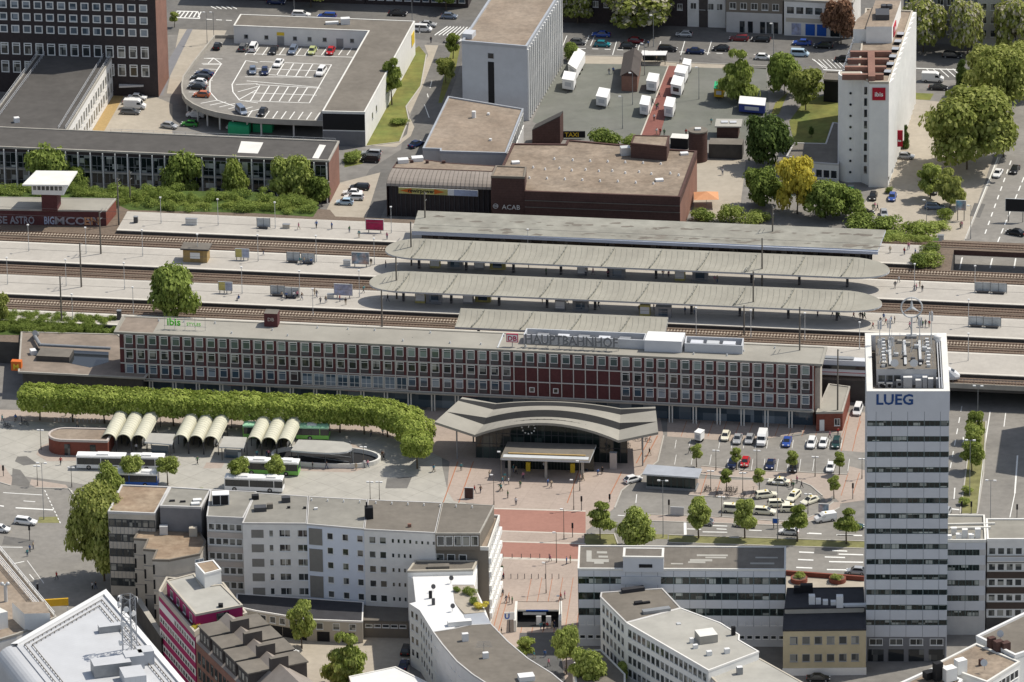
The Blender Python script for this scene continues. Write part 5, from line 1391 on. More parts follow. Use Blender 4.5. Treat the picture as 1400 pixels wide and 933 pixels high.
for u,d in((6.2,3.6),(11.1,3.6)):
 q=LP(PU(u),PD(d),zt_);t=thing('dish_antenna','round white dish antenna at the front of the tower roof','dish antenna',q,0,'dish antennas on the tower roof')
 c=MB();c.tube(q+V((0,0,.2)),q+V((0,0,1.7)),.08,'metal_pale');c.build('pole',t)
 c=MB();k_=V((0,-.55,0));c.tube(q+V((0,-.1,1.15)),q+V((0,-.5,1.15)),.55,'white_sheet',.8,n=16);c.build('dish',t)
for k in range(3):
 c=MB();c.box(LP(4.6+k*2.9,LD*.62,0),.5,LD*.42,zt_+.25,zt_+.4,'metal_pale',aL);c.box(LP(4.6+k*2.9,LD*.5,0),.12,.12,zt_,zt_+.3,'metal_grey',aL);c.box(LP(4.6+k*2.9,LD*.75,0),.12,.12,zt_,zt_+.3,'metal_grey',aL);solo('cable_tray',c,'long metal cable tray on the tower roof','cable tray',LP(4.6+k*2.9,LD*.62,zt_),'cable trays on the tower roof')
for k in range(12):
 u_,d_=3.4+(k*2.37)%(LL-7),12+(k*5.3)%(LD-15);c=MB();c.box(LP(u_,d_,0),.9,.7,zt_,zt_+.5+.1*(k%4),('metal_dark','metal_pale','concrete')[k%3],aL);c.tube(LP(u_,d_,zt_),LP(u_,d_,zt_+1.5+.3*(k%3)),.05,'metal_pale',n=4);solo('roof_cabinet',c,'junction box with pole among the tower roof aerials','junction box',LP(u_,d_,zt_),'junction boxes on the tower roof')
q=LP(LL-1.7,LD-3.4,zt_+.2);c=MB();c.tube(q-V((0,0,3)),q+V((0,0,.2)),.8,'white_sheet',n=14);c.ball((q.x,q.y,q.z+.3),.82,'white_sheet',12,.5);solo('radome',c,'white domed drum in the far corner of the tower roof','radome',q)
# emblem: a star in a ring on a post
em=thing('roof_emblem','large grey three pointed star in a ring turning on a post above the tower','emblem',LP(8.9,LD-2.8,zt_))
q=LP(8.9,LD-2.8,zt_);c=MB();c.tube(q,q+V((0,0,4.4)),.18,'metal_pale',n=8);c.box(q,2.0,1.2,zt_,zt_+.5,'metal_grey',aL);c.build('post',em)
cc=q+V((0,0,6.3));c=MB();Rr=2.05
for i in range(28):
 a0,a1=2*math.pi*i/28,2*math.pi*(i+1)/28
 c.tube(cc+dL*(Rr*cos(a0))+V((0,0,Rr*sin(a0))),cc+dL*(Rr*cos(a1))+V((0,0,Rr*sin(a1))),.17,'metal_pale',n=6,cap=False)
c.build('ring',em)
c=MB()
for k in range(3):
 a=math.pi/2+k*2.0944;tip=cc+dL*(Rr*cos(a))+V((0,0,Rr*sin(a)))
 s_=V((0,0,0))+dL*(.36*cos(a+1.5708))+V((0,0,.36*sin(a+1.5708)))
 c.add([cc+s_,cc-s_,tip,cc+nL*.3,cc-nL*.3],[[0,2,3],[2,1,3],[0,4,2],[1,2,4]],'metal_pale')
c.build('star',em)
put_text('letters','LUEG',3.0,'sign_blue',(offs(f0,f1,LL*.335,.14).x,offs(f0,f1,LL*.335,.14).y,ZL-2.75),aL,lt,.05,.07)
# ---- long office with window ribbons
Z10=16.4
P=[G('f5',0,163,Z10),G('f5',1205,168,Z10),G('f5',1207,37,Z10),G('f5',6,29,Z10)]
o10=thing('office_building','long pale office block with dark window ribbons left of the tall tower','office building',P[0])
block(o10,P,0,Z10,'panel_grey','roof_felt','concrete_white',.2,.3)
L10=edge_len(P[0],P[1]);a10=ang(P[0],P[1])
zz=[(13.3,14.85),(9.95,11.5),(6.6,8.15)]
lims=[Z10-.3]+[z for p in zz for z in(p[1],p[0])]+[5.0]
for i in range(4):panels(o10,P[0],P[1],lims[2*i+1]if i<3 else 4.2,lims[2*i],13,'panel_white')
for z0_,z1_ in zz:windows(o10,P[0],P[1],[z0_],[L10*(k+.5)/13 for k in range(13)],L10/13-.05,z1_-z0_,'green_frame','glass_green',fw=.12,vert=1,sill=False,proud=.03,skip=lambda i,j,z=z0_:z>13 and i in(3,4))
b=MB();b.box(offs(P[0],P[1],L10*3.95/13,.1),L10*2.5/13,.22,13.2,14.95,'panel_grey',a10);b.build('stair_panel',o10)
for z0_ in(4.6,1.6):windows(o10,P[0],P[1],[z0_],[L10*(k+.5)/26 for k in range(26)],1.1,.8,'white_frame','glass_dark',sill=True)
Q=[G('f5',262,92,19.2),G('f5',497,95,19.2),G('f5',500,42,19.2),G('f5',266,40,19.2)]
b2=MB();b2.prism(Q,Z10-.4,19.0,'panel_white');b2.build('roof_room',o10);flat_roof(o10,Q,19.2,'roof_felt','concrete_white',.1,.4)
b2=MB();b2.box(offs(Q[0],Q[1],4.4,.05),2.6,.1,17.0,17.7,'black',a10);b2.build('vent_slot',o10)
c=MB();
for x0,y0,x1,y1 in((50,55,80,120),(80,105,180,122),(110,60,170,72),(95,120,150,132),(120,85,175,96),(650,105,780,118),(640,118,740,128),(690,78,870,88),(740,92,860,100),(540,128,610,135),(1000,125,1140,135),(1030,92,1160,100)):
 c.poly(GS('f5',[(x0,y1),(x1,y1+1),(x1,y0+1),(x0,y0)],Z10),Z10+.03+.001*(x0%7),'roof_light')
o=c.build('repair_patches',o10);o['kind']='stuff'
for u in(283,338):c=MB();q=G('f5',u,268,12.4);c.box(q+V((0,.4,0)),1.3,.7,10.9,12.5,'white_sheet',a10);c.tube(q+V((0,.02,-1.1)),q+V((0,-.02,-1.1)),.4,'metal_dark',n=10);c.tube(q+V((0,.02,-.3)),q+V((0,-.02,-.3)),.4,'metal_dark',n=10);solo('air_conditioner',c,'white twin fan air conditioner on the pale office front','air conditioner',q)
# ---- yellow low office with dark roof
ZY=9.6
P=[G('d4',70,690,ZY),G('d4',458,686,ZY),G('d4',452,588,ZY),G('d4',75,592,ZY)]
yo=thing('office_building','small yellow plastered office with dark roof at the foot of the tall tower','office building',P[0])
block(yo,P,0,ZY,'plaster_yellow','roof_black','roof_black',.15,.3)
LY=edge_len(P[0],P[1])
windows(yo,P[0],P[1],[6.6,2.9],lin(0,LY,6,.9),1.5,1.6,'grey_frame','glass_mix',sill=True,fw=.08)
b=MB();b.box(offs(P[0],P[1],LY/2,.05),LY+.2,.3,0,1.5,'plaster_light',ang(P[0],P[1]));b.build('plinth',yo)
Q=[G('d4',78,588,10.8),G('d4',450,580,10.8),G('d4',446,490,10.8),G('d4',90,494,10.8)]
b2=MB();b2.prism(Q,0,10.6,'plaster_sand');b2.build('rear_wall',yo);flat_roof(yo,Q,10.8,'roof_black','roof_black',.1,.3)
for x,y,sx,h,m in((205,565,1.2,1.8,'white_sheet'),(235,565,1.0,1.0,'white_sheet'),(268,568,1.0,.9,'white_sheet'),(305,570,1.0,.8,'white_sheet'),(335,580,1.3,2.4,'white_sheet'),(180,510,2.4,1.6,'black'),(140,512,1.6,1.2,'black'),(400,576,6,.35,'metal_pale')):
 q=G('d4',x,y,10.8);c=MB();c.box(q,sx,min(sx,1.2),10.8,10.8+h,m);solo('roof_unit',c,'%s ventilation box on the dark roof below the tower'%('black' if m=='black' else 'pale flat' if sx>5 else 'white'),'ventilation unit',q)
# ---- office blocks right of the tower
Z14=20.0
P=[G('f6',470,193,Z14),G('f6',684,193,Z14),G('f6',676,62,Z14),G('f6',468,60,Z14)]
oA=thing('office_building','narrow pale office with window ribbons squeezed against the tall tower','office building',P[0])
block(oA,P,0,Z14,'plaster_grey','roof_grey','concrete_white',.35,.3)
LA_=edge_len(P[0],P[1]);zr=[Z14-3.0-3.25*i for i in range(5)]
tops=[Z14-.3]+[z for z in zr]
for i,z in enumerate(zr):
 panels(oA,P[0],P[1],z+1.25,(Z14-.3)if i==0 else zr[i-1],2,'panel_white')
 windows(oA,P[0],P[1],[z],lin(0,LA_-1.2,5,.05),(LA_-1.2)/5-.05,1.25,'green_frame','glass_green',vert=1,sill=False,proud=.03)
for x,y,h in((488,185,1.0),(540,182,1.2),(572,178,2.0),(606,182,1.1),(640,175,2.0),(515,155,1.4)):
 q=G('f6',x,y,Z14);c=MB();c.box(q,1.1,.9,Z14,Z14+h,'white_sheet');solo('roof_unit',c,'white box on the narrow roof beside the tall tower','roof equipment',q,'equipment boxes on the narrow roof')
c=MB();c.box(G('f6',600,130,Z14),8,.4,Z14,Z14+.5,'concrete_white');c.box(G('f6',570,108,Z14),12,.3,Z14,Z14+.4,'concrete_white');c.build('roof_beam',oA)
P=[G('f6',690,187,Z14),G('f6',960,187,Z14),G('f6',960,80,Z14),G('f6',684,80,Z14)]
oB=thing('office_building','white office with dark bands between rows of square windows at the right edge','office building',P[0])
block(oB,P,0,Z14,'plaster_light','roof_grey','white_wall',.3,.3)
LB=edge_len(P[0],P[1]);zr=[Z14-3.1]+[Z14-6.5-3.27*i for i in range(4)]
for z in zr:windows(oB,P[0],P[1],[z],[1.0+1.72*i for i in range(int((LB-1)/1.72))],1.45,1.55,'white_frame','glass_mix',fw=.14)
for i,z in enumerate(zr[:-1]):b=MB();b.box(offs(P[0],P[1],LB/2,.03),LB,.1,zr[i+1]+1.65,z-.25,'brown_panel' if i else 'roof_felt',ang(P[0],P[1]));b.build('dark_band',oB)
b=MB();b.box(offs(P[0],P[1],LB/2,.7),LB,1.3,Z14-4.1,Z14-3.9,'concrete_white',ang(P[0],P[1]));b.build('balcony_slab',oB)
b=MB();b.box(offs(P[0],P[1],LB/2,1.3),LB,.06,Z14-3.9,Z14-3.0,'panel_grey',ang(P[0],P[1]));b.build('balcony_rail',oB)
b=MB();b.box(offs(P[0],P[1],LB/2,.03),LB,.1,1.0,3.4,'wall_dark',ang(P[0],P[1]));b.build('dark_band',oB)
# ---- curved corner building, grey roofs
Z11=13.0
A1,A2,A3,A4=G('f5',130,325,Z11),G('f5',280,475,Z11),G('f5',597,390,Z11),G('f5',490,276,Z11)
A0=G('f5',133,262,Z11)
c1=thing('corner_building','bent white office building with grey roofs whose front turns a corner','office building',A2)
T1,T2,T3,T4,T5=G('f5',758,752,Z11),G('f5',1050,642,Z11),G('f5',935,575,Z11),G('f5',828,476,Z11),G('f5',615,390,Z11)
body=[A1,A2,T1,T2,T3,G('f5',938,545,Z11),T4,A3,A4,G('f5',135,300,Z11)]
b=MB();b.prism(body,0,Z11-.26,'white_wall');b.build('wall',c1)
flat_roof(c1,[A1,A2,A3,A4,G('f5',135,300,Z11)],Z11+.02,'roof_warm','plaster_grey',.12,.25)
flat_roof(c1,[A2,T1,T2,T3,G('f5',938,545,Z11),T4,A3],Z11,'roof_light','plaster_light',.12,.25)
La,Lb=edge_len(A1,A2),edge_len(A2,T1)
zs_=[Z11-2.6,Z11-5.4,Z11-8.2,Z11-11.0]
windows(c1,A2,T1,zs_,lin(0,Lb,17,.5),1.15,1.6,'grey_frame','glass_mix',fw=.1,vert=0,sillm='white_frame')
windows(c1,A1,A2,zs_,lin(0,La,6,.8),1.1,1.6,'grey_frame','glass_mix',fw=.1,sillm='white_frame')
for x,y,sx,sy,h,m in((320,292,4.5,1.2,.8,'roof_black'),(455,412,5.5,1.3,.7,'metal_grey'),(352,365,1.6,1.0,.5,'black'),(398,362,1.4,.6,.4,'black'),(745,575,3.6,3.4,1.7,'concrete'),(660,590,.7,.7,1.0,'white_sheet'),(682,622,.9,.7,.8,'white_sheet'),(762,662,1.0,.8,.9,'white_sheet'),(865,650,1.0,.8,1.0,'white_sheet'),(902,545,.7,.7,1.8,'black'),(585,482,.8,.8,.2,'metal_pale')):
 q=G('f5',x,y,Z11);c=MB();c.box(q,sx,sy,Z11,Z11+h,m,.28,'concrete_white' if sx==3.6 else None)
 solo('roof_unit',c,('square roof hatch house' if sx==3.6 else 'long dark skylight' if sx>4 else 'small white vent' if m=='white_sheet' else 'small dark vent')+' on the bent white building','roof equipment',q)
ZZ=Z11-1.7
P=[G('f5',760,776,ZZ),G('f5',800,830,ZZ),G('f5',1340,830,ZZ),G('f5',1055,680,ZZ)]
c2=thing('corner_building','next roof one step lower than the bent white building with a white vent','office building',P[0])
P=[G('f5',760,776,ZZ),G('f5',980,1000,ZZ),G('f5',1500,930,ZZ),G('f5',1055,682,ZZ)]
block(c2,P,0,ZZ,'plaster_light','roof_light','plaster_sand',.12,.3)
q=G('f5',938,770,ZZ);c=MB();c.box(q,1.1,1.0,ZZ,ZZ+1.5,'metal_grey',.2,'white_sheet');solo('roof_vent',c,'white capped vent on the stepped grey roof at the bottom','vent',q)
P=[G('f5',-30,720,4),G('f5',0,900,4),G('f5',275,900,4),G('f5',275,775,4),G('f5',135,632,4),G('f5',40,640,4)]
lo=thing('flat_roof_shop','low dark roofed shop at the foot of the bent white building','shop',P[0]);block(lo,P,0,4,'plaster_light','roof_felt','concrete_white',.15,.3)
# ---- white roofed corner building
Z9=13.2
F=lambda x,y,z=Z9:G('f4',x,y,z)
body=[F(100,386),F(172,432),F(265,582),F(330,672),F(430,790),F(540,880),F(640,945),F(760,1010),F(1200,960),F(1095,872),F(930,770),F(790,652),F(670,528),F(640,445),F(600,345),F(556,255),F(575,120),F(140,120),F(88,192),F(125,200),F(145,375)]
cb=thing('corner_building','curving white corner house with bright white and grey roof beside the subway stairs','house',F(265,582))
b=MB();b.prism(body,0,Z9-.26,'white_wall');b.build('wall',cb)
flat_roof(cb,[F(88,192),F(545,182),F(575,120),F(140,120)],Z9+.9,'roof_warm','plaster_sand',.25,.3)
b=MB();b.prism([F(88,194,Z9),F(545,184,Z9),F(575,121,Z9),F(140,121,Z9)],Z9-.3,Z9+.7,'white_wall');b.build('raised_wall',cb)
wr=[F(125,200),F(545,190),F(550,255),F(400,255),F(415,380),F(490,492),F(405,560),F(265,582),F(172,432),F(100,386),F(145,375)]
b=MB();b.prism(wr,Z9-.3,Z9+.06,'white_sheet');b.build('white_roof',cb)
flat_roof(cb,[F(265,584),F(330,672),F(430,790),F(540,880),F(640,945),F(760,1010),F(1200,960),F(1095,872),F(930,770),F(790,652),F(670,528),F(520,536),F(405,562)],Z9+.02,'roof_warm','plaster_grey',.1,.2)
b=MB();b.prism([F(480,462),F(620,447),F(672,525),F(505,538)],Z9-.3,Z9+.04,'zinc');b.build('zinc_roof',cb)
b=MB();b.prism([F(405,258),F(552,258),F(625,445),F(486,456),F(416,380)],Z9-.3,Z9+.03,'beige_paving');b.build('roof_terrace',cb)
b=MB();b.box(F(450,535),4.6,1.2,Z9,Z9+1.0,'white_wall',.17);b.build('roof_light',cb)
b=MB();b.box(F(305,168),4.2,1.5,Z9+.9,Z9+1.6,'roof_felt',.03);b.build('roof_light',cb)
e1,e2=F(100,386),F(172,432)
for pa,pb,n_ in((F(100,386),F(172,432),2),(F(172,432),F(265,582),5),(F(265,582),F(430,790),7),(F(430,790),F(640,945),6)):
 L_=edge_len(pa,pb);windows(cb,pa,pb,[Z9-2.6,Z9-5.3,Z9-8.0,Z9-10.7],lin(0,L_,n_,.3),1.0,1.5,'white_frame','glass_dark',fw=.1)
for x,y,sx,h,m in((490,645,1.2,1.6,'white_sheet'),(632,765,1.1,1.2,'white_sheet'),(248,350,.6,1.6,'black'),(268,395,.6,1.4,'metal_dark'),(915,915,3.0,1.0,'white_sheet')):
 q=F(x,y);c=MB();c.box(q,sx,sx*.7,Z9,Z9+h,m,.2);solo('chimney',c,('white square chimney' if m=='white_sheet' else 'short dark chimney')+' on the curving corner house roof','chimney',q)
for x,y in((265,305),(400,440),(390,245)):
 q=F(x,y);c=MB();c.tube(q,q+V((0,0,1.2)),.05,'metal_grey',n=4);c.tube(q+V((0,-.05,1.2)),q+V((.1,-.25,1.3)),.15,'metal_dark',.5,n=10);solo('satellite_dish',c,'dark satellite dish on the bright white roof','satellite dish',q)
q=F(620,730);c=MB();c.tube(q,q+V((0,0,2.2)),.05,'metal_grey',n=4)
for k in range(5):c.tube(q+V((-1.6+.1*k,-.6+.4*k,1.5+.1*k)),q+V((1.6-.1*k,-.3+.4*k,1.5+.1*k)),.03,'metal_grey',n=4)
solo('roof_aerial',c,'rake shaped television aerial on the grey curving roof','aerial',q)
# ---- long apartment row behind the bus plaza
Z3_=20.0
def D2(x,y,z=Z3_):return G('d2',x,y,z)
bk=[D2(-195,45),D2(0,54),D2(245,63),D2(520,79),D2(595,81),D2(1110,106)]
segs=[('apartment_house','grey apartment house with narrow loggias at the left end of the long row',G('f2',665,216,Z3_),G('f2',897,226,Z3_),G('f2',980,60,Z3_),G('f2',690,46,Z3_),'plaster_grey','roof_grey'),
  ('apartment_house','light grey apartment house with a column of shuttered balconies in the long row',G('f2',893,259,Z3_),D2(237,192),D2(245,66),G('f2',975,66,Z3_),'plaster_light','roof_grey'),
  ('apartment_house','pale blue apartment house with three tall brown balcony strips',D2(237,194),D2(505,217),D2(522,81),D2(245,66),'plaster_blue','roof_grey'),
  ('apartment_house','off white apartment house with rows of small square windows',D2(505,219),D2(838,236),D2(870,95),D2(522,81),'plaster_light','roof_warm')]
rts=[]
for nm,lab,a,b_,c_,d_,wm,rm in segs:
 t=thing(nm,lab,'apartment house',a,0);P=[a,b_,c_,d_];block(t,P,0,Z3_,wm,rm,'plaster_grey',.1,.2);rts.append((t,a,b_))
zr=[Z3_-2.9-3.12*i for i in range(5)]
t,a,b_=rts[0];L_=edge_len(a,b_);windows(t,a,b_,zr,lin(0,L_,5,.2),1.25,1.5,'white_frame','glass_mix',fw=.12)
for z in zr[1:]:q=MB();q.box(offs(a,b_,L_/2,.04),L_,.1,z+1.6,z+2.7,'plaster_pinkish',ang(a,b_));q.build('balcony_band',t)
t,a,b_=rts[1];L_=edge_len(a,b_)
for z in zr:windows(t,a,b_,[z-.3],[2.9],2.6,1.9,'plaster_light','shutter',fw=.08,name='shutter',sill=False)
windows(t,a,b_,zr,[5.6],.9,1.5,'white_frame','glass_mix',fw=.1);windows(t,a,b_,zr,[8.3,11.9],2.3,1.6,'white_frame','glass_mix',fw=.12,vert=1)
t,a,b_=rts[2];L_=edge_len(a,b_)
for z0_,z1_ in((Z3_-4.3,Z3_-.8),(Z3_-10.0,Z3_-5.2),(Z3_-15.6,Z3_-11.0)):q=MB();q.box(offs(a,b_,1.75,.05),2.7,.1,z0_,z1_,'shutter',ang(a,b_));q.build('balcony_strip',t)
windows(t,a,b_,zr,[4.7,7.8,10.8],1.25,1.45,'white_frame','glass_mix',fw=.1)
t,a,b_=rts[3];L_=edge_len(a,b_)
windows(t,a,b_,zr,[1.6,3.7],1.35,1.5,'white_frame','glass_mix',fw=.1);windows(t,a,b_,[z+.3 for z in zr],[5.7+1.15*i for i in range(4)],.55,.95,'white_frame','glass_dark',fw=.07,sill=False)
windows(t,a,b_,[zr[0]+.3],[10.4+1.15*i for i in range(4)],.55,.8,'white_frame','glass_dark',fw=.07,sill=False)
# end of the row: penthouse with terrace and balconies on the square side
e0,e1_=D2(840,236),D2(1040,240)
t=thing('apartment_house','corner apartment house with glazed penthouse and white balconies facing the square','apartment house',D2(1040,240))
P=[D2(838,238),D2(1045,238),D2(1112,108),D2(870,95)]
zt5=16.6
M0,M1,M2=G('d2',826,303,zt5),G('d2',1086,312,zt5),G('d2',1138,162,zt5)
M3=G('d2',872,150,zt5)
b=MB();b.prism([M0,M1,M2,M3],0,zt5-.2,'plaster_taupe');b.build('wall',t);flat_roof(t,[M0,M1,M2,M3],zt5,'roof_tan','concrete_white',.5,.25)
b=MB();b.prism(P,zt5-.2,Z3_-.26,'plaster_taupe');b.build('penthouse_wall',t);flat_roof(t,P,Z3_,'roof_warm','concrete',.1,.2)
windows(t,P[0],P[1],[zt5+.7],lin(0,edge_len(P[0],P[1]),5,.2),edge_len(P[0],P[1])/5-.25,2.2,'white_frame','glass_mix',fw=.14,sill=False,name='penthouse_window')
windows(t,M0,M1,[zt5-3.2],[1.4,3.6,5.9],1.6,1.9,'white_frame','glass_mix',fw=.14)
LM=edge_len(M1,M2)
b=MB();b.quad([offs(M1,M2,0,.01)+V((0,0,0))*0+V((0,0,.05)),offs(M1,M2,LM,.01)+V((0,0,.05)),offs(M1,M2,LM,.01)+V((0,0,zt5-.3)),offs(M1,M2,0,.01)+V((0,0,zt5-.3))],'white_wall');b.build('balcony_wall',t)
for i in range(5):
 for k in range(7):
  b=MB();z=1.6+i*2.95;b.box(offs(M1,M2,LM*(k+.5)/7,.25),LM/7-.25,.5,z,z+1.25,'white_wall',ang(M1,M2));b.build('balcony',t)
  b=MB();b.box(offs(M1,M2,LM*(k+.5)/7,.03),LM/7-.9,.05,z+1.15,z+2.6,'glass_mix',ang(M1,M2));b.build('balcony_door',t)
q=D2(528,165);c=MB();c.box(q,1.6,1.5,Z3_,Z3_+2.4,'black',.1);c.tube(q+V((-.4,0,2.4)),q+V((-.4,0,3.4)),.2,'black');solo('chimney',c,'black chimney block on the long grey apartment roof','chimney',q)
for s,x,y,sx,h,m in(('d2',20,130,2.4,.9,'metal_dark'),('d2',140,90,1.7,1.1,'metal_dark'),('d2',65,120,1.2,1.0,'roof_felt'),('d2',717,208,.7,.7,'brick_rose'),('d2',280,126,.7,.4,'white_sheet'),('d2',153,120,.6,.4,'black'),('d2',228,122,.6,.4,'black'),('f2',975,105,1.4,.9,'black')):
 q=G(s,x,y,Z3_);c=MB();c.box(q,sx,sx*.7,Z3_,Z3_+h,m,.1);solo('roof_vent',c,'small %s roof outlet on the long apartment roof'%('white' if m=='white_sheet' else 'brick' if 'brick' in m else 'dark'),'vent',q)
for i in range(11):
 q=D2(260+i*75,85+i*3.4);c=MB();c.tube(q,q+V((0,0,.5)),.14,'white_sheet',n=6);solo('roof_vent',c,'thin white pipe along the far edge of the apartment roof','vent',q,'pipes along the apartment roof edge')
q=G('f2',755,130,Z3_);t=thing('cooling_unit','white cooling unit with two black fan grilles on the apartment roof','cooling unit',q)
c=MB();c.box(q,3.4,2.2,Z3_,Z3_+2.2,'white_sheet',.05);c.build('casing',t);c=MB()
for k in(-.8,.8):c.box(q+V((k,-1.13,0)),1.45,.06,Z3_+.1,Z3_+2.05,'black',.05)
c.build('grille',t)
# low garage wing in the yard
ZQ=4.6
P=[G('f3',640,408,ZQ),G('f3',1020,425,ZQ),D2(245,640,ZQ),D2(498,648,ZQ),D2(500,570,ZQ),D2(245,556,ZQ),D2(0,535,ZQ),G('f3',640,290,ZQ)]
P=[D2(-90,580,ZQ),D2(0,600,ZQ),D2(245,640,ZQ),D2(498,650,ZQ),D2(502,560,ZQ),D2(-90,520,ZQ)]
gw=thing('garage_wing','low garage wing with dark roof in the yard behind the apartment row','garage',P[1])
block(gw,P,0,ZQ,'plaster_sand','roof_black','plaster_light',.1,.2)
windows(gw,P[1],P[2],[2.6],lin(0,edge_len(P[1],P[2]),5,.5),1.3,1.4,'white_frame','glass_dark',fw=.1);windows(gw,P[2],P[3],[2.6],[2.2,5.5,8.7],1.4,1.4,'white_frame','glass_mix',fw=.1)
for pa,pb,n_ in((P[0],P[1],2),(P[1],P[2],4),(P[2],P[3],2)):
 for u in lin(0,edge_len(pa,pb),n_,.4):b=MB();b.box(offs(pa,pb,u,.04),2.5,.08,0,2.1,'black',ang(pa,pb));b.build('garage_opening',gw)
P=[D2(500,645,3.6),D2(712,650,3.6),D2(712,575,3.6),D2(505,570,3.6)]
sh=thing('yard_annex','dark roofed low annex beside the garage wing with rows of bins','annex',P[0]);block(sh,P,0,3.6,'plaster_taupe','roof_felt','roof_felt',.1,.2)
windows(sh,P[0],P[1],[2.2],lin(0,edge_len(P[0],P[1]),5,.3),1.4,.7,'white_frame','glass_dark',fw=.1)
# ---- left group of the row
Z1_=18.0
def F2(x,y,z=Z1_):return G('f2',x,y,z)
P=[F2(36,190),F2(336,202),F2(428,32),F2(122,20)]
oL=thing('office_building','beige panelled office with dark window bands and rust coloured roof','office building',P[0])
block(oL,P,0,Z1_,'panel_beige','roof_rust','plaster_grey',.25,.3)
L_=edge_len(P[0],P[1]);zr=[Z1_-3.05-3.2*i for i in range(5)]
for z in zr:windows(oL,P[0],P[1],[z],lin(0,L_,7,.05),L_/7-.02,1.7,'dark_frame','glass_mix',fw=.16,sill=False)
for i,z in enumerate(zr[:-1]):panels(oL,P[0],P[1],zr[i+1]+1.72,z-.02,12,'panel_beige')
P=[F2(367,152,19.6),F2(629,161,19.6),F2(692,48,19.6),F2(432,32,19.6)]
sb=thing('stair_block','windowless grey rendered block with dark flat roof between two office houses','stair block',P[0]);block(sb,P,0,19.6,'concrete_block','roof_grey','plaster_grey',.2,.3)
for x,y in((605,117),(593,140)):q=F2(x,y,19.6);c=MB();c.box(q,1.7,1.0,19.6,20.0,'white_sheet',.1);solo('roof_light',c,'white roof light on the grey rendered block','roof light',q)
for x,y in((445,120),(513,125)):q=F2(x,y,19.6);c=MB();c.box(q,1.1,.5,19.6,19.9,'black',.1);solo('roof_vent',c,'small black vent on the grey rendered block','vent',q)
zq=14.2
P=[F2(200,360,zq),F2(288,366,zq),F2(262,428,zq),F2(345,435,zq),F2(320,495,zq),F2(425,497,zq),F2(622,458,zq),F2(660,378,zq),F2(622,322,zq),F2(238,298,zq)]
st2=thing('stepped_office','lower beige panelled office with stepped front and brown gravel roof','office building',P[0])
block(st2,P,0,zq,'panel_beige','roof_rust','plaster_taupe',.2,.3)
for i,j in((2,3),(4,5),(5,6),(0,1)):
 for z in(zq-3.4,zq-6.6,zq-9.8):q=MB();L_=edge_len(P[i],P[j]);q.box(offs(P[i],P[j],L_/2,.03),L_-.05,.04,z-.04,z+.04,'panel_joint',ang(P[i],P[j]));q.build('panel_line',st2)
for a_,b_ in((0,1),(2,3),(4,5)):
 for z in(zq-3.0,zq-6.2,zq-9.4,zq-12.6):q=MB();q.box(offs(P[a_],P[b_],.2,.04),.35,.1,z,z+2.0,'black',ang(P[a_],P[b_]));q.build('slot_window',st2)
windows(st2,P[5],P[6],[zq-2.1],[6.4],1.9,1.2,'white_frame','glass_blue',vert=1,fw=.12)
for x,y,m in((392,328,'metal_pale'),(580,338,'plaster_sand')):q=F2(x,y,zq);c=MB();c.box(q,1.6,1.2,zq,zq+1.8,m);solo('ventilation_unit',c,('metal' if m=='metal_pale' else 'sand coloured')+' ventilation unit against the grey block on the brown roof','ventilation unit',q)
P=[G('f1',890,380,4.2),G('f1',1065,640,4.2),G('f1',1085,620,4.2),G('f1',930,375,4.2)]
lb=MB();lb.prism([(p.x,p.y)for p in P],0,4.2,'wall_dark','concrete');solo('shop_plinth',lb,'dark shopfront strip with pale ledge below the stepped office','shopfront',P[0])
# ---- magenta building
Zm=12.6
F3=lambda x,y,z:G('f3',x,y,z)
m0,m1=F3(40,286,Zm),F3(303,592,Zm);m1b=F3(665,445,Zm);m0b=F3(275,120,Zm)
P=[m0,m1,F3(345,560,Zm),F3(690,450,Zm),F3(515,225,Zm),F3(95,185,Zm)]
mg=thing('magenta_building','magenta house with white window bands and a roof terrace with plants','house',m1)
b=MB();b.prism(inset(P,.05),0,Zm-.1,'plaster_grey');b.box(offs(m0,m1,edge_len(m0,m1)/2,-.1),edge_len(m0,m1),.25,0,Zm-.2,'magenta',ang(m0,m1));b.build('wall',mg);flat_roof(mg,P,Zm,'roof_felt','plaster_sand',.9,.35)
L_=edge_len(m0,m1)
for i in range(4):
 z=Zm-2.6-2.9*i
 q=MB();q.box(offs(m0,m1,L_/2,.03),L_,.08,z-.15,z+1.35,'plaster_light',ang(m0,m1));q.build('white_band',mg)
 windows(mg,m0,m1,[z],[u for u in lin(0,L_,14,.4)],L_/14-.35,1.15,'white_frame','glass_mix',fw=.1,out=.08,sill=False,skip=lambda a,b_,i=i:i==0 and a<6)
zp=Zm+3.0
Q=[F3(97,188,zp),F3(310,437,zp),F3(656,368,zp),F3(502,216,zp),F3(360,232,zp),F3(300,135,zp)]
b=MB();b.prism(inset(Q,.06),Zm-.05,zp-.26,'plaster_grey')
for i in(0,1):b.box(offs(Q[i],Q[i+1],edge_len(Q[i],Q[i+1])/2,-.1),edge_len(Q[i],Q[i+1])-.02*i,.24,Zm-.04,zp-.27,'magenta',ang(Q[i],Q[i+1]))
b.build('penthouse_wall',mg);flat_roof(mg,Q,zp,'roof_light','plaster_sand',.2,.3)
q=MB();L_=edge_len(Q[1],Q[2]);q.box(offs(Q[1],Q[2],L_*.57,.04),L_*.26,.1,Zm+.1,zp-.6,'glass_dark',ang(Q[1],Q[2]));q.build('terrace_door',mg)
windows(mg,Q[0],Q[1],[Zm+.6],lin(0,edge_len(Q[0],Q[1]),4,1),1.6,1.6,'white_frame','glass_mix',vert=1,name='penthouse_window')
zh=zp+3.0
Q2=[F3(307,60,zh),F3(375,137,zh),F3(498,103,zh),F3(440,35,zh)]
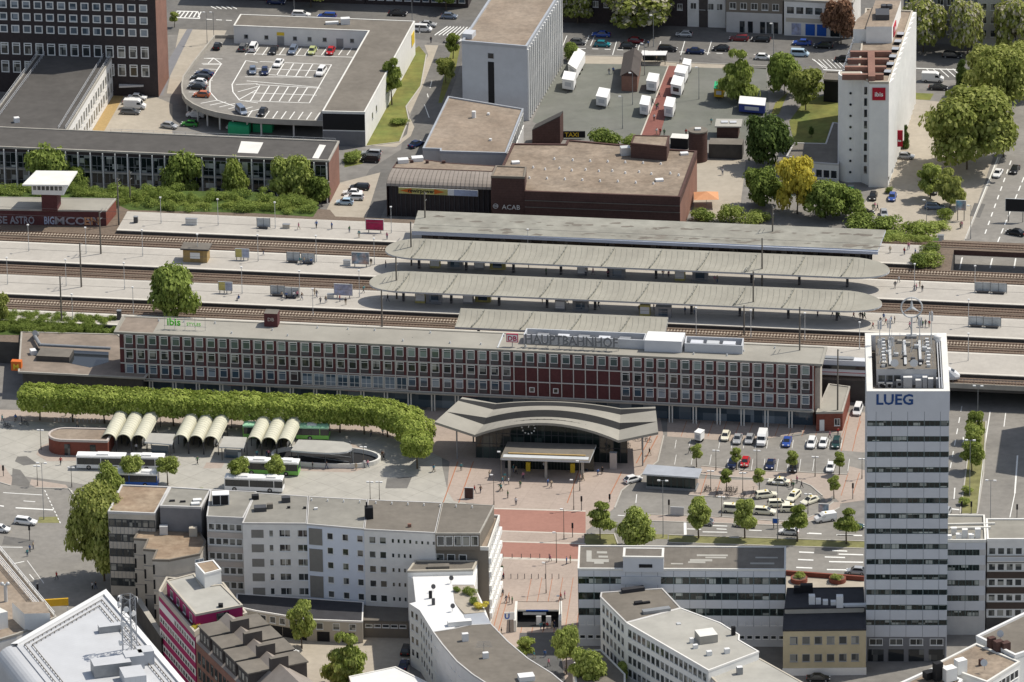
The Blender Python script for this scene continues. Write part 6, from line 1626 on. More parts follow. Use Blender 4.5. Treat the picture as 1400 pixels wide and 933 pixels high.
b=MB();b.prism(Q2,zp-.1,zh-.2,'white_wall');b.build('stair_head',mg);flat_roof(mg,Q2,zh,'roof_rust','white_wall',.15,.25)
q=F3(495,378,zp);c=MB();c.box(q,.9,.8,zp,zp+.7,'black');solo('chimney',c,'small dark vent on the pale roof of the magenta house','vent',q)
q=F3(560,205,0);t=thing('spiral_stair','white steel spiral stair tower behind the magenta house','stair tower',q)
sc0=F3(560,330,1.0);sc0.z=0;c=MB();c.tube(sc0,sc0+V((0,0,15)),.2,'white_sheet',n=8)
for k in range(4):a=k*1.571;c.tube(sc0+V((1.5*cos(a),1.5*sin(a),0)),sc0+V((1.5*cos(a),1.5*sin(a),15.5)),.07,'white_sheet',n=4)
for k in range(70):
 a=k*.42;z=.2+k*.21;p0=sc0+V((0,0,z));c.add([p0+V((.15*cos(a),.15*sin(a),0)),p0+V((1.5*cos(a),1.5*sin(a),0)),p0+V((1.5*cos(a+.42),1.5*sin(a+.42),0)),p0+V((.15*cos(a+.42),.15*sin(a+.42),0))],[[0,1,2,3]],'metal_pale')
 c.tube(p0+V((1.5*cos(a),1.5*sin(a),1)),p0+V((1.5*cos(a+.42),1.5*sin(a+.42),1.21)),.05,'white_sheet',n=4)
c.build('stair',t);t.location=sc0;
for ch in t.children:ch.location=(0,0,0);ch.data.transform(Matrix.Translation(q-sc0))
# ---- brown brick houses with dormer roofs
Zb=11.5
B0,B1=F3(312,640,Zb),F3(640,960,Zb);bd=(B1-B0).normalized();bn_=V((-bd.y,bd.x,0))
wdt=13.0
br=thing('brick_house','brown brick house row with grey dormer roofs and tall window strips','house',B0)
P=[B0,B1+bd*16,B1+bd*16+bn_*wdt,B0+bn_*wdt]
b=MB();b.prism(P,0,Zb,'brick_rose','roof_dark');b.build('wall',br)
LBr=(B1-B0).length+16
for k in range(10):windows(br,P[0],P[1],[1.0,4.3,7.6],[1.6+k*2.1],1.5,2.4,'dark_frame','glass_green',vert=1,fw=.12,sill=False)
rg=MB();r0,r1=B0+bn_*(wdt/2)+V((0,0,5.0)),P[1]+bn_*(wdt/2)+V((0,0,5.0))
rg.add([P[0]+V((0,0,.05)),P[1]+V((0,0,.05)),r1,r0,P[2]+V((0,0,.05)),P[3]+V((0,0,.05))],[[0,1,2,3],[3,2,4,5]],'copper_brown')
rg.add([P[0],P[3],r0],[[0,1,2]],'slate');rg.build('pitched_roof',br)
nb3=4
for k in range(nb3):
 u0=.8+k*6.4
 for sd in(0,1):
  o0,o1=(.5,5.2)if sd==0 else(wdt-5.2,wdt-.5)
  q=[B0+bd*u0+bn_*o0,B0+bd*(u0+5.2)+bn_*o0,B0+bd*(u0+5.2)+bn_*o1,B0+bd*u0+bn_*o1]
  c=MB();c.prism(q,Zb-.05,Zb+3.6,'slate','slate');c.build('dormer',br)
  e_=inset(q,-.25);c=MB();c.prism([(p.x,p.y)for p in e_],Zb+3.6,Zb+3.85,'roof_felt','roof_warm');c.build('dormer_roof',br)
  if sd==0:windows(br,q[0],q[1],[Zb+1.0],lin(0,5.2,3,.2),1.3,1.8,'dark_frame','glass_mix',fw=.1,sill=False,name='dormer_window')
 c=MB();c.box(B0+bd*(u0+5.8)+bn_*(wdt/2),3.6,1.0,Zb+3.5,Zb+6.3,'slate',math.atan2(bn_.y,bn_.x),'roof_warm');c.build('chimney',br)
# ---- big white metal roof, bottom left
Z7=15.0
F1=lambda x,y,z=Z7:G('f1',x,y,z)
ap,lf=F1(700,330),F1(75,690)
rdir=(F1(1160,870)-ap).normalized();ldir=(lf-ap)
P0=[lf,lf+rdir*40,ap+rdir*60,ap]
wb=thing('metal_roof_building','large building with rounded white metal roof and an antenna tower at the lower left','building',lf)
b=MB();b.prism([(p.x,p.y)for p in P0],0,Z7-.2,'metal_white');b.build('wall',wb)
b=MB();b.prism([(p.x,p.y)for p in inset(P0,.9)],Z7-.4,Z7+.03,'metal_white');b.build('roof',wb)
ln=V((ldir.normalized().y,-ldir.normalized().x,0));k_=8;lv=rdir.cross(V((0,0,1))).normalized()
if(lf-ap).dot(lv)<0:lv=-lv
cv=MB();Rv=3.2;prof=[(Rv*sin(math.pi/2*j/k_),Rv*cos(math.pi/2*j/k_)-Rv)for j in range(k_+1)]+[(Rv,-9.0)]
ra,rb=lf,lf+rdir*40
for j in range(len(prof)-1):
 (o0,z0_),(o1,z1_)=prof[j],prof[j+1]
 cv.quad([ra+lv*o0+V((0,0,z0_)),rb+lv*o0+V((0,0,z0_)),rb+lv*o1+V((0,0,z1_)),ra+lv*o1+V((0,0,z1_))],'metal_white')
cv.add([ra+lv*o+V((0,0,z))for o,z in prof]+[ra+V((0,0,-9.0))],[list(range(len(prof)+1))],'zinc');cv.build('rounded_side',wb)
wq=MB();wq.box(ra+lv*(Rv+.05)+rdir*7.0,3.6,.12,Z7-8.2,Z7-5.2,'glass_dark',math.atan2(rdir.y,rdir.x));wq.build('side_window',wb)
ru=MB();O=inset(P0,-.1);I=inset(P0,1.1)
for i,j in((2,3),(3,0)):ru.add([(*O[i][:2],Z7-.2),(*O[j][:2],Z7-.2),(*O[j][:2],Z7+.35),(*O[i][:2],Z7+.35),(*I[j][:2],Z7+.45),(*I[i][:2],Z7+.45),(*I[j][:2],Z7),(*I[i][:2],Z7)],[[0,1,2,3],[3,2,4,5],[5,4,6,7]],'white_sheet')
ru.build('roof_edge',wb)
for d in(2.3,3.6):
 I=inset(P0,d);pts=[I[1],I[0],I[3],I[2]]
 c=MB()
 for i in range(3):
  a,e=pts[i],pts[i+1]
  L_=(e-a).length
  for t in range(int(L_/1.4)):q=lerp(a,e,t*1.4/L_);c.box((q.x,q.y),.16,.16,Z7,Z7+.34,'pole_brown')
  c.tube((a.x,a.y,Z7+.38),(e.x,e.y,Z7+.38),.08,'pole_brown',n=4)
 c.build('roof_rail',wb)
for x,y,sx,sy,h,m,an_ in((735,870,7.2,3.6,2.6,'metal_grey',0),(885,830,3.6,3.0,2.8,'zinc',0),(960,800,3.0,3.0,2.8,'zinc',0),(880,930,4.2,5.0,2.2,'metal_white',0),(730,595,4.6,1.5,1.4,'metal_grey',0)):
 q=F1(x,y);c=MB();c.box(q,sx,sy,Z7,Z7+h,m,.25,'metal_white');solo('roof_plant',c,'%s plant box on the white metal roof'%('long grey' if sx>7 else 'slim grey' if sx>4.5 else 'white topped' if m=='metal_white' else 'ribbed zinc'),'roof plant',q)
q=F1(855,730);t=thing('antenna_tower','lattice antenna tower with round dishes on the white metal roof','antenna tower',q);c=MB();H_=11.5;rr_=1.5
for k in range(5):
 a=k*1.2566;c.tube(q+V((rr_*cos(a),rr_*sin(a),0)),q+V((rr_*cos(a),rr_*sin(a),H_)),.1,'metal_white',n=5)
 for z in range(6):a2=a+1.2566;z0_=z*H_/6;c.tube(q+V((rr_*cos(a),rr_*sin(a),z0_)),q+V((rr_*cos(a2),rr_*sin(a2),z0_+H_/6)),.05,'metal_grey',n=4);c.tube(q+V((rr_*cos(a),rr_*sin(a),z0_+H_/6)),q+V((rr_*cos(a2),rr_*sin(a2),z0_+H_/6)),.05,'metal_grey',n=4)
c.build('lattice',t)
for k,(z,a)in enumerate(((10.8,2.6),(10.2,3.6),(9.6,4.6),(10.6,.3),(6.5,4.2),(2.2,3.6),(8.6,5.4))):
 c=MB();d=V((cos(a),sin(a),0));p0=q+d*1.5+V((0,0,z));c.tube(p0,p0+d*.45,.5,'white_sheet',.55,n=12);c.build('dish',t)
for k in range(6):c=MB();a=k*1.05;d=V((cos(a),sin(a),0));p0=q+d*1.7;c.box(p0,.3,.16,q.z+H_-2.4,q.z+H_-.2,'metal_dark',a);c.build('panel_aerial',t)
# ---- far left building with roof rails
Z8=13.0
Fq=lambda x,y,z=Z8:G('f1',x,y,z)
P=[Fq(-160,700),Fq(110,620),Fq(375,505),Fq(0,50),Fq(-160,-30)]
wl=thing('department_store','building with tan roof and double white rails at the left edge','building',P[2])
block(wl,P,0,Z8,'plaster_light','roof_tan','concrete',.2,.4)
for o in(.5,2.4,3.4):fence_rail(wl,'roof_rail',[Fq(372-o*22,503+o*2),Fq(0-o*22,50+o*6)],1.1,'white_sheet',3.0,.08)
for nmx,pts_,h,m in(('white plant house with flat tan roof at the left edge',[(165,590),(335,585),(335,480),(80,455)],4.5,'white_wall'),('white plant house cut by the left picture edge',[(-60,600),(55,575),(40,470),(-60,470)],4.5,'white_wall')):
 q=[Fq(x,y,Z8)for x,y in pts_];q=[Fq(pts_[0][0],pts_[0][1],Z8),Fq(pts_[1][0],pts_[1][1],Z8)];d=(q[1]-q[0]).normalized();nn_=V((-d.y,d.x,0));c=MB();c.prism([q[0],q[1],q[1]+nn_*5.5-d*1.2,q[0]+nn_*5.5-d*2.5],Z8,Z8+h-1,m,'roof_tan' if 'tan' in nmx else 'concrete_white');solo('plant_house',c,nmx,'plant house',q[0])
q=Fq(40,400);c=MB();c.tube(q,q+V((0,0,3.6)),.35,'metal_pale',n=8)
for k in(-.6,.5):c.ball((q.x+k,q.y,q.z+3.8),.42,'metal_pale',8)
solo('roof_vent',c,'metal vent stack with two round cowls on the left edge roof','vent',q)
q=G('f1',345,405,4.0);c=MB();c.box(q,6.4,.4,3.2,4.7,'trailer_yellow',.12);c.tube(q+V((-3,0,-4)),q+V((-3,0,-1)),.15,'metal_white');c.tube(q+V((3,0,-4)),q+V((3,0,-1)),.15,'metal_white');solo('gantry_sign',c,'orange yellow board on posts over the shaded lane at the left','sign board',q-V((0,0,4)))
# ---- roofs cut by the lower right corner
Zr=15.0
F6=lambda x,y,z=Zr:G('f6',x,y,z)
P=[F6(632,700),F6(836,802),F6(900,780),F6(960,560),F6(884,578)]
r1_=thing('apartment_house','grey roofed house with thick white roof edge at the lower right corner','apartment house',P[0]);block(r1_,P,0,Zr,'white_wall','roof_warm','white_sheet',.5,.5)
P=[F6(420,828),F6(690,925),F6(862,818),F6(632,722)]
r2_=thing('apartment_house','white house with mottled brown roof at the bottom right','apartment house',P[0]);block(r2_,P,0,Zr-.5,'white_wall','roof_brown','concrete_white',.3,.4)
windows(r2_,P[1],P[2],[Zr-3.2,Zr-6.2],lin(0,edge_len(P[1],P[2]),7,.5),1.3,1.6,'white_frame','glass_dark')
P=[F6(200,935),F6(120,1000),F6(480,1010),F6(560,905),F6(415,838)]
r3_=thing('apartment_house','dark roofed house with white parapet cut by the bottom edge','apartment house',P[0]);block(r3_,P,0,Zr-1,'white_wall','roof_brown','white_sheet',.5,.5)
P=[F6(265,862,9),F6(415,838,9),F6(400,820,9),F6(268,850,9)]
for x,y,sx,h,m in((430,905,1.6,3.0,'black'),(550,868,2.0,2.2,'white_wall'),(490,905,2.4,2.0,'white_wall'),(712,742,1.4,1.8,'brick_brown'),(748,760,1.6,1.8,'brick_brown'),(785,762,1.6,1.6,'brick_brown'),(660,832,.9,.8,'brick_brown'),(385,895,2.0,.8,'black')):
 q=F6(x,y);c=MB();c.box(q,sx,sx*.8,Zr-.6,Zr+h,m,.5);solo('chimney',c,'%s chimney block on the lower right roofs'%{'black':'black','white_wall':'white','brick_brown':'brown brick'}[m],'chimney',q)
for x,y in((760,715),(675,868)):q=F6(x,y);c=MB();c.tube(q,q+V((0,0,1.5)),.05,'metal_grey',n=4);c.tube(q+V((0,-.05,1.5)),q+V((-.1,-.3,1.6)),.2,'metal_pale',.7,n=12);solo('satellite_dish',c,'grey satellite dish on the lower right roofs','satellite dish',q)
q0_=[G('d2',435,908,6),G('d2',652,862,6),G('d2',800,935,6),G('d2',820,1010,6),G('d2',470,1010,6)]
wr_=thing('yard_building','flat white roofed yard building at the bottom edge','yard building',q0_[0]);block(wr_,q0_,0,6,'white_wall','white_sheet','concrete_white',.15,.3)
# subway stairs: a roofed opening with white side walls
u0,u1=G('e5',512,905,0),G('e5',812,905,0);aU=ang(u0,u1);dU=(u1-u0).normalized();nU=V((-dU.y,dU.x,0))
sb_=thing('subway_entrance','dark subway stair opening with white walls set into the square','subway entrance',u0)
LU=(u1-u0).length;hU=HT('e5',512,728,905)*.42
c=MB();c.prism([u0+nU*5.4,u1+nU*5.4,u1+nU*9.2,u0+nU*9.2],hU-.35,hU,'concrete_white','pink_striped',True);c.build('roof_slab',sb_)
c=MB();c.prism([u0+nU*9.1,u1+nU*9.1,u1+nU*9.3,u0+nU*9.3],0,hU,'black');c.build('back_wall',sb_)
for p in(u0,u1):c=MB();c.prism([p-dU*.25,p+dU*.25,p+dU*.25+nU*9.3,p-dU*.25+nU*9.3],0,hU+.1,'concrete_white');c.build('side_wall',sb_)
c=MB();c.prism([u0+nU*2.2+dU*.3,u1+nU*2.2-dU*.3,u1+nU*9.0-dU*.3,u0+nU*9.0+dU*.3],.03,.05,'stairwell_shade');c.build('floor',sb_)
c=MB();c.prism([u0+nU*7.2+dU*.4,u1+nU*7.2-dU*.4,u1+nU*7.3-dU*.4,u0+nU*7.3+dU*.4],.1,hU-.4,'stairwell_shade');c.build('interior_shade',sb_)  # black back wall, floor and sheet: deep shade under the slab put into colour
c=MB();c.box(lerp(u0,u1,.42)+nU*5.5,LU*.52,.3,hU-1.1,hU-.6,'metal_pale',aU);c.build('pipe',sb_)
c=MB();c.box(lerp(u0,u1,.48)+nU*5.35,LU*.5,.12,hU-.3,hU-.05,'sign_ublue',aU);c.build('fascia_sign',sb_)
for u in(.52,.74):c=MB();c.box(lerp(u0,u1,u)+nU*3.4,1.0,.3,0,1.9,'white_sheet',aU);c.build('escalator_panel',sb_)
q=G('e5',475,905,0);t=thing('subway_sign','blue and white U sign panel on a post at the subway stairs','sign',q);hs=HT('e5',475,770,905)
c=MB();c.tube(q,q+V((0,0,hs)),.1,'metal_dark');c.build('post',t);c=MB();c.box(q-V((0,.15,0)),2.0,.15,hs-1.6,hs,'sign_white',.05);c.build('panel',t)
put_text('letters','U',1.5,'sign_ublue',q+V((-.45,-.25,hs-1.35)),.05,t,.02,.06)
b=MB();b.poly(GS('f4',[(870,590),(1130,585),(1200,1000),(1100,880),(930,780),(860,690)],0),.034,'asphalt_shaded');struct('lower_pavement',b)  # shade of the lower level put into the dark ground colour
# yard ground, kerbs of the street below the tower, planters
b=MB();b.poly(GS('p',[(330,868),(500,868),(560,872),(560,960),(330,960)],0),.02,'beige_paving');b.poly(GS('d4',[(85,430),(450,465),(450,500),(85,500)],0),.022,'beige_paving');struct('yard',b)
for x in(145,325):
 q=G('d4',x,462,0);t=thing('brick_planter','round red brick planter by the tower street','planter',q)
 c=MB();c.tube(q,q+V((0,0,.9)),1.7,'brick_red_lit',n=20);c.tube(q+V((0,0,.88)),q+V((0,0,.91)),1.4,'soil',n=20);c.build('wall',t)
a,b_=G('d4',85,438,0),G('d4',450,465,0);c=MB();c.box((a+b_)/2+V((0,.6,0)),(b_-a).length,.5,0,1.0,'brick_red_lit',ang(a,b_));solo('planter_wall',c,'long low red brick planter wall along the tower street','planter wall',a)
# building beyond the right edge whose shadow falls on the avenue
hN=25.0;sh_=V((SUN_DIR.x,SUN_DIR.y,0))/SUN_DIR.z*hN
c0,c1_=G('f7',420,250,0)+sh_,G('f7',376,550,0)+sh_
t=thing('office_building','plain building right of the avenue, outside the picture','building',c0);block(t,[c1_,c1_+V((26,-12,0)),c0+V((26,3,0)),c0],0,hN,'plaster_grey','roof_grey','concrete',.3,.3)
windows(t,c1_,c1_+V((26,-12,0)),[3+3.3*i for i in range(6)],lin(0,28.6,9,1),1.6,1.8,'white_frame','glass_mix');windows(t,c0,c1_,[3+3.3*i for i in range(6)],lin(0,edge_len(c0,c1_),5,1),1.6,1.8,'white_frame','glass_mix')
# ================================================================ trees and shrubs
def crown_mesh(name,m,kind,seed,n=2600,leaf=.11,blossom=0):
 """a crown in a unit box (radius 1, height 0..1): leaf clumps spread over lumps, uneven outline, gaps"""
 rnd=random.Random(seed);b=MB();lumps=[]
 if kind=='round':
  for i in range(24):
   a,z=rnd.uniform(0,6.283),rnd.uniform(.16,.84);r=(.62*sin(math.pi*(.12+.8*z))**.7)*rnd.uniform(.55,1.05)
   lumps.append((r*cos(a),r*sin(a),z,rnd.uniform(.2,.38)))
  lumps.append((0,0,.55,.5));lumps.append((.1,0,.8,.34))
 elif kind=='tall':
  for i in range(20):
   z=rnd.uniform(.08,.92);a=rnd.uniform(0,6.283);r=.62*(1.05-z)**.55*rnd.uniform(.4,1);lumps.append((r*cos(a),r*sin(a),z,.44*(1.12-z*.75)))
 elif kind=='column':
  for i in range(16):z=.04+.9*i/15;lumps.append((rnd.uniform(-.2,.2),rnd.uniform(-.2,.2),z,.72*(1-z*.8)**.5))
 elif kind=='clip':
  for i in range(30):lumps.append((rnd.uniform(-.72,.72),rnd.uniform(-.66,.66),rnd.uniform(.2,.78),rnd.uniform(.26,.36)))
 elif kind=='weep':
  for i in range(22):a=rnd.uniform(0,6.283);r=rnd.uniform(.2,.75);z=rnd.uniform(.1,.85)*(1-.3*r);lumps.append((r*cos(a),r*sin(a),z,.3))
 elif kind=='open':
  for i in range(24):a,z=rnd.uniform(0,6.283),rnd.uniform(.1,.9);r=.62*sin(math.pi*(.1+.8*z))*rnd.uniform(.5,1.1);lumps.append((r*cos(a),r*sin(a),z,rnd.uniform(.2,.32)))
 else:
  for i in range(14):a=rnd.uniform(0,6.283);r=rnd.uniform(0,.75);lumps.append((r*cos(a),r*sin(a),rnd.uniform(.2,.62),rnd.uniform(.25,.42)))
 wsum=[l[3]**2 for l in lumps]
 zz=.5 if kind in('round','open','clip','bush')else .22
 for i in range(n):
  if kind=='clip': # box clipped: leaves on a softly bulging block
   d=V((rnd.uniform(-1,1),rnd.uniform(-1,1),rnd.uniform(-1,1)));m_=max(abs(d.x),abs(d.y),abs(d.z));d/=(abs(d.x)**5+abs(d.y)**5+abs(d.z)**5)**.2
   k_=rnd.uniform(.80,1.05)+.07*sin(d.x*9+d.z*5+seed)*sin(d.y*8-d.x*4)
   p=V((d.x*k_,d.y*k_,.5+d.z*k_*.5));d.normalize()
   nrm=(d+V((rnd.uniform(-.8,.8),rnd.uniform(-.8,.8),rnd.uniform(0,1.1)))).normalized();t1=nrm.orthogonal().normalized();t1=Matrix.Rotation(rnd.uniform(0,6.28),3,nrm)@t1;t2=nrm.cross(t1)
   s=leaf*rnd.uniform(.5,1.3);b.add([tuple(v)for v in(p+t1*s,p+t2*s*.7,p-t1*s,p-t2*s*.7)],[[0,1,2,3]],m)
   continue
  lx,ly,lz,lr=rnd.choices(lumps,wsum)[0]
  while True:
   d=V((rnd.gauss(0,1),rnd.gauss(0,1),rnd.gauss(.25,1)))
   if d.length>.01:break
  d.normalize();rad=lr*(rnd.uniform(.70,1.08)if rnd.random()<.8 else rnd.uniform(.4,1.28))
  p=V((lx,ly,0))+V((d.x*rad,d.y*rad,0));p.z=lz+d.z*rad*zz
  if p.z<.0:continue
  nrm=(d+V((rnd.uniform(-.7,.7),rnd.uniform(-.7,.7),rnd.uniform(0,1.1)))).normalized()
  t1=nrm.orthogonal().normalized();t1=Matrix.Rotation(rnd.uniform(0,6.28),3,nrm)@t1;t2=nrm.cross(t1)
  s=leaf*rnd.uniform(.6,1.3);s2=s*rnd.uniform(.55,.9)
  q=[p+t1*s,p+t2*s2+nrm*s*.2,p-t1*s,p-t2*s2+nrm*s*.1]
  b.add([(v.x,v.y,v.z)for v in q],[[0,1,2,3]],'leaf_blossom' if blossom and rnd.random()<blossom and p.z>.2 else m)
 return b.mesh(name)
CM={}
for key,args in dict(g1=('leaf_green','round',1),g2=('leaf_green','round',2),g3=('leaf_olive','round',3),l1=('leaf_light','round',4),l2=('leaf_light','open',5),d1=('leaf_dark','round',6),y1=('leaf_yellow','round',7),y2=('leaf_olive','round',8),
                      t1=('leaf_light','tall',9),t2=('leaf_green','tall',10),c1=('leaf_dark','column',11),h1=('leaf_hedge','clip',12),h2=('leaf_hedge','clip',13),w1=('leaf_olive','weep',14),k1=('leaf_copper','round',15),b1=('leaf_green','bush',16),b2=('leaf_light','bush',17),b3=('leaf_yellow','bush',18)).items():
 CM[key]=crown_mesh('crown',*args,n=5600 if args[1]=='clip' else 5200 if args[1]!='bush' else 1900,leaf=.07 if args[1]=='clip' else .058)
for key,sd in(('f1',21),('f2',22)):CM[key]=crown_mesh('crown','leaf_olive','round',sd,4200,.07,.28)
CM['big']=crown_mesh('crown','leaf_olive','round',23,12000,.042);CM['gbig']=crown_mesh('crown','leaf_green','round',24,5500,.06);CM['lbig']=crown_mesh('crown','leaf_light','tall',25,6500,.055)
CM['ybig']=crown_mesh('crown','leaf_yellow','round',27,5200,.055)
def trunk_mesh(seed):
 rnd=random.Random(seed);b=MB()
 pts=[V((0,0,0)),V((rnd.uniform(-.03,.03),rnd.uniform(-.03,.03),.5)),V((rnd.uniform(-.06,.06),rnd.uniform(-.06,.06),1.0))]
 b.tube(pts[0],pts[1],.055,'bark',.042,7);b.tube(pts[1],pts[2],.042,'bark',.032,7)
 for k in range(5):
  a=k*1.257+rnd.uniform(-.3,.3);z=rnd.uniform(.75,1.0);p=lerp(pts[1],pts[2],(z-.5)*2)
  e=p+V((.42*cos(a),.42*sin(a),rnd.uniform(.1,.35)));b.tube(p,e,.026,'bark',.01,5)
  b.tube(e,e+V((.12*cos(a+.6),.12*sin(a+.6),.08)),.011,'bark',.004,4)
 return b.mesh('trunk')
TM=[trunk_mesh(31),trunk_mesh(32)]
rt_=random.Random(99)
def tree(key,base,cr,th,h,label,group=None,name='tree',cat='tree',off=(0,0),rz=None,ry=None):
 """base point, crown radius, bare trunk height, total height"""
 t=thing(name,label,cat,base,rt_.uniform(0,6.28)if rz is None else rz,group)
 if th>0:
  o=bpy.data.objects.new('trunk',rt_.choice(TM));COL.objects.link(o);o.parent=t;k=max(1.0,th+(h-th)*.34);o.scale=(k*(.55 if h>9 else .75),k*(.55 if h>9 else .75),k)
  if k/h>1:pass
 c=bpy.data.objects.new('crown',CM[key]);COL.objects.link(c);c.parent=t;c.location=(off[0],off[1],th);f=1.0 if key[0]=='h' else 1.2;c.scale=(cr*f,cr*f if ry is None else ry,h-th)
 return t
def T(s,x,y,key,cr,th,h,label,z=0.0,**kw):return tree(key,G(s,x,y,z),cr,th,h,label,**kw)
# row of clipped plane trees around the bus plaza
RW='clipped plane trees along the bus plaza'
rowpts=[('p',x,y)for x,y in((54.6,575),(99.6,577),(143,579),(190,581),(237.5,583),(286,585),(334.9,586.5),(383,588.5),(432,590.5),(464.7,592),(498.3,594),(530,598),(553,606),(568,620))]
for i,(s,x,y)in enumerate(rowpts):T(s,x,y,'h1' if i%2 else 'h2',4.1 if i<9 else 3.4,3.0,7.6,'clipped plane tree by the bus plaza',group=RW,name='plane_tree',rz=TANG+(math.pi if i%3==0 else 0)-(.5 if i>10 else 0),ry=3.3)
T('p',570.5,641,'h2',3.0,3.6,7.6,'round clipped plane tree standing alone at the row end near the square',group=RW,name='plane_tree')
# along the tracks, north
for x,y,cr,h,k,lab in((66,262,5.0,11.5,'g1','bushy green tree behind the white roofed signal tower'),(106,268,3.0,7.0,'g2','low bushy tree right of the signal tower'),(250,270,4.9,11.5,'g1','large round green tree in front of the glass office'),(320,275,3.6,10.5,'l1','lighter slim green tree before the glass office'),(398,280,4.8,11.8,'l1','broad light green tree near the glass office end'),(434,283,3.0,7.5,'g2','small green tree at the brick end of the glass office')):T('p',x,y,k,cr,1.2,h,lab)
T('b1',960,880,'gbig',5.5,.8,12.5,'large dense green tree between the platforms and the station roof',z=ZB)
T('p',-2,440,'g3',2.6,.5,6.5,'bush like tree cut by the left edge beside the tracks',z=ZB)
T('a2',738,570,'t1',3.2,3.0,12.5,'slim birch on the lawn beside the retail building',name='birch')
T('a2',1070,320,'l2',1.9,1.8,6.5,'thin young tree on the narrow lawn by the grey slab');T('a2',1030,450,'g3',2.4,1.5,6.0,'young olive green tree on the narrow lawn left of the slab')
T('a1',947,150,'l2',1.2,1.5,4.0,'tiny street tree at the upper street corner');T('a3',325,330,'g2',1.9,.4,4.8,'small bushy tree at the corner behind the grey slab')
T('a3',1225,545,'lbig',4.4,1.2,14.8,'tall dense cone shaped tree on the market square')
T('a3',495,790,'b1',4.6,0,5.0,'big rounded bush behind the hall beside the TAXI board',name='bush',cat='bush');T('a3',650,800,'b1',3.0,0,3.2,'smaller rounded bush behind the hall roof room',name='bush',cat='bush')
for s,x,y,k,cr,h,lab in(('a4',90,510,'g2',4.2,10.5,'bushy green tree left of the hotel garden'),('a4',205,600,'g3',4.6,10.5,'spreading green tree with long trunk on the hotel lawn'),('a4',235,745,'c1',.7,2.6,'small dark conifer on the hotel lawn'),('p',1050,226,'d1',5.6,12.5,'dark dense tree left of the yellow tree'),('p',1044,282,'g1',4.6,9.5,'mid green tree in front of the dark dense tree'),
                             ('p',1128,298,'gbig',5.2,9.0,'wide bright green tree right of the yellow tree'),('p',1163,298,'g2',3.4,7.0,'rounded green tree beside the hotel car park')):T(s,x,y,k,cr,.8 if k!='g3' else 2.2,h,lab)
T('p',1090,293,'ybig',5.0,1.6,14.2,'bright yellow leaved tree left of the hotel',name='yellow_tree')
for s,x,y,k,cr,h,lab in(('p',878,42,'f2',9.0,11.5,'wide flowering chestnut on the north street'),('p',790,32,'f1',4.5,9,'flowering chestnut partly behind the grey slab'),('p',1262,72,'f1',5.2,14,'flowering chestnut right behind the hotel tower'),('p',1323,76,'f2',4.6,14,'tall flowering chestnut before the grey apartment block'),('p',1388,72,'f1',5.4,14,'flowering chestnut before the orange roofed house'),('p',1150,60,'k1',4.6,11.5,'copper leaved tree left of the hotel penthouse'),
                             ('p',610,14,'g1',3.5,8,'street tree at the top edge left of the slab'),('p',425,10,'g3',4.0,8,'street tree at the top edge above the parking deck')):T(s,x,y,k,cr,2.2,h,lab,name='chestnut_tree' if k[0]=='f' else 'tree')
T('p',1322,232,'big',11.5,2.2,19.5,'huge spreading light green tree between hotel and avenue');T('p',1362,165,'big',8.0,3,17.5,'tall light green tree at the avenue above the huge one');T('p',1388,135,'big',7.0,3,14,'light green tree at the right edge above the avenue')
for x,y,cr,h,lab in((1348,128,5.2,12,'light green tree between the cypress and the avenue'),(1302,222,4.2,10,'light green tree filling the gap beside the huge one'),(1372,215,3.6,9,'light green tree on the avenue side of the huge one')):T('p',x,y,'y2',cr,2,h,lab)
T('a4',1052,470,'c1',1.6,.2,6.6,'dark columnar cypress near the upper street',name='cypress');T('a4',745,805,'c1',1.0,.2,5.6,'slim dark cypress beside the hotel side',name='cypress')
T('p',1299,285,'w1',3.6,1.0,11.5,'drooping willow beside the hotel car park',name='willow');T('p',1272,272,'l2',3.2,1.5,8.5,'loose light tree left of the willow')
for s,x,y,cr,h,k,lab in(('b3',1030,345,3.4,3.6,'b1','round shrub at the corner of the brick hall'),('b3',1200,350,2.8,5.5,'b2','light shrub between hall and yellow tree'),('b3',1330,350,3.2,3.6,'b2','low light shrub by the end of the farthest canopy'),('b4',510,390,4.6,4.6,'b1','wide dark shrub by the railway below the hotel'),('b4',620,400,4.2,4.2,'b1','green shrub in front of the hotel car park'),('b4',800,430,4.6,4.6,'b2','pale shrub at the railway left of the avenue'),('b4',690,450,3.6,2.6,'b1','low shrub beside the short platform end'),('b4',960,330,1.8,3.2,'b2','clipped shrub below the willow'),('b4',930,385,2.6,2.2,'b2','low clipped hedge shrub by the avenue fence'),('b4',655,195,1.2,1.8,'b1','small shrub beside the blue parked car'),('a2',520,880,2.8,3.0,'b1','round shrub on the grass patch by two parked cars'),('a2',770,675,2.4,1.8,'b1','dark low shrub on the lawn by the side road')):
 T(s,x,y,k,cr,0,h,lab,name='shrub',cat='shrub')
for i,(x,y,cr)in enumerate(((865,575,3.2),(820,595,2.6),(890,530,2.6))):T('b4',x,y,'b1' if i else 'b2',cr,0,3.6,'shrub growing at the platform end above the avenue gap',z=ZB,name='shrub',cat='shrub',group='shrubs at the platform end')
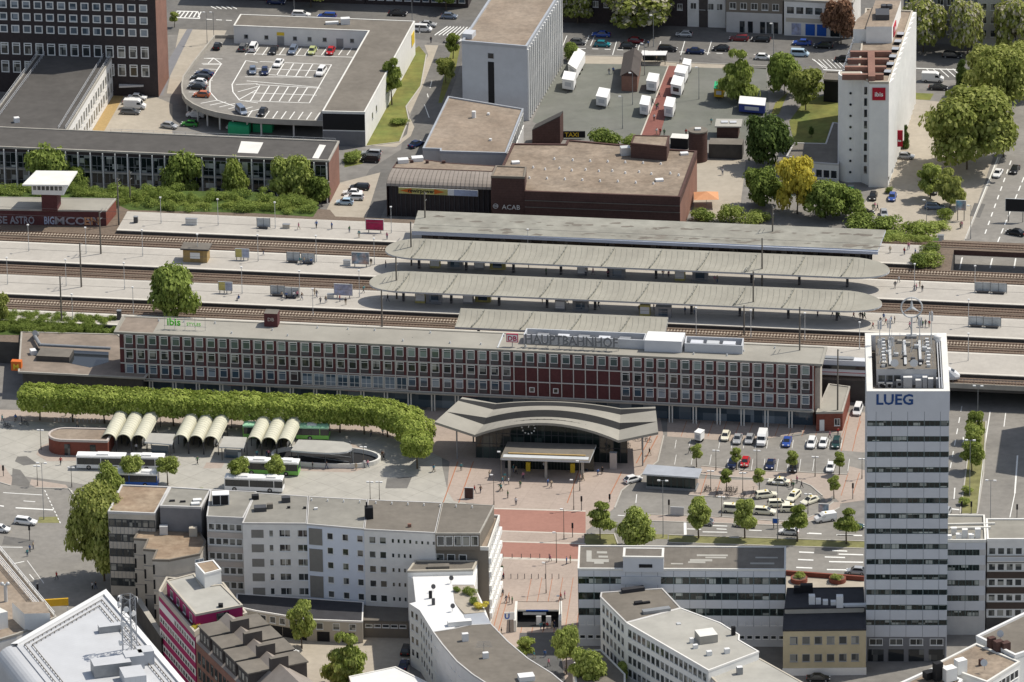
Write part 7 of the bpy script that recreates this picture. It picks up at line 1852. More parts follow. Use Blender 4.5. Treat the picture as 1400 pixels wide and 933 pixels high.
# bus plaza and square
for s,x,y in(('p',181,661),('p',229.5,663),('p',327.5,665),('p',379,663)):T(s,x,y,'l1',2.3,2.4,6.3,'small round street tree in front of the waiting buses',group='small trees by the buses',name='street_tree')
T('f1',690,262,'big',6.9,2.0,20.5,'big light green tree left of the beige panelled office');T('e3',690,640,'l1',3.2,.4,7.0,'leafy tree rising behind the beige office roof')
T('e3',590,610,'b1',2.3,0,1.6,'low dark shrub beside the street crossing',name='shrub',cat='shrub')
for i,x in enumerate((1180,1235,1290)):T('e3',x,625,'b2',1.3,0,1.0,'low shrub in the strip behind the apartment roof',name='shrub',cat='shrub',group='low shrubs by the bus lane')
for x,y in((168,356),(450,378),(378,530),(610,527),(848,402),(1180,412),(1142,582)):T('e1',x,y,'l2',1.35,1.9,5.0,'small clipped ball tree in the station car park',group='ball trees in the car park',name='street_tree')
for x,y in((182,862),(510,862),(883,882),(1230,902)):T('e1',x,y,'l2' if x<600 else 't1',2.7,2.4,8.6,'young street tree on the grass strip before the taxi rank',group='young trees on the grass strip',name='street_tree')
T('e2',978,880,'t1',3.1,2.3,9.2,'light green street tree on the grass corner by the square',name='street_tree');T('e2',1200,940,'l1',4.0,.9,8.6,'full round street tree right of the grass corner',name='street_tree')
for x,y in((225,330),(205,430),(200,545),(165,700),(150,780)):T('f7',x,y,'l2' if y<500 else 'l1',2.4 if y<700 else 1.2,1.6 if y<700 else .3,6.8 if y<700 else 1.6,'young tree in the row on the avenue median',group='young trees on the avenue median',name='street_tree')
T('d2',215,775,'l2',2.9,2.2,9.8,'slim light tree in front of the garage wing');T('d2',425,960,'lbig',4.6,.6,13.5,'dense conical green tree in the yard')
T('f4',915,790,'l2',2.0,1.6,5.2,'small tree left below the subway stairs');T('f4',1195,880,'l1',2.7,2.8,10.2,'bright green tree below the subway stairs');T('d3',350,990,'l1',3.4,2.5,9.5,'bright green tree at the bottom near the low shop');T('f5',262,830,'l2',1.5,1.0,4.5,'small tree top at the bottom edge')
for s,x,y,z,k,cr,h,lab in(('f4',525,320,Z9,'b2',1.3,1.9,'bright bush on the white roof terrace'),('f4',550,385,Z9,'b1',1.2,1.7,'dark bush in the middle of the white roof terrace'),('f4',600,415,Z9,'b3',1.4,1.6,'yellow bush at the edge of the white roof terrace'),('f4',430,300,Z9,'b1',.9,1.3,'small bush at the near corner of the white roof terrace'),
 ('f3',315,545,Zm,'b3',1.1,1.4,'ochre bush on the magenta house terrace'),('f3',210,400,Zm,'b1',.9,1.2,'green bush on the magenta house terrace'),('f3',640,465,Zm,'b2',1.0,.9,'small bush on the right terrace of the magenta house'),('d4',148,442,.9,'b2',1.1,1.3,'round shrub in the first brick planter'),('d4',323,450,.9,'b2',1.1,1.3,'round shrub in the second brick planter')):T(s,x,y,k,cr,0,h,lab,z=z,name='bush',cat='bush')
# rough growth along the line and the clipped hedge
def scrub(name,s,poly,z,n,cr,h,key,kind='stuff'):
 rnd=random.Random(n);P=GS(s,poly,z);b=MB();me=CM[key]
 xs=[p.x for p in P];ys=[p.y for p in P];cnt=0
 def inside(x,y):
  c=False
  for i in range(len(P)):
   a,d=P[i],P[i-1]
   if(a.y>y)!=(d.y>y)and x<(d.x-a.x)*(y-a.y)/(d.y-a.y)+a.x:c=not c
  return c
 co=[v.co.copy()for v in me.vertices];fs=[list(p.vertices)for p in me.polygons];sel=rnd.sample(fs,min(len(fs),520))
 names=me.materials[0].name
 while cnt<n:
  x,y=rnd.uniform(min(xs),max(xs)),rnd.uniform(min(ys),max(ys))
  if not inside(x,y):continue
  k=rnd.uniform(.6,1.3);hh=h*rnd.uniform(.5,1.3);a=rnd.uniform(0,6.28);ca,sa=cos(a),sin(a)
  M=lambda v:(x+(v.x*ca-v.y*sa)*cr*k,y+(v.x*sa+v.y*ca)*cr*k,z+v.z*hh)
  vs,f2=[],[]
  for f in sel:f2.append([len(vs)+i for i in range(len(f))]);vs+=[M(co[i])for i in f]
  b.add(vs,f2,names);cnt+=1
 o=b.build(name);o['kind']=kind;return o
scrub('undergrowth','b1',[(-60,160),(150,180),(440,175),(1390,190),(1590,230),(1740,260),(1700,318),(1390,300),(650,285),(600,235),(400,220),(-60,205)],ZB,120,2.1,2.4,'b1')
scrub('brambles','b1',[(440,190),(900,200),(1600,250),(1700,300),(1390,290),(700,270)],ZB,70,1.9,1.6,'b2')
scrub('hedge','b1',[(-60,855),(300,872),(635,890),(640,965),(-60,960)],ZB,230,1.5,1.9,'b1')
scrub('rough_grass','b4',[(640,430),(900,455),(860,462),(640,455)],ZB,26,1.8,1.4,'b2')
# ================================================================ vehicles
def loft(b,st,m):
 """st: stations along x: (x, half width, z bottom, z shoulder, z top, top half width)"""
 rings=[]
 for x,w_,zb,zs,zt,wt in st:rings.append([(x,-w_*.94,zb),(x,-w_,zs),(x,-wt,zt),(x,wt,zt),(x,w_,zs),(x,w_*.94,zb)])
 n=6
 for i in range(len(rings)-1):b.add(rings[i]+rings[i+1],[[j,(j+1)%n,n+(j+1)%n,n+j]for j in range(n)],m)
 b.add(rings[0],[[0,1,2,3,4,5]],m);b.add(rings[-1],[[5,4,3,2,1,0]],m)
CARS={}
SPEC=dict(hatchback=(4.05,1.76,1.47,.90,-1.95,-1.15,.35,1.15),sedan=(4.6,1.8,1.44,.90,-1.55,-.85,.35,1.25),estate=(4.7,1.8,1.48,.92,-2.28,-1.95,.45,1.3),off_roader=(4.5,1.86,1.72,1.05,-2.15,-1.85,.55,1.25),minivan=(4.6,1.84,1.80,1.02,-2.22,-2.05,1.0,1.75))
def car_proto(kind):
 L_,W_,H_,zb,x0,x1,x2,x3=SPEC[kind];hw=W_/2;f=L_/2
 root=bpy.data.objects.new(kind,None);COL.objects.link(root);root['category']='car' if kind!='minivan' else 'van'
 b=MB();tr=zb if x0>-f+.5 else zb
 loft(b,[(-f,hw*.82,.38,.55,.68,hw*.78),(-f+.12,hw*.95,.28,.6,zb-.03,hw*.86),(x0,hw,.24,.62,zb,hw*.9),(x3,hw,.24,.62,zb-.01,hw*.9),(f-.35,hw*.95,.26,.58,zb-.16,hw*.82),(f,hw*.78,.36,.5,.62,hw*.7)],'car_white')
 r0,r1=hw*.86,hw*.68
 cb,ct=[(x0,-r0,zb-.02),(x3,-r0,zb-.02),(x3,r0,zb-.02),(x0,r0,zb-.02)],[(x1,-r1,H_),(x2,-r1,H_),(x2,r1,H_),(x1,r1,H_)]
 b.add(cb+ct,[[4,5,6,7],[0,1,5,4],[1,2,6,5],[2,3,7,6],[3,0,4,7]],'car_white');b.build('body',root,True)
 def pane(a,c,d,e,name,k0=.1,k1=.88,m0=.07,m1=.93):
  a,c,d,e=map(Vector,(a,c,d,e));P=lambda u,v:lerp(lerp(a,c,u),lerp(e,d,u),v);nn_=(c-a).cross(e-a).normalized()*.018
  g=MB();g.quad([P(m0,k0)+nn_,P(m1,k0)+nn_,P(m1,k1)+nn_,P(m0,k1)+nn_],'car_glass');g.build(name,root,True)
 pane(cb[1],cb[2],ct[2],ct[1],'windscreen');pane(cb[3],cb[0],ct[0],ct[3],'rear_window');pane(cb[0],cb[1],ct[1],ct[0],'side_window',.12,.86,.1,.9);pane(cb[2],cb[3],ct[3],ct[2],'side_window',.12,.86,.1,.9)
 for sx in(f-.82,-f+.78):
  for sy in(-1,1):g=MB();g.tube((sx,sy*(hw-.2),.32),(sx,sy*(hw+.012),.32),.32,'tyre',n=12);o=g.build('wheel',root,True);g=MB();g.tube((sx,sy*hw,.32),(sx,sy*(hw+.02),.32),.19,'rim',n=8);g.build('rim',o,True)
 for sy in(-1,1):
  g=MB();g.box((f-.1,sy*hw*.62),.22,.34,.56,.72,'lamp_glass');g.build('headlight',root,True);g=MB();g.box((-f+.05,sy*hw*.7),.12,.26,.62,.86,'tail_red');g.build('tail_light',root,True)
 CARS[kind]=root
def van_proto(kind,L_,H_,W_=2.0):
 root=bpy.data.objects.new(kind,None);COL.objects.link(root);root['category']='van';f=L_/2;hw=W_/2;b=MB()
 loft(b,[(-f,hw,.35,.8,H_-.05,hw*.9),(f-1.75,hw,.3,.8,H_,hw*.9),(f-1.15,hw,.3,.8,H_-.35,hw*.84),(f-.75,hw*.98,.3,.75,1.3,hw*.84),(f,hw*.88,.36,.6,.95,hw*.76)],'car_white');b.build('body',root,True)
 g=MB();a=V((f-.78,0,1.36));c=V((f-1.16,0,H_-.38));o=V((.03,0,.02));g.quad([a+o-V((0,hw*.78,0)),a+o+V((0,hw*.78,0)),c+o+V((0,hw*.74,0)),c+o-V((0,hw*.74,0))],'car_glass');g.build('windscreen',root,True)
 for sy in(-1,1):g=MB();y=sy*(hw*.965+.02);g.add([(f-2.0,y,1.3),(f-.95,y,1.28),(f-1.25,y*.96,H_-.55),(f-2.0,y*.96,H_-.5)],[[0,1,2,3]],'car_glass');g.build('side_window',root,True)
 for sx in(f-.9,-f+1.0):
  for sy in(-1,1):g=MB();g.tube((sx,sy*(hw-.2),.34),(sx,sy*(hw+.012),.34),.34,'tyre',n=12);o=g.build('wheel',root,True);g=MB();g.tube((sx,sy*hw,.34),(sx,sy*(hw+.02),.34),.19,'rim',n=8);g.build('rim',o,True)
 CARS[kind]=root
for k in SPEC:car_proto(k)
van_proto('delivery_van',5.2,2.35);van_proto('small_van',4.4,1.85,1.85)
USED=set()
def car(s,x,y,kind,col,hd,place,z=0.0,zc=.6):
 q=G(s,x,y,z+zc);q.z=z+.012
 a=TANG+R({'r':0,'l':180,'d':-90,'u':90}[hd]if isinstance(hd,str)else hd)
 lab='%s %s %s'%({'greyblue':'grey blue','darkred':'dark red','darkgreen':'dark green','skyblue':'light blue','lime':'pale green','navy':'dark blue'}.get(col,col),kind.replace('_',' '),place)
 src=CARS[kind]
 if kind not in USED:USED.add(kind);o=src;o.location=q;o.rotation_euler=(0,0,a);o['label']=lab;LABELLED.append(o)
 else:o=dup(src,q,a,lab)
 o['group']='cars and vans in the streets and car parks'
 for c in o.children:
  if c.name.split('.')[0]=='body':c.material_slots[0].link='OBJECT';c.material_slots[0].material=MATS['car_'+col]
 return o
H_,S_,E_,O_,M_,V_,N_2='hatchback','sedan','estate','off_roader','minivan','delivery_van','small_van'
dk_='on the parking deck'
for x,y,k,c,h in((1180,250,H_,'black','u'),(1320,255,E_,'grey','u'),(1376,258,M_,'white','u'),(1110,398,S_,'navy',170),(1088,422,E_,'black',172),(1078,446,H_,'white',172),(1072,470,S_,'black',175),(1095,513,H_,'orange',178),(1372,382,H_,'greyblue',-80),(1310,602,M_,'greyblue',-60)):car('a1',x,y,k,c,h,dk_,ZD)
for x,y,k,c,h in((95,272,S_,'black','d'),(200,272,E_,'greyblue','d'),(305,276,H_,'lime','d'),(405,277,H_,'red','d'),(122,342,S_,'white',-95),(48,386,H_,'navy',-80),(353,390,O_,'white',-95),(35,608,H_,'black',-95)):car('a2',x,y,k,c,h,dk_,ZD)
cy_='in the courtyard by the dark tower'
for x,y,k,c,h in((745,528,S_,'white',0),(720,553,S_,'white',0),(733,577,V_,'white',0),(708,606,E_,'grey',0)):car('a1',x,y,k,c,h,cy_)
car('a1',920,682,H_,'silver',-15,'driving below the rounded parking deck');un='under the parking deck'
for x,y,k,c in((1062,625,N_2,'white'),(1030,672,H_,'green'),(1275,690,H_,'white')):car('a1',x,y,k,c,178,un)
ns='on the north street'
for x,y,k,c,h in((245,78,E_,'white','r'),(385,87,E_,'blue','l'),(905,158,M_,'white','r'),(930,132,S_,'silver','r'),(770,72,S_,'black','r'),(1050,88,H_,'greyblue','r'),(1070,218,H_,'white','r'),(110,10,S_,'navy','r')):car('a2',x,y,k,c,h,ns)
for x,y,k,c,h in((485,187,S_,'blue','l'),(358,228,H_,'grey','r'),(492,240,H_,'teal','r'),(632,250,H_,'black','r'),(675,222,H_,'darkred','r'),(845,265,E_,'black','r'),(935,186,H_,'silver','l'),(997,278,S_,'navy','r'),(1135,263,H_,'black','l'),(1232,208,E_,'darkred','l'),(1352,212,E_,'black','l'),(1365,310,H_,'white','r')):car('a3',x,y,k,c,h,ns)
for x,y,k,c,h in((185,232,S_,'blue','l'),(172,292,M_,'skyblue','r'),(415,322,S_,'black','r'),(300,248,E_,'black','l'),(895,430,V_,'white','r'),(925,474,S_,'black','r'),(1000,300,E_,'black','r')):car('a4',x,y,k,c,h,ns)
hp='in the hotel car park'
car('a4',748,848,H_,'silver','r',hp)
for x,y,k,c,h in((570,212,H_,'black','d'),(675,216,H_,'blue','d'),(900,178,S_,'black','d'),(905,268,E_,'greyblue','r'),(630,306,H_,'silver',-80),(530,302,H_,'black',20)):car('b4',x,y,k,c,h,hp)
for x,y,k,c,h in((1248,86,S_,'white',-98),(1340,66,S_,'black',-98),(1345,408,S_,'black',160)):car('b4',x,y,k,c,h,'driving on the avenue')
for s,x,y,k,c,h in(('a2',870,782,S_,'navy',60),('a2',628,832,E_,'silver',178),('a2',620,866,O_,'black',178)):car(s,x,y,k,c,h,'by the side road near the foyer')
for x,y,k,c in((562,162,E_,'black'),(525,192,S_,'white'),(532,217,E_,'white'),(482,243,H_,'skyblue')):car('b2',x,y,k,c,182,'beside the platform fence')
sp_='in the station car park'
for x,y,k,c in((372,135,H_,'cream'),(458,155,S_,'silver'),(543,158,H_,'silver'),(632,165,V_,'white'),(808,175,S_,'blue'),(982,185,E_,'white'),(1066,185,H_,'white'),(1158,185,E_,'darkgreen'),(420,332,H_,'navy'),(512,320,H_,'red'),(692,335,S_,'navy'),(855,360,H_,'black'),(1117,358,H_,'white')):car('e1',x,y,k,c,'d',sp_)
tr_='waiting in the taxi rank'
TX=[]
for x,y,k,c,h in((753,458,S_,'cream',175),(660,552,E_,'cream',22),(748,615,E_,'cream',10),(855,563,E_,'cream',-105),(975,592,S_,'cream',-130),(650,668,E_,'cream',-2),(430,655,M_,'cream',-2),(840,650,E_,'cream',8)):TX.append(car('e1',x,y,k,c,h,tr_))
TX.append(car('e1',1080,720,N_2,'white',208,'taxi leaving the taxi rank'));TX.append(car('e1',512,758,E_,'cream',178,'on the street before the grass strip'))
for o in TX:
 q=MB();q.box((-.1,0),.2,.5,SPEC['sedan'][2]if o.name.startswith('sedan')else 1.5 if o.name.startswith('estate')else 1.84,2.0 if not o.name.startswith(('sedan','estate'))else 1.68,'sign_yellow');r_=q.build('taxi_roof_sign',o,True)
sg_='on the street before the grass strip'
car('e1',220,745,H_,'silver',178,sg_);car('e1',822,812,H_,'white',178,sg_);car('e1',1275,775,E_,'darkgreen',8,sg_)
car('d4',412,412,H_,'silver',178,'at the foot of the tall tower');car('d4',235,912,S_,'black',5,'in the shade below the yellow office')
car('c4',487,520,M_,'white',-92,'with blue stripe beside the station annex');car('c3',657,895,H_,'white',40,'beside the glass tram shelter')
car('d1',120,180,E_,'white',-8,'at the lower left street crossing');car('d1',2,215,H_,'white',-8,'cut by the left edge at the crossing')
for x,y,k,c in((702,782,O_,'black'),(690,850,S_,'navy')):car('d2',x,y,k,c,'u','in the shaded yard')
car('d2',150,805,N_2,'white',150,'in the yard by the garages');car('d2',182,880,H_,'red',160,'in the yard by the garages')
car('f7',18,832,H_,'silver',-95,'behind the tall tower on the avenue')
# buses
def bus(s,x0,y0,x1,y1,nose,top,low,lab,artic=False,band=None):
 """x0,y0 - x1,y1: ends of the near lower edge"""
 a,c=G(s,x0,y0,.3),G(s,x1,y1,.3);a.z=c.z=0;d=(c-a);L_=d.length;d.normalize();nn_=V((-d.y,d.x,0));an_=math.atan2(d.y,d.x);W_=2.55;H_=3.0
 t=thing('bus',lab,'bus',(a+c)/2+nn_*(W_/2),an_,'buses at the bus plaza')
 segs=[(-L_/2,L_/2)]if not artic else[(-L_/2,L_*.06),(L_*.11,L_/2)]
 b=MB()
 for u0,u1 in segs:
  m_=(u0+u1)/2;l_=u1-u0
  b.box((m_,0),l_,W_,.32,1.15,low);b.box((m_,0),l_-.1,W_-.1,1.15,H_-.35,'car_glass');b.box((m_,0),l_,W_-.02,H_-.36,H_,top if band is None else band,mt=None);b.box((m_,0),l_-.5,W_-.5,H_,H_+.12,top)
 b.build('body',t,True)
 if artic:g=MB();g.box((L_*.085,0),L_*.06,W_-.25,.45,H_-.15,'metal_dark');g.build('bellows',t,True)
 for u0,u1 in segs:
  for k in range(int((u1-u0)/1.7)+1):
   for sy in(-1,1):g=MB();g.box((u0+.08+k*(u1-u0-.16)/int((u1-u0)/1.7),sy*(W_/2-.03)),.14,.05,1.14,H_-.34,low if k%3==0 else 'metal_dark');g.build('window_post',t,True)
 for u in([-L_*.33,L_*.28]if not artic else[-L_*.36,-L_*.05,L_*.3]):
  for sy in(-1,1):g=MB();g.tube((u,sy*(W_/2-.3),.5),(u,sy*(W_/2+.015),.5),.5,'tyre',n=14);o=g.build('wheel',t,True);g=MB();g.tube((u,sy*W_/2,.5),(u,sy*(W_/2+.02),.5),.27,'rim',n=10);g.build('rim',o,True)
 for u,l_ in((-L_*.2,2.4),(L_*.3,2.0)):g=MB();g.box((u,0),l_,1.5,H_+.12,H_+.36,'white_sheet');g.build('roof_unit',t,True)
 return t
bus('e3',488,468,1046,480,0,'trailer_white','trailer_white','long white articulated bus parked before the round brick pavilion',True)
bus('e3',645,575,1005,585,0,'trailer_white','sign_ublue','white roofed blue bus behind the beige office roof')
bus('e4',222,468,560,482,0,'trailer_white','bus_green','white roofed bus with green lower body under the small trees')
bus('e4',118,568,465,582,0,'trailer_white','trailer_white','white roofed bus with orange rear end nearest the apartment roof')
bus('e4',228,256,742,268,0,'bus_mint','bus_green','mint green bus half hidden behind the barrel roofs')
# train on the near track, nose at the right
lt_=(L_P4[0]+L_S)/2;nx=SL('p',1314,508,ZB+1)[0]
tn=thing('train','white express train with dark window band and pointed nose behind the tall tower','train',TR(nx-20,lt_,ZB+.33),TANG)
b=MB();sts=[(20.0,.5,.5,.8,1.1,.3),(19.2,1.05,.35,.9,1.75,.6),(17.2,1.35,.3,1.0,2.75,.9),(14.2,1.45,.3,1.1,3.6,1.0),(-40,1.45,.3,1.1,3.6,1.0)]
loft(b,[(x,w_,zb,zs,zt,wt)for x,w_,zb,zs,zt,wt in sts],'train_white');b.build('body',tn,True)
g=MB();g.box((-14,0),58.2,2.86,1.75,2.55,'car_glass');g.build('window_band',tn,True);g=MB();g.add([(18.9,-.6,1.96),(18.9,.6,1.96),(16.2,.86,3.1),(16.2,-.86,3.1),(16.4,-1.3,2.2),(16.4,1.3,2.2)],[[0,1,2,3],[0,3,4],[1,5,2]],'car_glass');g.build('windscreen',tn,True)
g=MB();g.box((-12,0),52,2.93,.95,1.1,'sign_red');g.build('red_stripe',tn,True)
for u in(-30,-6,10):g=MB();g.box((u,0),7,1.4,3.58,3.9,'metal_grey');g.build('roof_equipment',tn,True)
# market trailers
def trailer(s,x0,y0,x1,y1,xb,yb,h,top,side,lab,name='market_trailer',stripes=None):
 """front edge on the ground (left, right) and the right rear ground corner"""
 a,c,e=G(s,x0,y0),G(s,x1,y1),G(s,xb,yb);q=[a,c,e,a+(e-c)];t=thing(name,lab,'trailer',a,0,'sales trailers on the market square')
 b=MB();b.prism(q,.55,h,side,top,True);b.build('body',t);I=inset(q,-.08)
 b=MB();b.prism([(p.x,p.y)for p in I],h,h+.12,top);b.build('roof',t)
 L_=(e-c).length
 for f in(.35,.6):b=MB();m_=lerp(c,e,f);d=(a-c).normalized();b.tube(m_+V((0,0,.32)),m_+d*.25+V((0,0,.32)),.32,'tyre',n=10);m_=lerp(a,q[3],f);b2=MB();b2.tube(m_+V((0,0,.32)),m_-d*.25+V((0,0,.32)),.32,'tyre',n=10);b.build('wheel',t);b2.build('wheel',t)
 b=MB();m_=(a+c)/2;d=(m_-(q[2]+q[3])/2).normalized();b.tube(m_+V((0,0,.5)),m_+d*1.2+V((0,0,.5)),.06,'metal_dark',n=5);b.tube(m_+d*1.1,m_+d*1.1+V((0,0,.6)),.05,'metal_dark',n=5);b.build('tow_bar',t)
 b=MB();b.box(lerp(a,c,.5)+d*.03,(c-a).length*.55,.06,h*.45,h*.8,stripes or 'panel_grey',ang(a,c));b.build('hatch',t)
 return t
tw_='trailer_white'
for x0,y0,x1,y1,xb,yb,h,lab in((273,493,335,503,348,460,2.9,'white sales trailer nearest the glazed slab side'),(305,410,350,440,398,350,2.9,'longer white sales trailer behind the one by the slab'),(457,582,515,592,533,545,2.7,'single white sales trailer in the middle of the market'),(730,500,785,508,800,465,2.8,'white sales trailer beside the pitched brick house'),(694,630,740,638,753,590,2.9,'white sales trailer left of the red path'),(826,642,873,650,888,600,3.0,'white sales trailer right of the red path lower end'),(862,520,918,532,935,485,2.9,'cream white trailer with two dark windows on the red path edge'),(882,455,940,465,957,425,2.9,'white sales trailer behind the one with dark windows'),(926,400,965,408,974,378,2.4,'small white trailer at the top of the red path')):
 trailer('a3',x0,y0,x1,y1,xb,yb,h,tw_,tw_,lab,stripes='car_glass' if 'dark windows' in lab else None)
trailer('a3',1097,538,1148,542,1154,505,2.6,'tarp_green','trailer_yellow','yellow stall with green roof beside the cone shaped tree','market_stall');trailer('a3',1232,618,1372,630,1378,590,2.5,tw_,'trailer_blue','wide blue stall with white roof right of the market','market_stall')
trailer('e1',153,180,196,190,224,165,2.2,tw_,tw_,'small white box trailer in the station car park','box_trailer')
# bicycles and motorbikes
bk_=bpy.data.objects.new('bicycle',None);COL.objects.link(bk_);bk_['category']='bicycle';bk_['group']='parked bicycles'
for x in(-.53,.53):
 g=MB()
 for i in range(14):a0,a1=i*.4488,(i+1)*.4488;g.tube((x+.33*cos(a0),0,.34+.33*sin(a0)),(x+.33*cos(a1),0,.34+.33*sin(a1)),.03,'tyre',n=4,cap=False)
 g.build('wheel',bk_,True)
g=MB()
for p,q in(((-.53,0,.34),(-.15,0,.34)),((-.15,0,.34),(.38,0,.8)),((-.3,0,.8),(.38,0,.8)),((-.15,0,.34),(-.32,0,.92)),((-.53,0,.34),(-.3,0,.8)),((.53,0,.34),(.38,0,.98))):g.tube(p,q,.028,'metal_dark',n=4)
g.build('frame',bk_,True);g=MB();g.box((-.33,0),.26,.14,.92,.98,'black');g.build('saddle',bk_,True);g=MB();g.tube((.36,-.28,1.0),(.36,.28,1.0),.03,'metal_dark',n=4);g.build('handlebar',bk_,True)
first=True
for s,x,y,n,lab in(('e1',310,545,7,'bicycle in the left rack cluster of the car park island'),('e1',458,555,8,'bicycle in the middle rack cluster of the car park island'),('e1',545,560,6,'bicycle in the right rack cluster of the car park island'),('e3',110,195,7,'bicycle parked at the left end of the plane trees'),('e2',1195,330,6,'bicycle beside the right flank of the entrance hall')):
 c0=G(s,x,y)
 for i in range(n):
  q=c0+V((random.uniform(-2.4,2.4)if n<7 or s!='e2' else 0,random.uniform(-2,2.4),.02));a=TANG+random.choice((1.4,1.7,.4,2.6))
  if first:bk_.location=q;bk_.rotation_euler=(0,0,a);bk_['label']=lab;LABELLED.append(bk_);first=False
  else:dup(bk_,q,a,lab)
# ================================================================ bus station
BD=lambda s,pts,z:GS(s,pts,z)
ZV=3.0
for gi,(px,py,lab)in enumerate(((138.5,601,'left'),(237,602.5,'middle'),(337,605,'right'))):
 for k in range(3):
  a=G('p',px+k*20.6,py+k*.9,ZV);wv=TD*3.05;dv=TN*15.2
  t=thing('barrel_roof','cream barrel roof in the %s group of three'%lab,'bus stop roof',(a.x,a.y,0),0,'barrel roofs of the bus station')
  b=MB();n=12;rows=[]
  for d in(0,1):rows.append([a+wv*(.5-.5*cos(math.pi*i/n))+dv*d+V((0,0,1.35*sin(math.pi*i/n)))for i in range(n+1)])
  b.add(rows[0]+rows[1],[[i,i+1,n+2+i,n+1+i]for i in range(n)],'barrel_roof',True);b.build('shell',t)
  b=MB()
  for j in range(15):
   o=dv*(j/14.0)
   for i in range(n):b.tube(rows[0][i]+o,rows[0][i+1]+o,.09 if j in(0,14)else .035,'barrel_rib',n=4,cap=False)
  for i in(0,n):b.tube(rows[0][i],rows[1][i],.12,'barrel_rib',n=5)
  b.build('ribs',t)
  for d in(.02,.34,.67,.98):
   for u in(0,1):b=MB();p=a+wv*u+dv*d;b.tube((p.x,p.y,0),(p.x,p.y,ZV),.09,'metal_dark',n=6);b.build('post',t)
  b=MB();p=a+wv*.5+dv*.5;b.box((p.x,p.y),.12,9,.3,2.0,'car_glass',TANG);b.box((p.x+.4,p.y),.4,6,.4,.5,'metal_grey',TANG);b.build('wind_screen',t)
for s,pts,lab in(('e3',[(922,302),(1098,316),(1118,250),(950,243)],'left'),('e4',[(85,312),(232,318),(252,254),(112,248)],'right')):
 q=BD(s,pts,3.2);t=thing('flat_shelter_roof','flat pale shelter roof between barrel roof groups, the %s one'%lab,'shelter',(q[0].x,q[0].y,0));b=MB();b.prism(q,2.95,3.2,'canopy_edge','roof_light',True);b.build('roof',t)
 for p in inset(q,.5):b=MB();b.tube((p.x,p.y,0),(p.x,p.y,2.95),.09,'metal_dark');b.build('post',t)
 b=MB();p=lerp(q[0],q[1],.5)+TN*1.2;b.box(p,3.6,.1,.3,2.2,'glass_blue',TANG);b.build('wind_screen',t)
q=BD('e4',[(515,332),(640,342),(730,347),(800,346),(850,340),(878,326),(882,308),(866,292),(830,281),(700,272),(560,268)],3.4)
t=thing('curved_shelter_roof','flat pale canopy with rounded end over the dark oval stair opening','canopy',(q[0].x,q[0].y,0));b=MB();b.prism(q,3.05,3.4,'canopy_edge','roof_light',True);b.build('roof',t)
for x,y in((722,405),(886,408),(560,395),(870,360)):b=MB();p=G('e4',x,y);b.tube(p,(p.x,p.y,3.05),.13,'metal_grey',n=8);b.build('post',t)
c0=G('e4',725,385);rx,ry=11.6,4.6;b=MB();n=36
ring=lambda k,z:[V((c0.x,c0.y,z))+TD*(rx*k*(abs(cos(i*2*math.pi/n))**.7)*(1 if cos(i*2*math.pi/n)>0 else-1))+TN*(ry*k*sin(i*2*math.pi/n))for i in range(n)]
R0_,R1_,R2_,R3_=ring(1,0),ring(1,1.0),ring(.955,1.0),ring(.955,.04)
for A_,B2 in((R0_,R1_),(R1_,R2_),(R2_,R3_)):b.add(A_+B2,[[i,(i+1)%n,n+(i+1)%n,n+i]for i in range(n)],'concrete_white')
t=thing('stair_opening','dark oval stair opening with pale rim at the bus station','stair opening',c0);b.build('rim',t);b=MB();b.add(R3_,[list(range(n))],'stairwell_shade');b.build('floor',t)  # floor painted black in place of the opening's deep shade
b=MB()
for k in(-1,1):b.tube(c0+TD*-6+TN*(1.2*k)+V((0,0,1.2)),c0+TD*5+TN*(1.2*k)+V((0,0,.15)),.1,'metal_grey',n=5)
b.build('handrail',t)
f0_,f1_=G('e3',395,385),G('e3',690,392);q=[f0_,f1_,f1_+TN*6.6,f0_+TN*6.6];m_=(q[0]+q[3])/2
cap=[m_+TD*(-3.4*sin(math.pi*(i+.5)/10))+TN*(3.3*cos(math.pi*(i+.5)/10))for i in range(10)]
t=thing('brick_pavilion','low red brick pavilion with rounded end beside the barrel roofs','pavilion',f0_);P=[q[0],q[1],q[2],q[3]]+cap
b=MB();b.prism(P,0,3.1,'brick_red_lit');b.build('wall',t);flat_roof(t,P,3.3,'roof_tan','plaster_pinkish',.25,.35)
for u in(1.2,6.6):b=MB();b.box(offs(f0_,f1_,u,.04),1.2,.1,.1,2.5,'glass_dark',TANG);b.build('door',t)
# glass tram shelter
Zs2=3.5;q=BD('c3',[(707,866),(1012,886),(1032,838),(735,814)],Zs2);t=thing('tram_shelter','long green glass shelter with grey roof at the car park edge','shelter',(q[0].x,q[0].y,0))
b=MB();b.prism(q,Zs2-.3,Zs2,'canopy_edge','zinc',True);b.build('roof',t);I=inset(q,.8);b=MB();b.prism([(p.x,p.y)for p in I],.5,Zs2-.3,'glass_hall');b.build('glass_wall',t);b=MB();b.prism([(p.x,p.y)for p in inset(q,.6)],0,.5,'metal_grey');b.build('plinth',t)
for u in range(9):b=MB();p=lerp(I[0],I[1],u/8);b.box(p,.12,.12,.5,Zs2-.3,'green_frame',TANG);b.build('post',t)
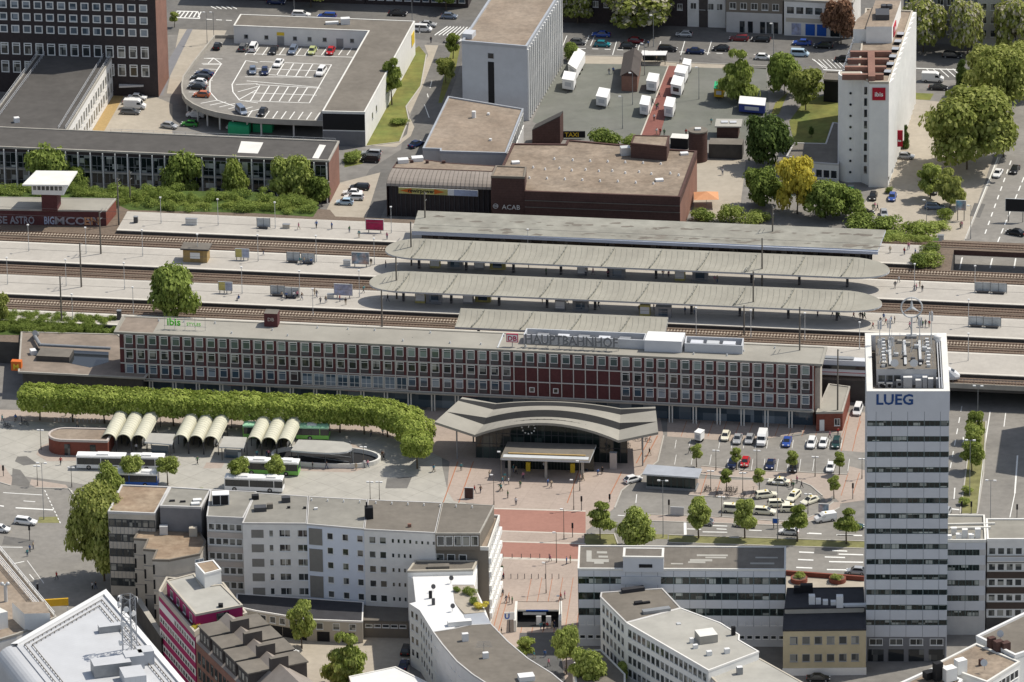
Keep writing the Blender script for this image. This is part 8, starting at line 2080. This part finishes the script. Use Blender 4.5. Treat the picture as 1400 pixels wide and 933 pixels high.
# ================================================================ lamps, masts, shelters
def lamp_proto(nm,h,heads,arm,m):
 r=bpy.data.objects.new(nm,None);COL.objects.link(r);r['category']='lamp';b=MB();b.tube((0,0,0),(0,0,h),.085,m,.055,6);b.tube((0,0,0),(0,0,.8),.12,m,n=6)
 if arm:b.tube((-arm,0,h),(arm if heads>1 else 0,0,h+.02),.05,m,n=5)
 b.build('pole',r,True)
 for k in range(heads):b=MB();x=(-arm if k==0 else arm)if arm else 0;b.box((x,0),.6 if arm else .42,.34 if arm else .42,h-.1,h+.14,'white_sheet');b.build('lamp_head',r,True)
 return[r,False]
LP_=dict(p=lamp_proto('platform_lamp',6.2,1,0,'metal_pale'),s=lamp_proto('street_lamp',4.4,2,.42,'pole_brown'),q=lamp_proto('square_lamp',6.6,1,.45,'pole_brown'),t=lamp_proto('tall_street_lamp',12.5,2,.8,'metal_grey'),n=lamp_proto('single_lamp',8.0,1,.6,'metal_grey'))
def lamps(kind,s,pts,lab,z=0.0,a=0.0):
 for x,y in pts:
  p=G(s,x,y,z);L_=LP_[kind]
  if not L_[1]:L_[1]=True;o=L_[0];o.location=p;o.rotation_euler=(0,0,TANG+a);o['label']=lab;LABELLED.append(o)
  else:o=dup(L_[0],p,TANG+a,lab)
  o['group']={'p':'platform lamps','s':'double headed lamps','q':'lamps of the square','t':'tall street lamps','n':'single arm lamps'}[kind]
lamps('p','b1',[(875,360),(1185,370),(1495,387),(2125,412),(2867,535)],'slim lamp post on the farthest platform',ZP)
lamps('p','b1',[(157,510),(468,525),(775,538),(1075,562),(1402,565),(1718,570),(2033,585),(4965,725),(5293,735)],'slim lamp post on the middle platform',ZP)
lamps('p','b1',[(42,690),(360,700),(677,718),(1315,742),(1628,762),(1952,760),(5258,920)],'slim lamp post on the third platform from the back',ZP)
lamps('p','b1',[(395,890),(725,852),(1700,860)],'slim lamp post on the nearest platform',ZP);lamps('p','c3',[(1000,110),(1297,125)],'slim lamp post on the nearest platform',ZP);lamps('p','c4',[(200,140),(497,190),(1087,252)],'slim lamp post on the nearest platform',ZP)
lamps('q','e2',[(362,680),(405,545),(825,710),(860,600),(768,880)],'brown post lamp on the station square');lamps('q','e5',[(790,440),(720,645),(818,870)],'brown post lamp on the lower square')
lamps('s','e1',[(305,380),(345,710),(495,540),(595,380),(1008,425),(268,525),(957,690),(1340,440)],'double headed lamp in the station car park');lamps('s','e3',[(262,350),(240,580),(458,590)],'double headed lamp at the left of the bus plaza');lamps('s','e4',[(950,430),(990,640),(1045,640)],'double headed lamp at the right of the bus plaza')
lamps('t','e1',[(742,870)],'tall street lamp on the grass strip before the taxis');lamps('t','e2',[(1343,870)],'tall street lamp at the left end of the grass strip');lamps('t','e3',[(280,795)],'tall street lamp on the lower left traffic island');lamps('t','f7',[(240,330),(185,720),(330,1010)],'tall street lamp on the avenue median')
lamps('n','a3',[(768,255),(720,410),(600,700),(655,570),(1015,540)],'single arm lamp by the market square');lamps('n','a1',[(1125,238),(1162,238)],'lamp post at the deck entrance');lamps('n','a2',[(208,75),(848,125)],'lamp post behind the retail building');lamps('n','a4',[(30,300),(1165,292)],'lamp post on the upper right street');lamps('n','b4',[(860,415),(1100,445)],'lamp post at the avenue by the railway')
def mast(s,x,yb,yt,z,zb,lab):
 p=G(s,x,yb,z);h=HT(s,x,yt,yb,z);t=thing('catenary_mast',lab,'mast',(p.x,p.y,zb),0,'catenary masts');b=MB();b.tube((p.x,p.y,zb),(p.x,p.y,h),.2,'pole_brown',.14,8);b.build('pole',t)
 b=MB();q=p+TN*2.6
 for dz in(-.7,-2.2):b.tube((p.x,p.y,h+dz),(q.x,q.y,h+dz-.5),.05,'metal_grey',n=4)
 b.tube((p.x,p.y,h-.2),(q.x,q.y,h-1.2),.03,'metal_grey',n=4);b.build('bracket',t)
for i,a in enumerate((('b1',645,350,115,ZP,ZB),('b1',548,525,290,ZP,ZB),('b1',442,705,465,ZP,ZB),('b1',335,890,645,ZP,ZB))):mast(*a,'dark catenary mast in the slanting row on the left platforms')
mast('b2',685,920,720,ZP,ZB,'tall catenary mast behind the station roof middle');mast('b1',708,240,75,ZB,ZB,'thin mast in the growth near the signal tower')
for a in(('b2',918,340,190),('b2',842,490,350),('b2',762,670,540),('b3',1358,600,440),('b3',1310,780,620),('b4',25,415,265)):mast(a[0],a[1],a[2],a[3],10.1,ZP,'catenary mast rising through a platform canopy')
mast('b3',1260,950,805,ZP,ZB,'catenary mast standing between canopy and station roof');mast('c4',172,195,-40,14.7,ZP,'lattice mast behind the right end of the station roof');mast('c4',378,520,190,4.2,0,'slim flag mast beside the station annex')
for l_ in[(gA[0]+gA[1])/2+k for k in(-2.3,2.3)]+[(gB[0]+gB[1])/2+k for k in(-2.2,2.2)]+[(gC[0]+gC[1])/2+k for k in(-2.2,2.2)]:
 b=MB();b.tube(TR(S0,l_,ZB+6.2),TR(S1,l_,ZB+6.2),.03,'metal_dark',n=3);solo('overhead_wire',b,'thin overhead contact wire along a station track','overhead wire',TR(S0+80,l_,ZB+6.2),'overhead wires')
def hoard(s,x,y,wd,h,m,lab,z=ZP,legs=.7,a=None):
 p=G(s,x,y,z);t=thing('billboard',lab,'billboard',p);b=MB();a=TANG if a is None else a;d=V((cos(a),sin(a),0));nn_=V((d.y,-d.x,0))
 b.box(p,wd+.24,.2,p.z+legs-.1,p.z+legs+h+.1,'metal_pale',a);b.build('frame',t);b=MB();b.box(p+nn_*.11,wd,.03,p.z+legs,p.z+legs+h,m,a);b.build('poster',t)
 for k in(-.35,.35):b=MB();b.tube(p+d*(wd*k),p+d*(wd*k)+V((0,0,legs)),.09,'metal_dark',n=5);b.build('leg',t)
hoard('b2',645,410,3.9,2.4,'poster_magenta','magenta billboard on the farthest platform');hoard('b2',568,595,3.7,2.6,'poster_blue','blue billboard on the middle platform');hoard('b2',475,765,3.9,2.5,'poster_pale','pale blue white billboard on the third platform')
hoard('b1',1297,558,1.4,1.9,'poster_yellow','yellow timetable board on the middle platform');hoard('b1',1335,560,1.4,1.9,'poster_lilac','lilac timetable board on the middle platform');hoard('b1',1206,738,1.4,1.9,'poster_yellow','yellow timetable board on the third platform');hoard('b1',1244,740,1.4,1.9,'poster_lilac','lilac timetable board on the third platform')
hoard('b4',1345,352,4.6,2.9,'black','black backed billboard on one post by the avenue',0,2.6);hoard('b4',1047,345,2.1,2.2,'poster_blue','blue sided panel on one post beside the avenue',0,2.6);hoard('e1',1068,690,1.9,1.7,'poster_blue','blue poster panel at the taxi rank exit',0,.5)
hoard('e2',218,645,1.7,2.3,'brick_brown','dark brown advertising slab on the square',0,.1);hoard('e1',728,792,1.1,1.0,'sign_ublue','blue direction sign on the grass strip',0,1.2);hoard('e1',30,700,2.6,1.7,'panel_grey','grey double cabinet at the street before the shelter',0,.1)
def shelter(s,x,y,wd,lab,z=ZP):
 p=G(s,x,y,z);t=thing('glass_shelter',lab,'shelter',p,0,'glass shelters on the platforms');b=MB();b.box(p+TN*.7,wd,.06,z+.2,z+2.3,'shelter_glass',TANG);b.build('glass',t)
 b=MB();b.box(p+TN*.1,wd*.8,.5,z+.42,z+.5,'metal_dark',TANG);b.box(p+TN*.1,wd*.7,.1,z,z+.42,'metal_dark',TANG);b.build('bench',t)
 for k in(-.5,0,.5):b=MB();b.tube(p+TN*.7+TD*(wd*k),p+TN*.7+TD*(wd*k)+V((0,0,2.4)),.06,'metal_dark',n=5);b.build('post',t)
for s,x,y,wd,lab in(('b2',200,575,3.0,'grey glass shelter on the middle platform left of the blue billboard'),('b2',280,582,3.0,'bench shelter beside the grey glass shelter'),('b2',115,757,3.2,'glass shelter on the third platform'),('b2',190,768,3.2,'bench shelter right of the third platform glass shelter'),('b2',38,390,3.0,'dark shelter with bench on the farthest platform'),('b4',1165,740,3.6,'glass shelter on the right end of the middle platform'),('b4',1250,745,3.6,'second glass shelter on the right end of the middle platform'),('b4',1130,925,3.4,'glass shelter on the right end of the third platform'),('b4',1215,930,3.8,'second glass shelter on the right end of the third platform')):shelter(s,x,y,wd,lab)
p=G('b1',1060,572,ZP);t=thing('platform_hut','brown hut with white notice and wide dark roof on the middle platform','hut',p);b=MB();b.box(p+TN*1.6,5.4,3.2,ZP,ZP+3.0,'timber_path',TANG);b.build('wall',t);b=MB();b.box(p+TN*1.6,6.4,4.2,ZP+3.0,ZP+3.3,'metal_dark',TANG,'roof_felt');b.build('roof',t);b=MB();b.box(p-TN*.03,2.2,.06,ZP+.9,ZP+2.3,'sign_white',TANG);b.build('notice',t)
for s,x,y,w_,h,m,lab in(('b1',738,355,.9,1.4,'metal_dark','dark bin at the start of the farthest platform'),('b1',1040,366,2.6,1.4,'metal_pale','pale cabinet on the farthest platform'),('b2',165,385,1.6,.9,'plaster_sand','sand coloured box on the farthest platform'),('b2',495,588,1.6,1.2,'metal_pale','pale drum shaped box left of the blue billboard'),('b2',405,765,1.4,.9,'metal_pale','pale box left of the pale billboard'),('b1',648,880,.9,2.0,'metal_dark','dark cabinet at the hedge end on the near platform'),('b4',450,190,1.2,1.5,'tarp_green','green cabin roof behind the parked cars'),('e2',1055,470,1.4,3.6,'plaster_pinkish','pinkish stone pillar right of the entrance canopy'),('b4',938,460,1.4,1.6,'metal_pale','pale cabinet at the bridge fence'),('c4',455,445,2.0,1.6,'plaster_sand','sand coloured box behind the station annex')):
 p=G(s,x,y,ZP if s[0]=='b' and x<800 and s!='b4' or(s=='b1')else 0);b=MB();b.box(p,w_,.8,p.z,p.z+h,m,TANG);b.box(p,w_+.1,.9,p.z+h,p.z+h+.08,'metal_grey',TANG);solo('cabinet',b,lab,'cabinet',p)
for l_,lab,sl in((L_P2,'the middle platform',((910,600),(1020,605),(1150,608),(1250,610),(1710,640),(1900,655),(2240,668),(2350,672))),(L_P3,'the third platform',((830,790),(905,795),(1090,795),(1170,785),(1590,830),(1700,835),(2050,860),(2150,870)))):
 for i,(x,y)in enumerate(sl):
  p=G('b2',x+60,y+5,ZP);b=MB();b.box(p+TN*1.0,3.4 if i%2 else 2.2,1.6,ZP,ZP+2.5,'metal_grey' if i%3 else 'poster_yellow',TANG);b.box(p+TN*.18,2.0,.06,ZP+.5,ZP+2.1,'glass_blue' if i%2 else 'sign_white',TANG);solo('platform_cabin',b,'vending cabin under the canopy of '+lab,'cabin',p,'cabins under the canopies')
# small things around
for i in range(9):p=G('e5',438+i*46,548,0);b=MB();b.tube(p,p+V((0,0,1.1)),.07,'metal_dark',n=6);solo('bollard',b,'thin bollard in the chained row across the lower square','bollard',p,'bollards across the lower square')
for i in range(6):p=G('e5',430+i*62,410,0);b=MB();b.tube(p,p+V((0,0,1.0)),.07,'metal_dark',n=6);solo('bollard',b,'thin bollard at the tram street edge','bollard',p,'bollards at the tram street')
for i in range(12):p=G('e3',350+i*26,172+i*.6,0);b=MB();b.tube(p,p+V((0,0,.95)),.08,'metal_pale',n=6);solo('bollard',b,'pale bollard below the clipped plane trees','bollard',p,'bollards below the plane trees')
def tlight(s,x,y,yt,lab):
 p=G(s,x,y);h=min(5.5,HT(s,x,yt,y));t=thing('traffic_light',lab,'traffic light',p,0,'traffic lights');b=MB();b.tube(p,p+V((0,0,h)),.08,'metal_dark',n=6);b.build('pole',t);b=MB();b.box(p-V((0,.12,0)),.36,.3,h-1.1,h,'black',TANG);b.build('signal_head',t)
for s,x,y,yt,lab in(('e2',870,715,630,'traffic light at the tram street near the square'),('e2',818,870,785,'traffic light at the second red street band'),('e2',1033,665,618,'traffic light at the street corner by the car park'),('e2',1377,740,650,'traffic light on the street island before the shelter'),('e3',22,520,450,'traffic light at the left street corner'),('e3',190,930,830,'traffic light on the lower left junction'),('f1',250,350,285,'traffic light by the white railed roof'),('f7',128,845,755,'left traffic light on the avenue median'),('f7',196,845,755,'right traffic light on the avenue median'),('f7',520,870,775,'traffic light on the right avenue kerb'),('e1',1275,585,470,'traffic light at the car park exit')):tlight(s,x,y,yt,lab)
q=BD('a3',[(697,300),(835,300),(838,282),(700,280)],2.6);t=thing('bus_shelter','glass bus shelter with white roof edge behind the pitched brick house','shelter',(q[0].x,q[0].y,0));q[2]=q[1]+TN*3;q[3]=q[0]+TN*3;b=MB();b.prism(q,2.45,2.6,'white_sheet',None,True);b.build('roof',t)
for p in inset(q,.2):b=MB();b.tube((p.x,p.y,0),(p.x,p.y,2.45),.08,'metal_dark');b.build('post',t)
b=MB();I=inset(q,.3);b.quad([(I[2].x,I[2].y,.2),(I[3].x,I[3].y,.2),(I[3].x,I[3].y,2.3),(I[2].x,I[2].y,2.3)],'glass_hall');b.build('glass',t)
p=G('b3',1055,262);t=thing('parasol','wide orange square parasol beside the brick hall','parasol',p);b=MB();h=2.3;c_=[(-2.8,-2.6),(2.8,-2.6),(2.8,2.6),(-2.8,2.6)];b.add([p+V((x,y,h))for x,y in c_]+[p+V((0,0,h+1.1))],[[0,1,4],[1,2,4],[2,3,4],[3,0,4]],'tarp_orange');b.build('canopy',t);b=MB();b.tube(p,p+V((0,0,h+1)),.06,'metal_grey');b.build('pole',t)
for s,x,y,sx,h,m,lab in(('a1',1295,735,5.0,2.2,'tarp_green','bright green awning beneath the parking deck'),('a2',35,722,4.6,2.0,'tarp_green','green awning right of the bright green one'),('b4',85,222,3.2,1.8,'tarp_green','green tarpaulin tent below the yellow tree'),('d2',515,715,1.6,1.5,'metal_dark','dark waste bin in the yard row'),('d2',560,705,1.6,1.3,'sign_yellow','yellow lidded waste bin in the yard row'),('d2',625,708,1.6,1.4,'sign_ublue','blue lidded waste bin in the yard row'),('d2',685,690,1.4,1.4,'metal_dark','dark waste bin at the white corner house')):
 p=G(s,x,y);b=MB();I=[p+TD*(-sx/2),p+TD*(sx/2),p+TD*(sx/2)+TN*sx*.6,p-TD*(sx/2)+TN*sx*.6];b.prism(I,.05,h,m);b.add([I[0]+V((0,0,h)),I[1]+V((0,0,h)),(I[1]+I[2])/2+V((0,0,h+.5)),(I[0]+I[3])/2+V((0,0,h+.5)),I[2]+V((0,0,h)),I[3]+V((0,0,h))],[[0,1,2,3],[3,2,4,5],[0,3,5],[1,4,2]],m);solo('waste_bin' if s=='d2' else 'awning',b,lab,'bin' if s=='d2' else 'awning',p)
# ================================================================ people
def person_mesh(pose):
 me=bpy.data.meshes.new('person');V_=[];E=[];Rr=[]
 def v(x,y,z,r,par=None):
  V_.append((x,y,z));Rr.append(r)
  if par is not None:E.append((par,len(V_)-1))
  return len(V_)-1
 sit=pose=='sit';dz=-.45 if sit else 0;st={'stand':0,'walk':.28,'sit':0}[pose]
 pel=v(0,0,.95+dz,.15);ch=v(.02,0,1.28+dz,.165,pel);nk=v(.03,0,1.47+dz,.07,ch);hd=v(.05,0,1.61+dz,.105,nk);v(.04,0,1.72+dz,.07,hd)
 for sy in(-1,1):
  sh=v(.02,sy*.2,1.38+dz,.065,ch);el=v(-.04+sy*st*.5,sy*.26,1.12+dz,.048,sh);ha=v(.06+sy*st*.7+(.2 if sit else 0),sy*.25,.88+dz+(.1 if sit else 0),.036,el);v(.09+sy*st*.75+(.24 if sit else 0),sy*.25,.79+dz+(.1 if sit else 0),.03,ha)
  hp=v(0,sy*.1,.88+dz,.1,pel)
  kn=v(.45,sy*.13,.48,.075,hp)if sit else v(.03-sy*st*.5,sy*.11,.5,.075,hp)
  an_=v(.45,sy*.13,.08,.048,kn)if sit else v(-sy*st*1.05,sy*.11,.08,.048,kn);v(an_ and V_[an_][0]+.17,sy*.12,.04,.04,an_)
 me.from_pydata(V_,E,[]);o=bpy.data.objects.new('person',me);COL.objects.link(o);md=o.modifiers.new('s','SKIN');me.skin_vertices[0].data[0].use_root=True
 for i,r in enumerate(Rr):me.skin_vertices[0].data[i].radius=(r,r)
 o.modifiers.new('d','SUBSURF').levels=1
 out=bpy.data.meshes.new_from_object(o.evaluated_get(bpy.context.evaluated_depsgraph_get()));bpy.data.objects.remove(o);out.name='person_'+pose
 out.materials.clear()
 for n in('skin','hair','cloth_blue','cloth_jeans','black'):out.materials.append(MATS[n])
 for p in out.polygons:
  z=p.center.z-dz;x,y=p.center.x,abs(p.center.y);p.use_smooth=True
  p.material_index=(4 if p.center.z<.1 else 3 if(z<.97 and y<.2)or p.center.z<.5 else 0 if(z<.9 and y>.19)else 2 if z<1.46 else 1 if z>1.64 or(x<.0 and z>1.52)else 0)
 return out
PM={k:person_mesh(k)for k in('stand','walk','sit')}
pr=random.Random(17);TOPS=['black','navy','grey','white','red','blue','beige','pink','green','brown','teal'];LEGS=['jeans','black','grey','beige','navy']
def people(s,pts,place,z=0.0,pose=None,tops=None):
 for x,y in pts:
  q=G(s,x,y,z);q.z+=.03;k=pose or pr.choice(('stand','walk','walk'));o=bpy.data.objects.new('person',PM[k]);COL.objects.link(o);o.location=q;o.rotation_euler=(0,0,pr.uniform(0,6.28));f=pr.uniform(.94,1.06);o.scale=(f*1.05,f*1.05,f)
  tp,lg=pr.choice(tops or TOPS),pr.choice(LEGS)
  for i,m in((2,tp),(3,lg)):o.material_slots[i].link='OBJECT';o.material_slots[i].material=MATS['cloth_'+m]
  tag(o,'%s top and %s, person %s'%(tp,'jeans' if lg=='jeans' else lg+' trousers',place),'person','people about the station')
people('e2',[(12,490),(172,482),(335,522),(425,537),(447,562),(405,602),(412,560),(532,532),(515,582),(675,572),(695,582),(443,642),(490,682),(250,612),(285,612),(965,512),(990,502),(905,482),(880,542),(490,502),(475,492),(860,544),(290,372),(318,366),(650,475),(1265,395),(400,598)],'on the square')
people('e5',[(748,432),(858,452),(882,442),(405,668),(428,664),(452,708),(473,708),(493,718),(820,692),(845,682),(425,505),(430,550),(420,925)],'on the lower square');people('e5',[(685,892),(705,892),(728,890),(760,885),(778,880)],'at the subway stairs')
people('f4',[(1045,760),(1072,825),(970,770),(1190,880)],'below the subway stairs')
people('e1',[(118,262),(840,497),(852,510),(880,472),(912,507),(1113,152),(1170,130),(1182,92),(505,380),(395,660)],'in the station car park')
people('e3',[(388,448),(1260,442),(15,175),(100,170),(420,135),(475,140),(495,215),(700,350),(870,360)],'by the bus station');people('e4',[(1065,242),(1062,382),(1072,388),(905,450),(955,434),(975,434),(1370,462),(645,445),(728,445),(255,175),(995,250),(312,372),(370,375),(382,372)],'on the bus plaza')
people('b2',[(232,394),(328,385),(412,392),(507,410),(560,437),(712,447)],'on the farthest platform',ZP);people('b2',[(40,532),(240,580),(262,582),(300,584),(625,590),(705,600)],'on the middle platform',ZP)
people('b2',[(330,762),(350,797),(380,792),(487,802),(585,737),(140,770),(165,770),(205,768),(225,765),(250,775),(455,785),(318,750),(715,785)],'on the third platform',ZP);people('b1',[(1297,777)],'alone on the third platform',ZP,'sit')
people('b4',[(690,712),(710,682),(795,727),(806,724),(824,707),(838,732)],'at the middle platform end',ZP);people('b4',[(663,522),(763,502),(740,530),(800,535)],'on the short platform end',ZP)
people('b4',[(570,932),(628,885),(668,902),(688,902),(812,895),(770,932),(828,922),(855,922),(610,910),(640,912),(875,925),(840,925)],'at the third platform end',ZP)
people('b3',[(90,602),(185,642),(850,655),(1100,682),(1115,682),(400,645),(440,640),(520,650),(820,650)],'under the middle canopy',ZP);people('b3',[(165,792),(380,815),(840,838),(940,852),(990,852),(770,832),(300,800),(340,800),(470,820),(690,840)],'under the third canopy',ZP);people('c4',[(500,27),(513,27),(525,27),(465,22),(385,25),(350,15),(270,12)],'in the shade at the canopy end',ZP)
people('a3',[(527,405),(550,402),(800,527),(765,572),(785,597),(793,590),(772,657),(785,732),(805,732),(827,737),(1082,677),(785,335),(915,345),(945,737),(740,255)],'on the market square');people('b4',[(570,290),(580,285),(595,290),(1045,390),(1052,385)],'by the hotel car park');people('b3',[(1143,98)],'on the yard right of the brick hall');people('d1',[(128,345),(140,325),(155,312)],'at the lower left crossing');people('f1',[(375,255),(612,320),(632,320)],'under the big tree at the left');people('a2',[(950,235)],'at the top of the side road lawn')
finish_windows()
finish_roofs()
finish_labels()
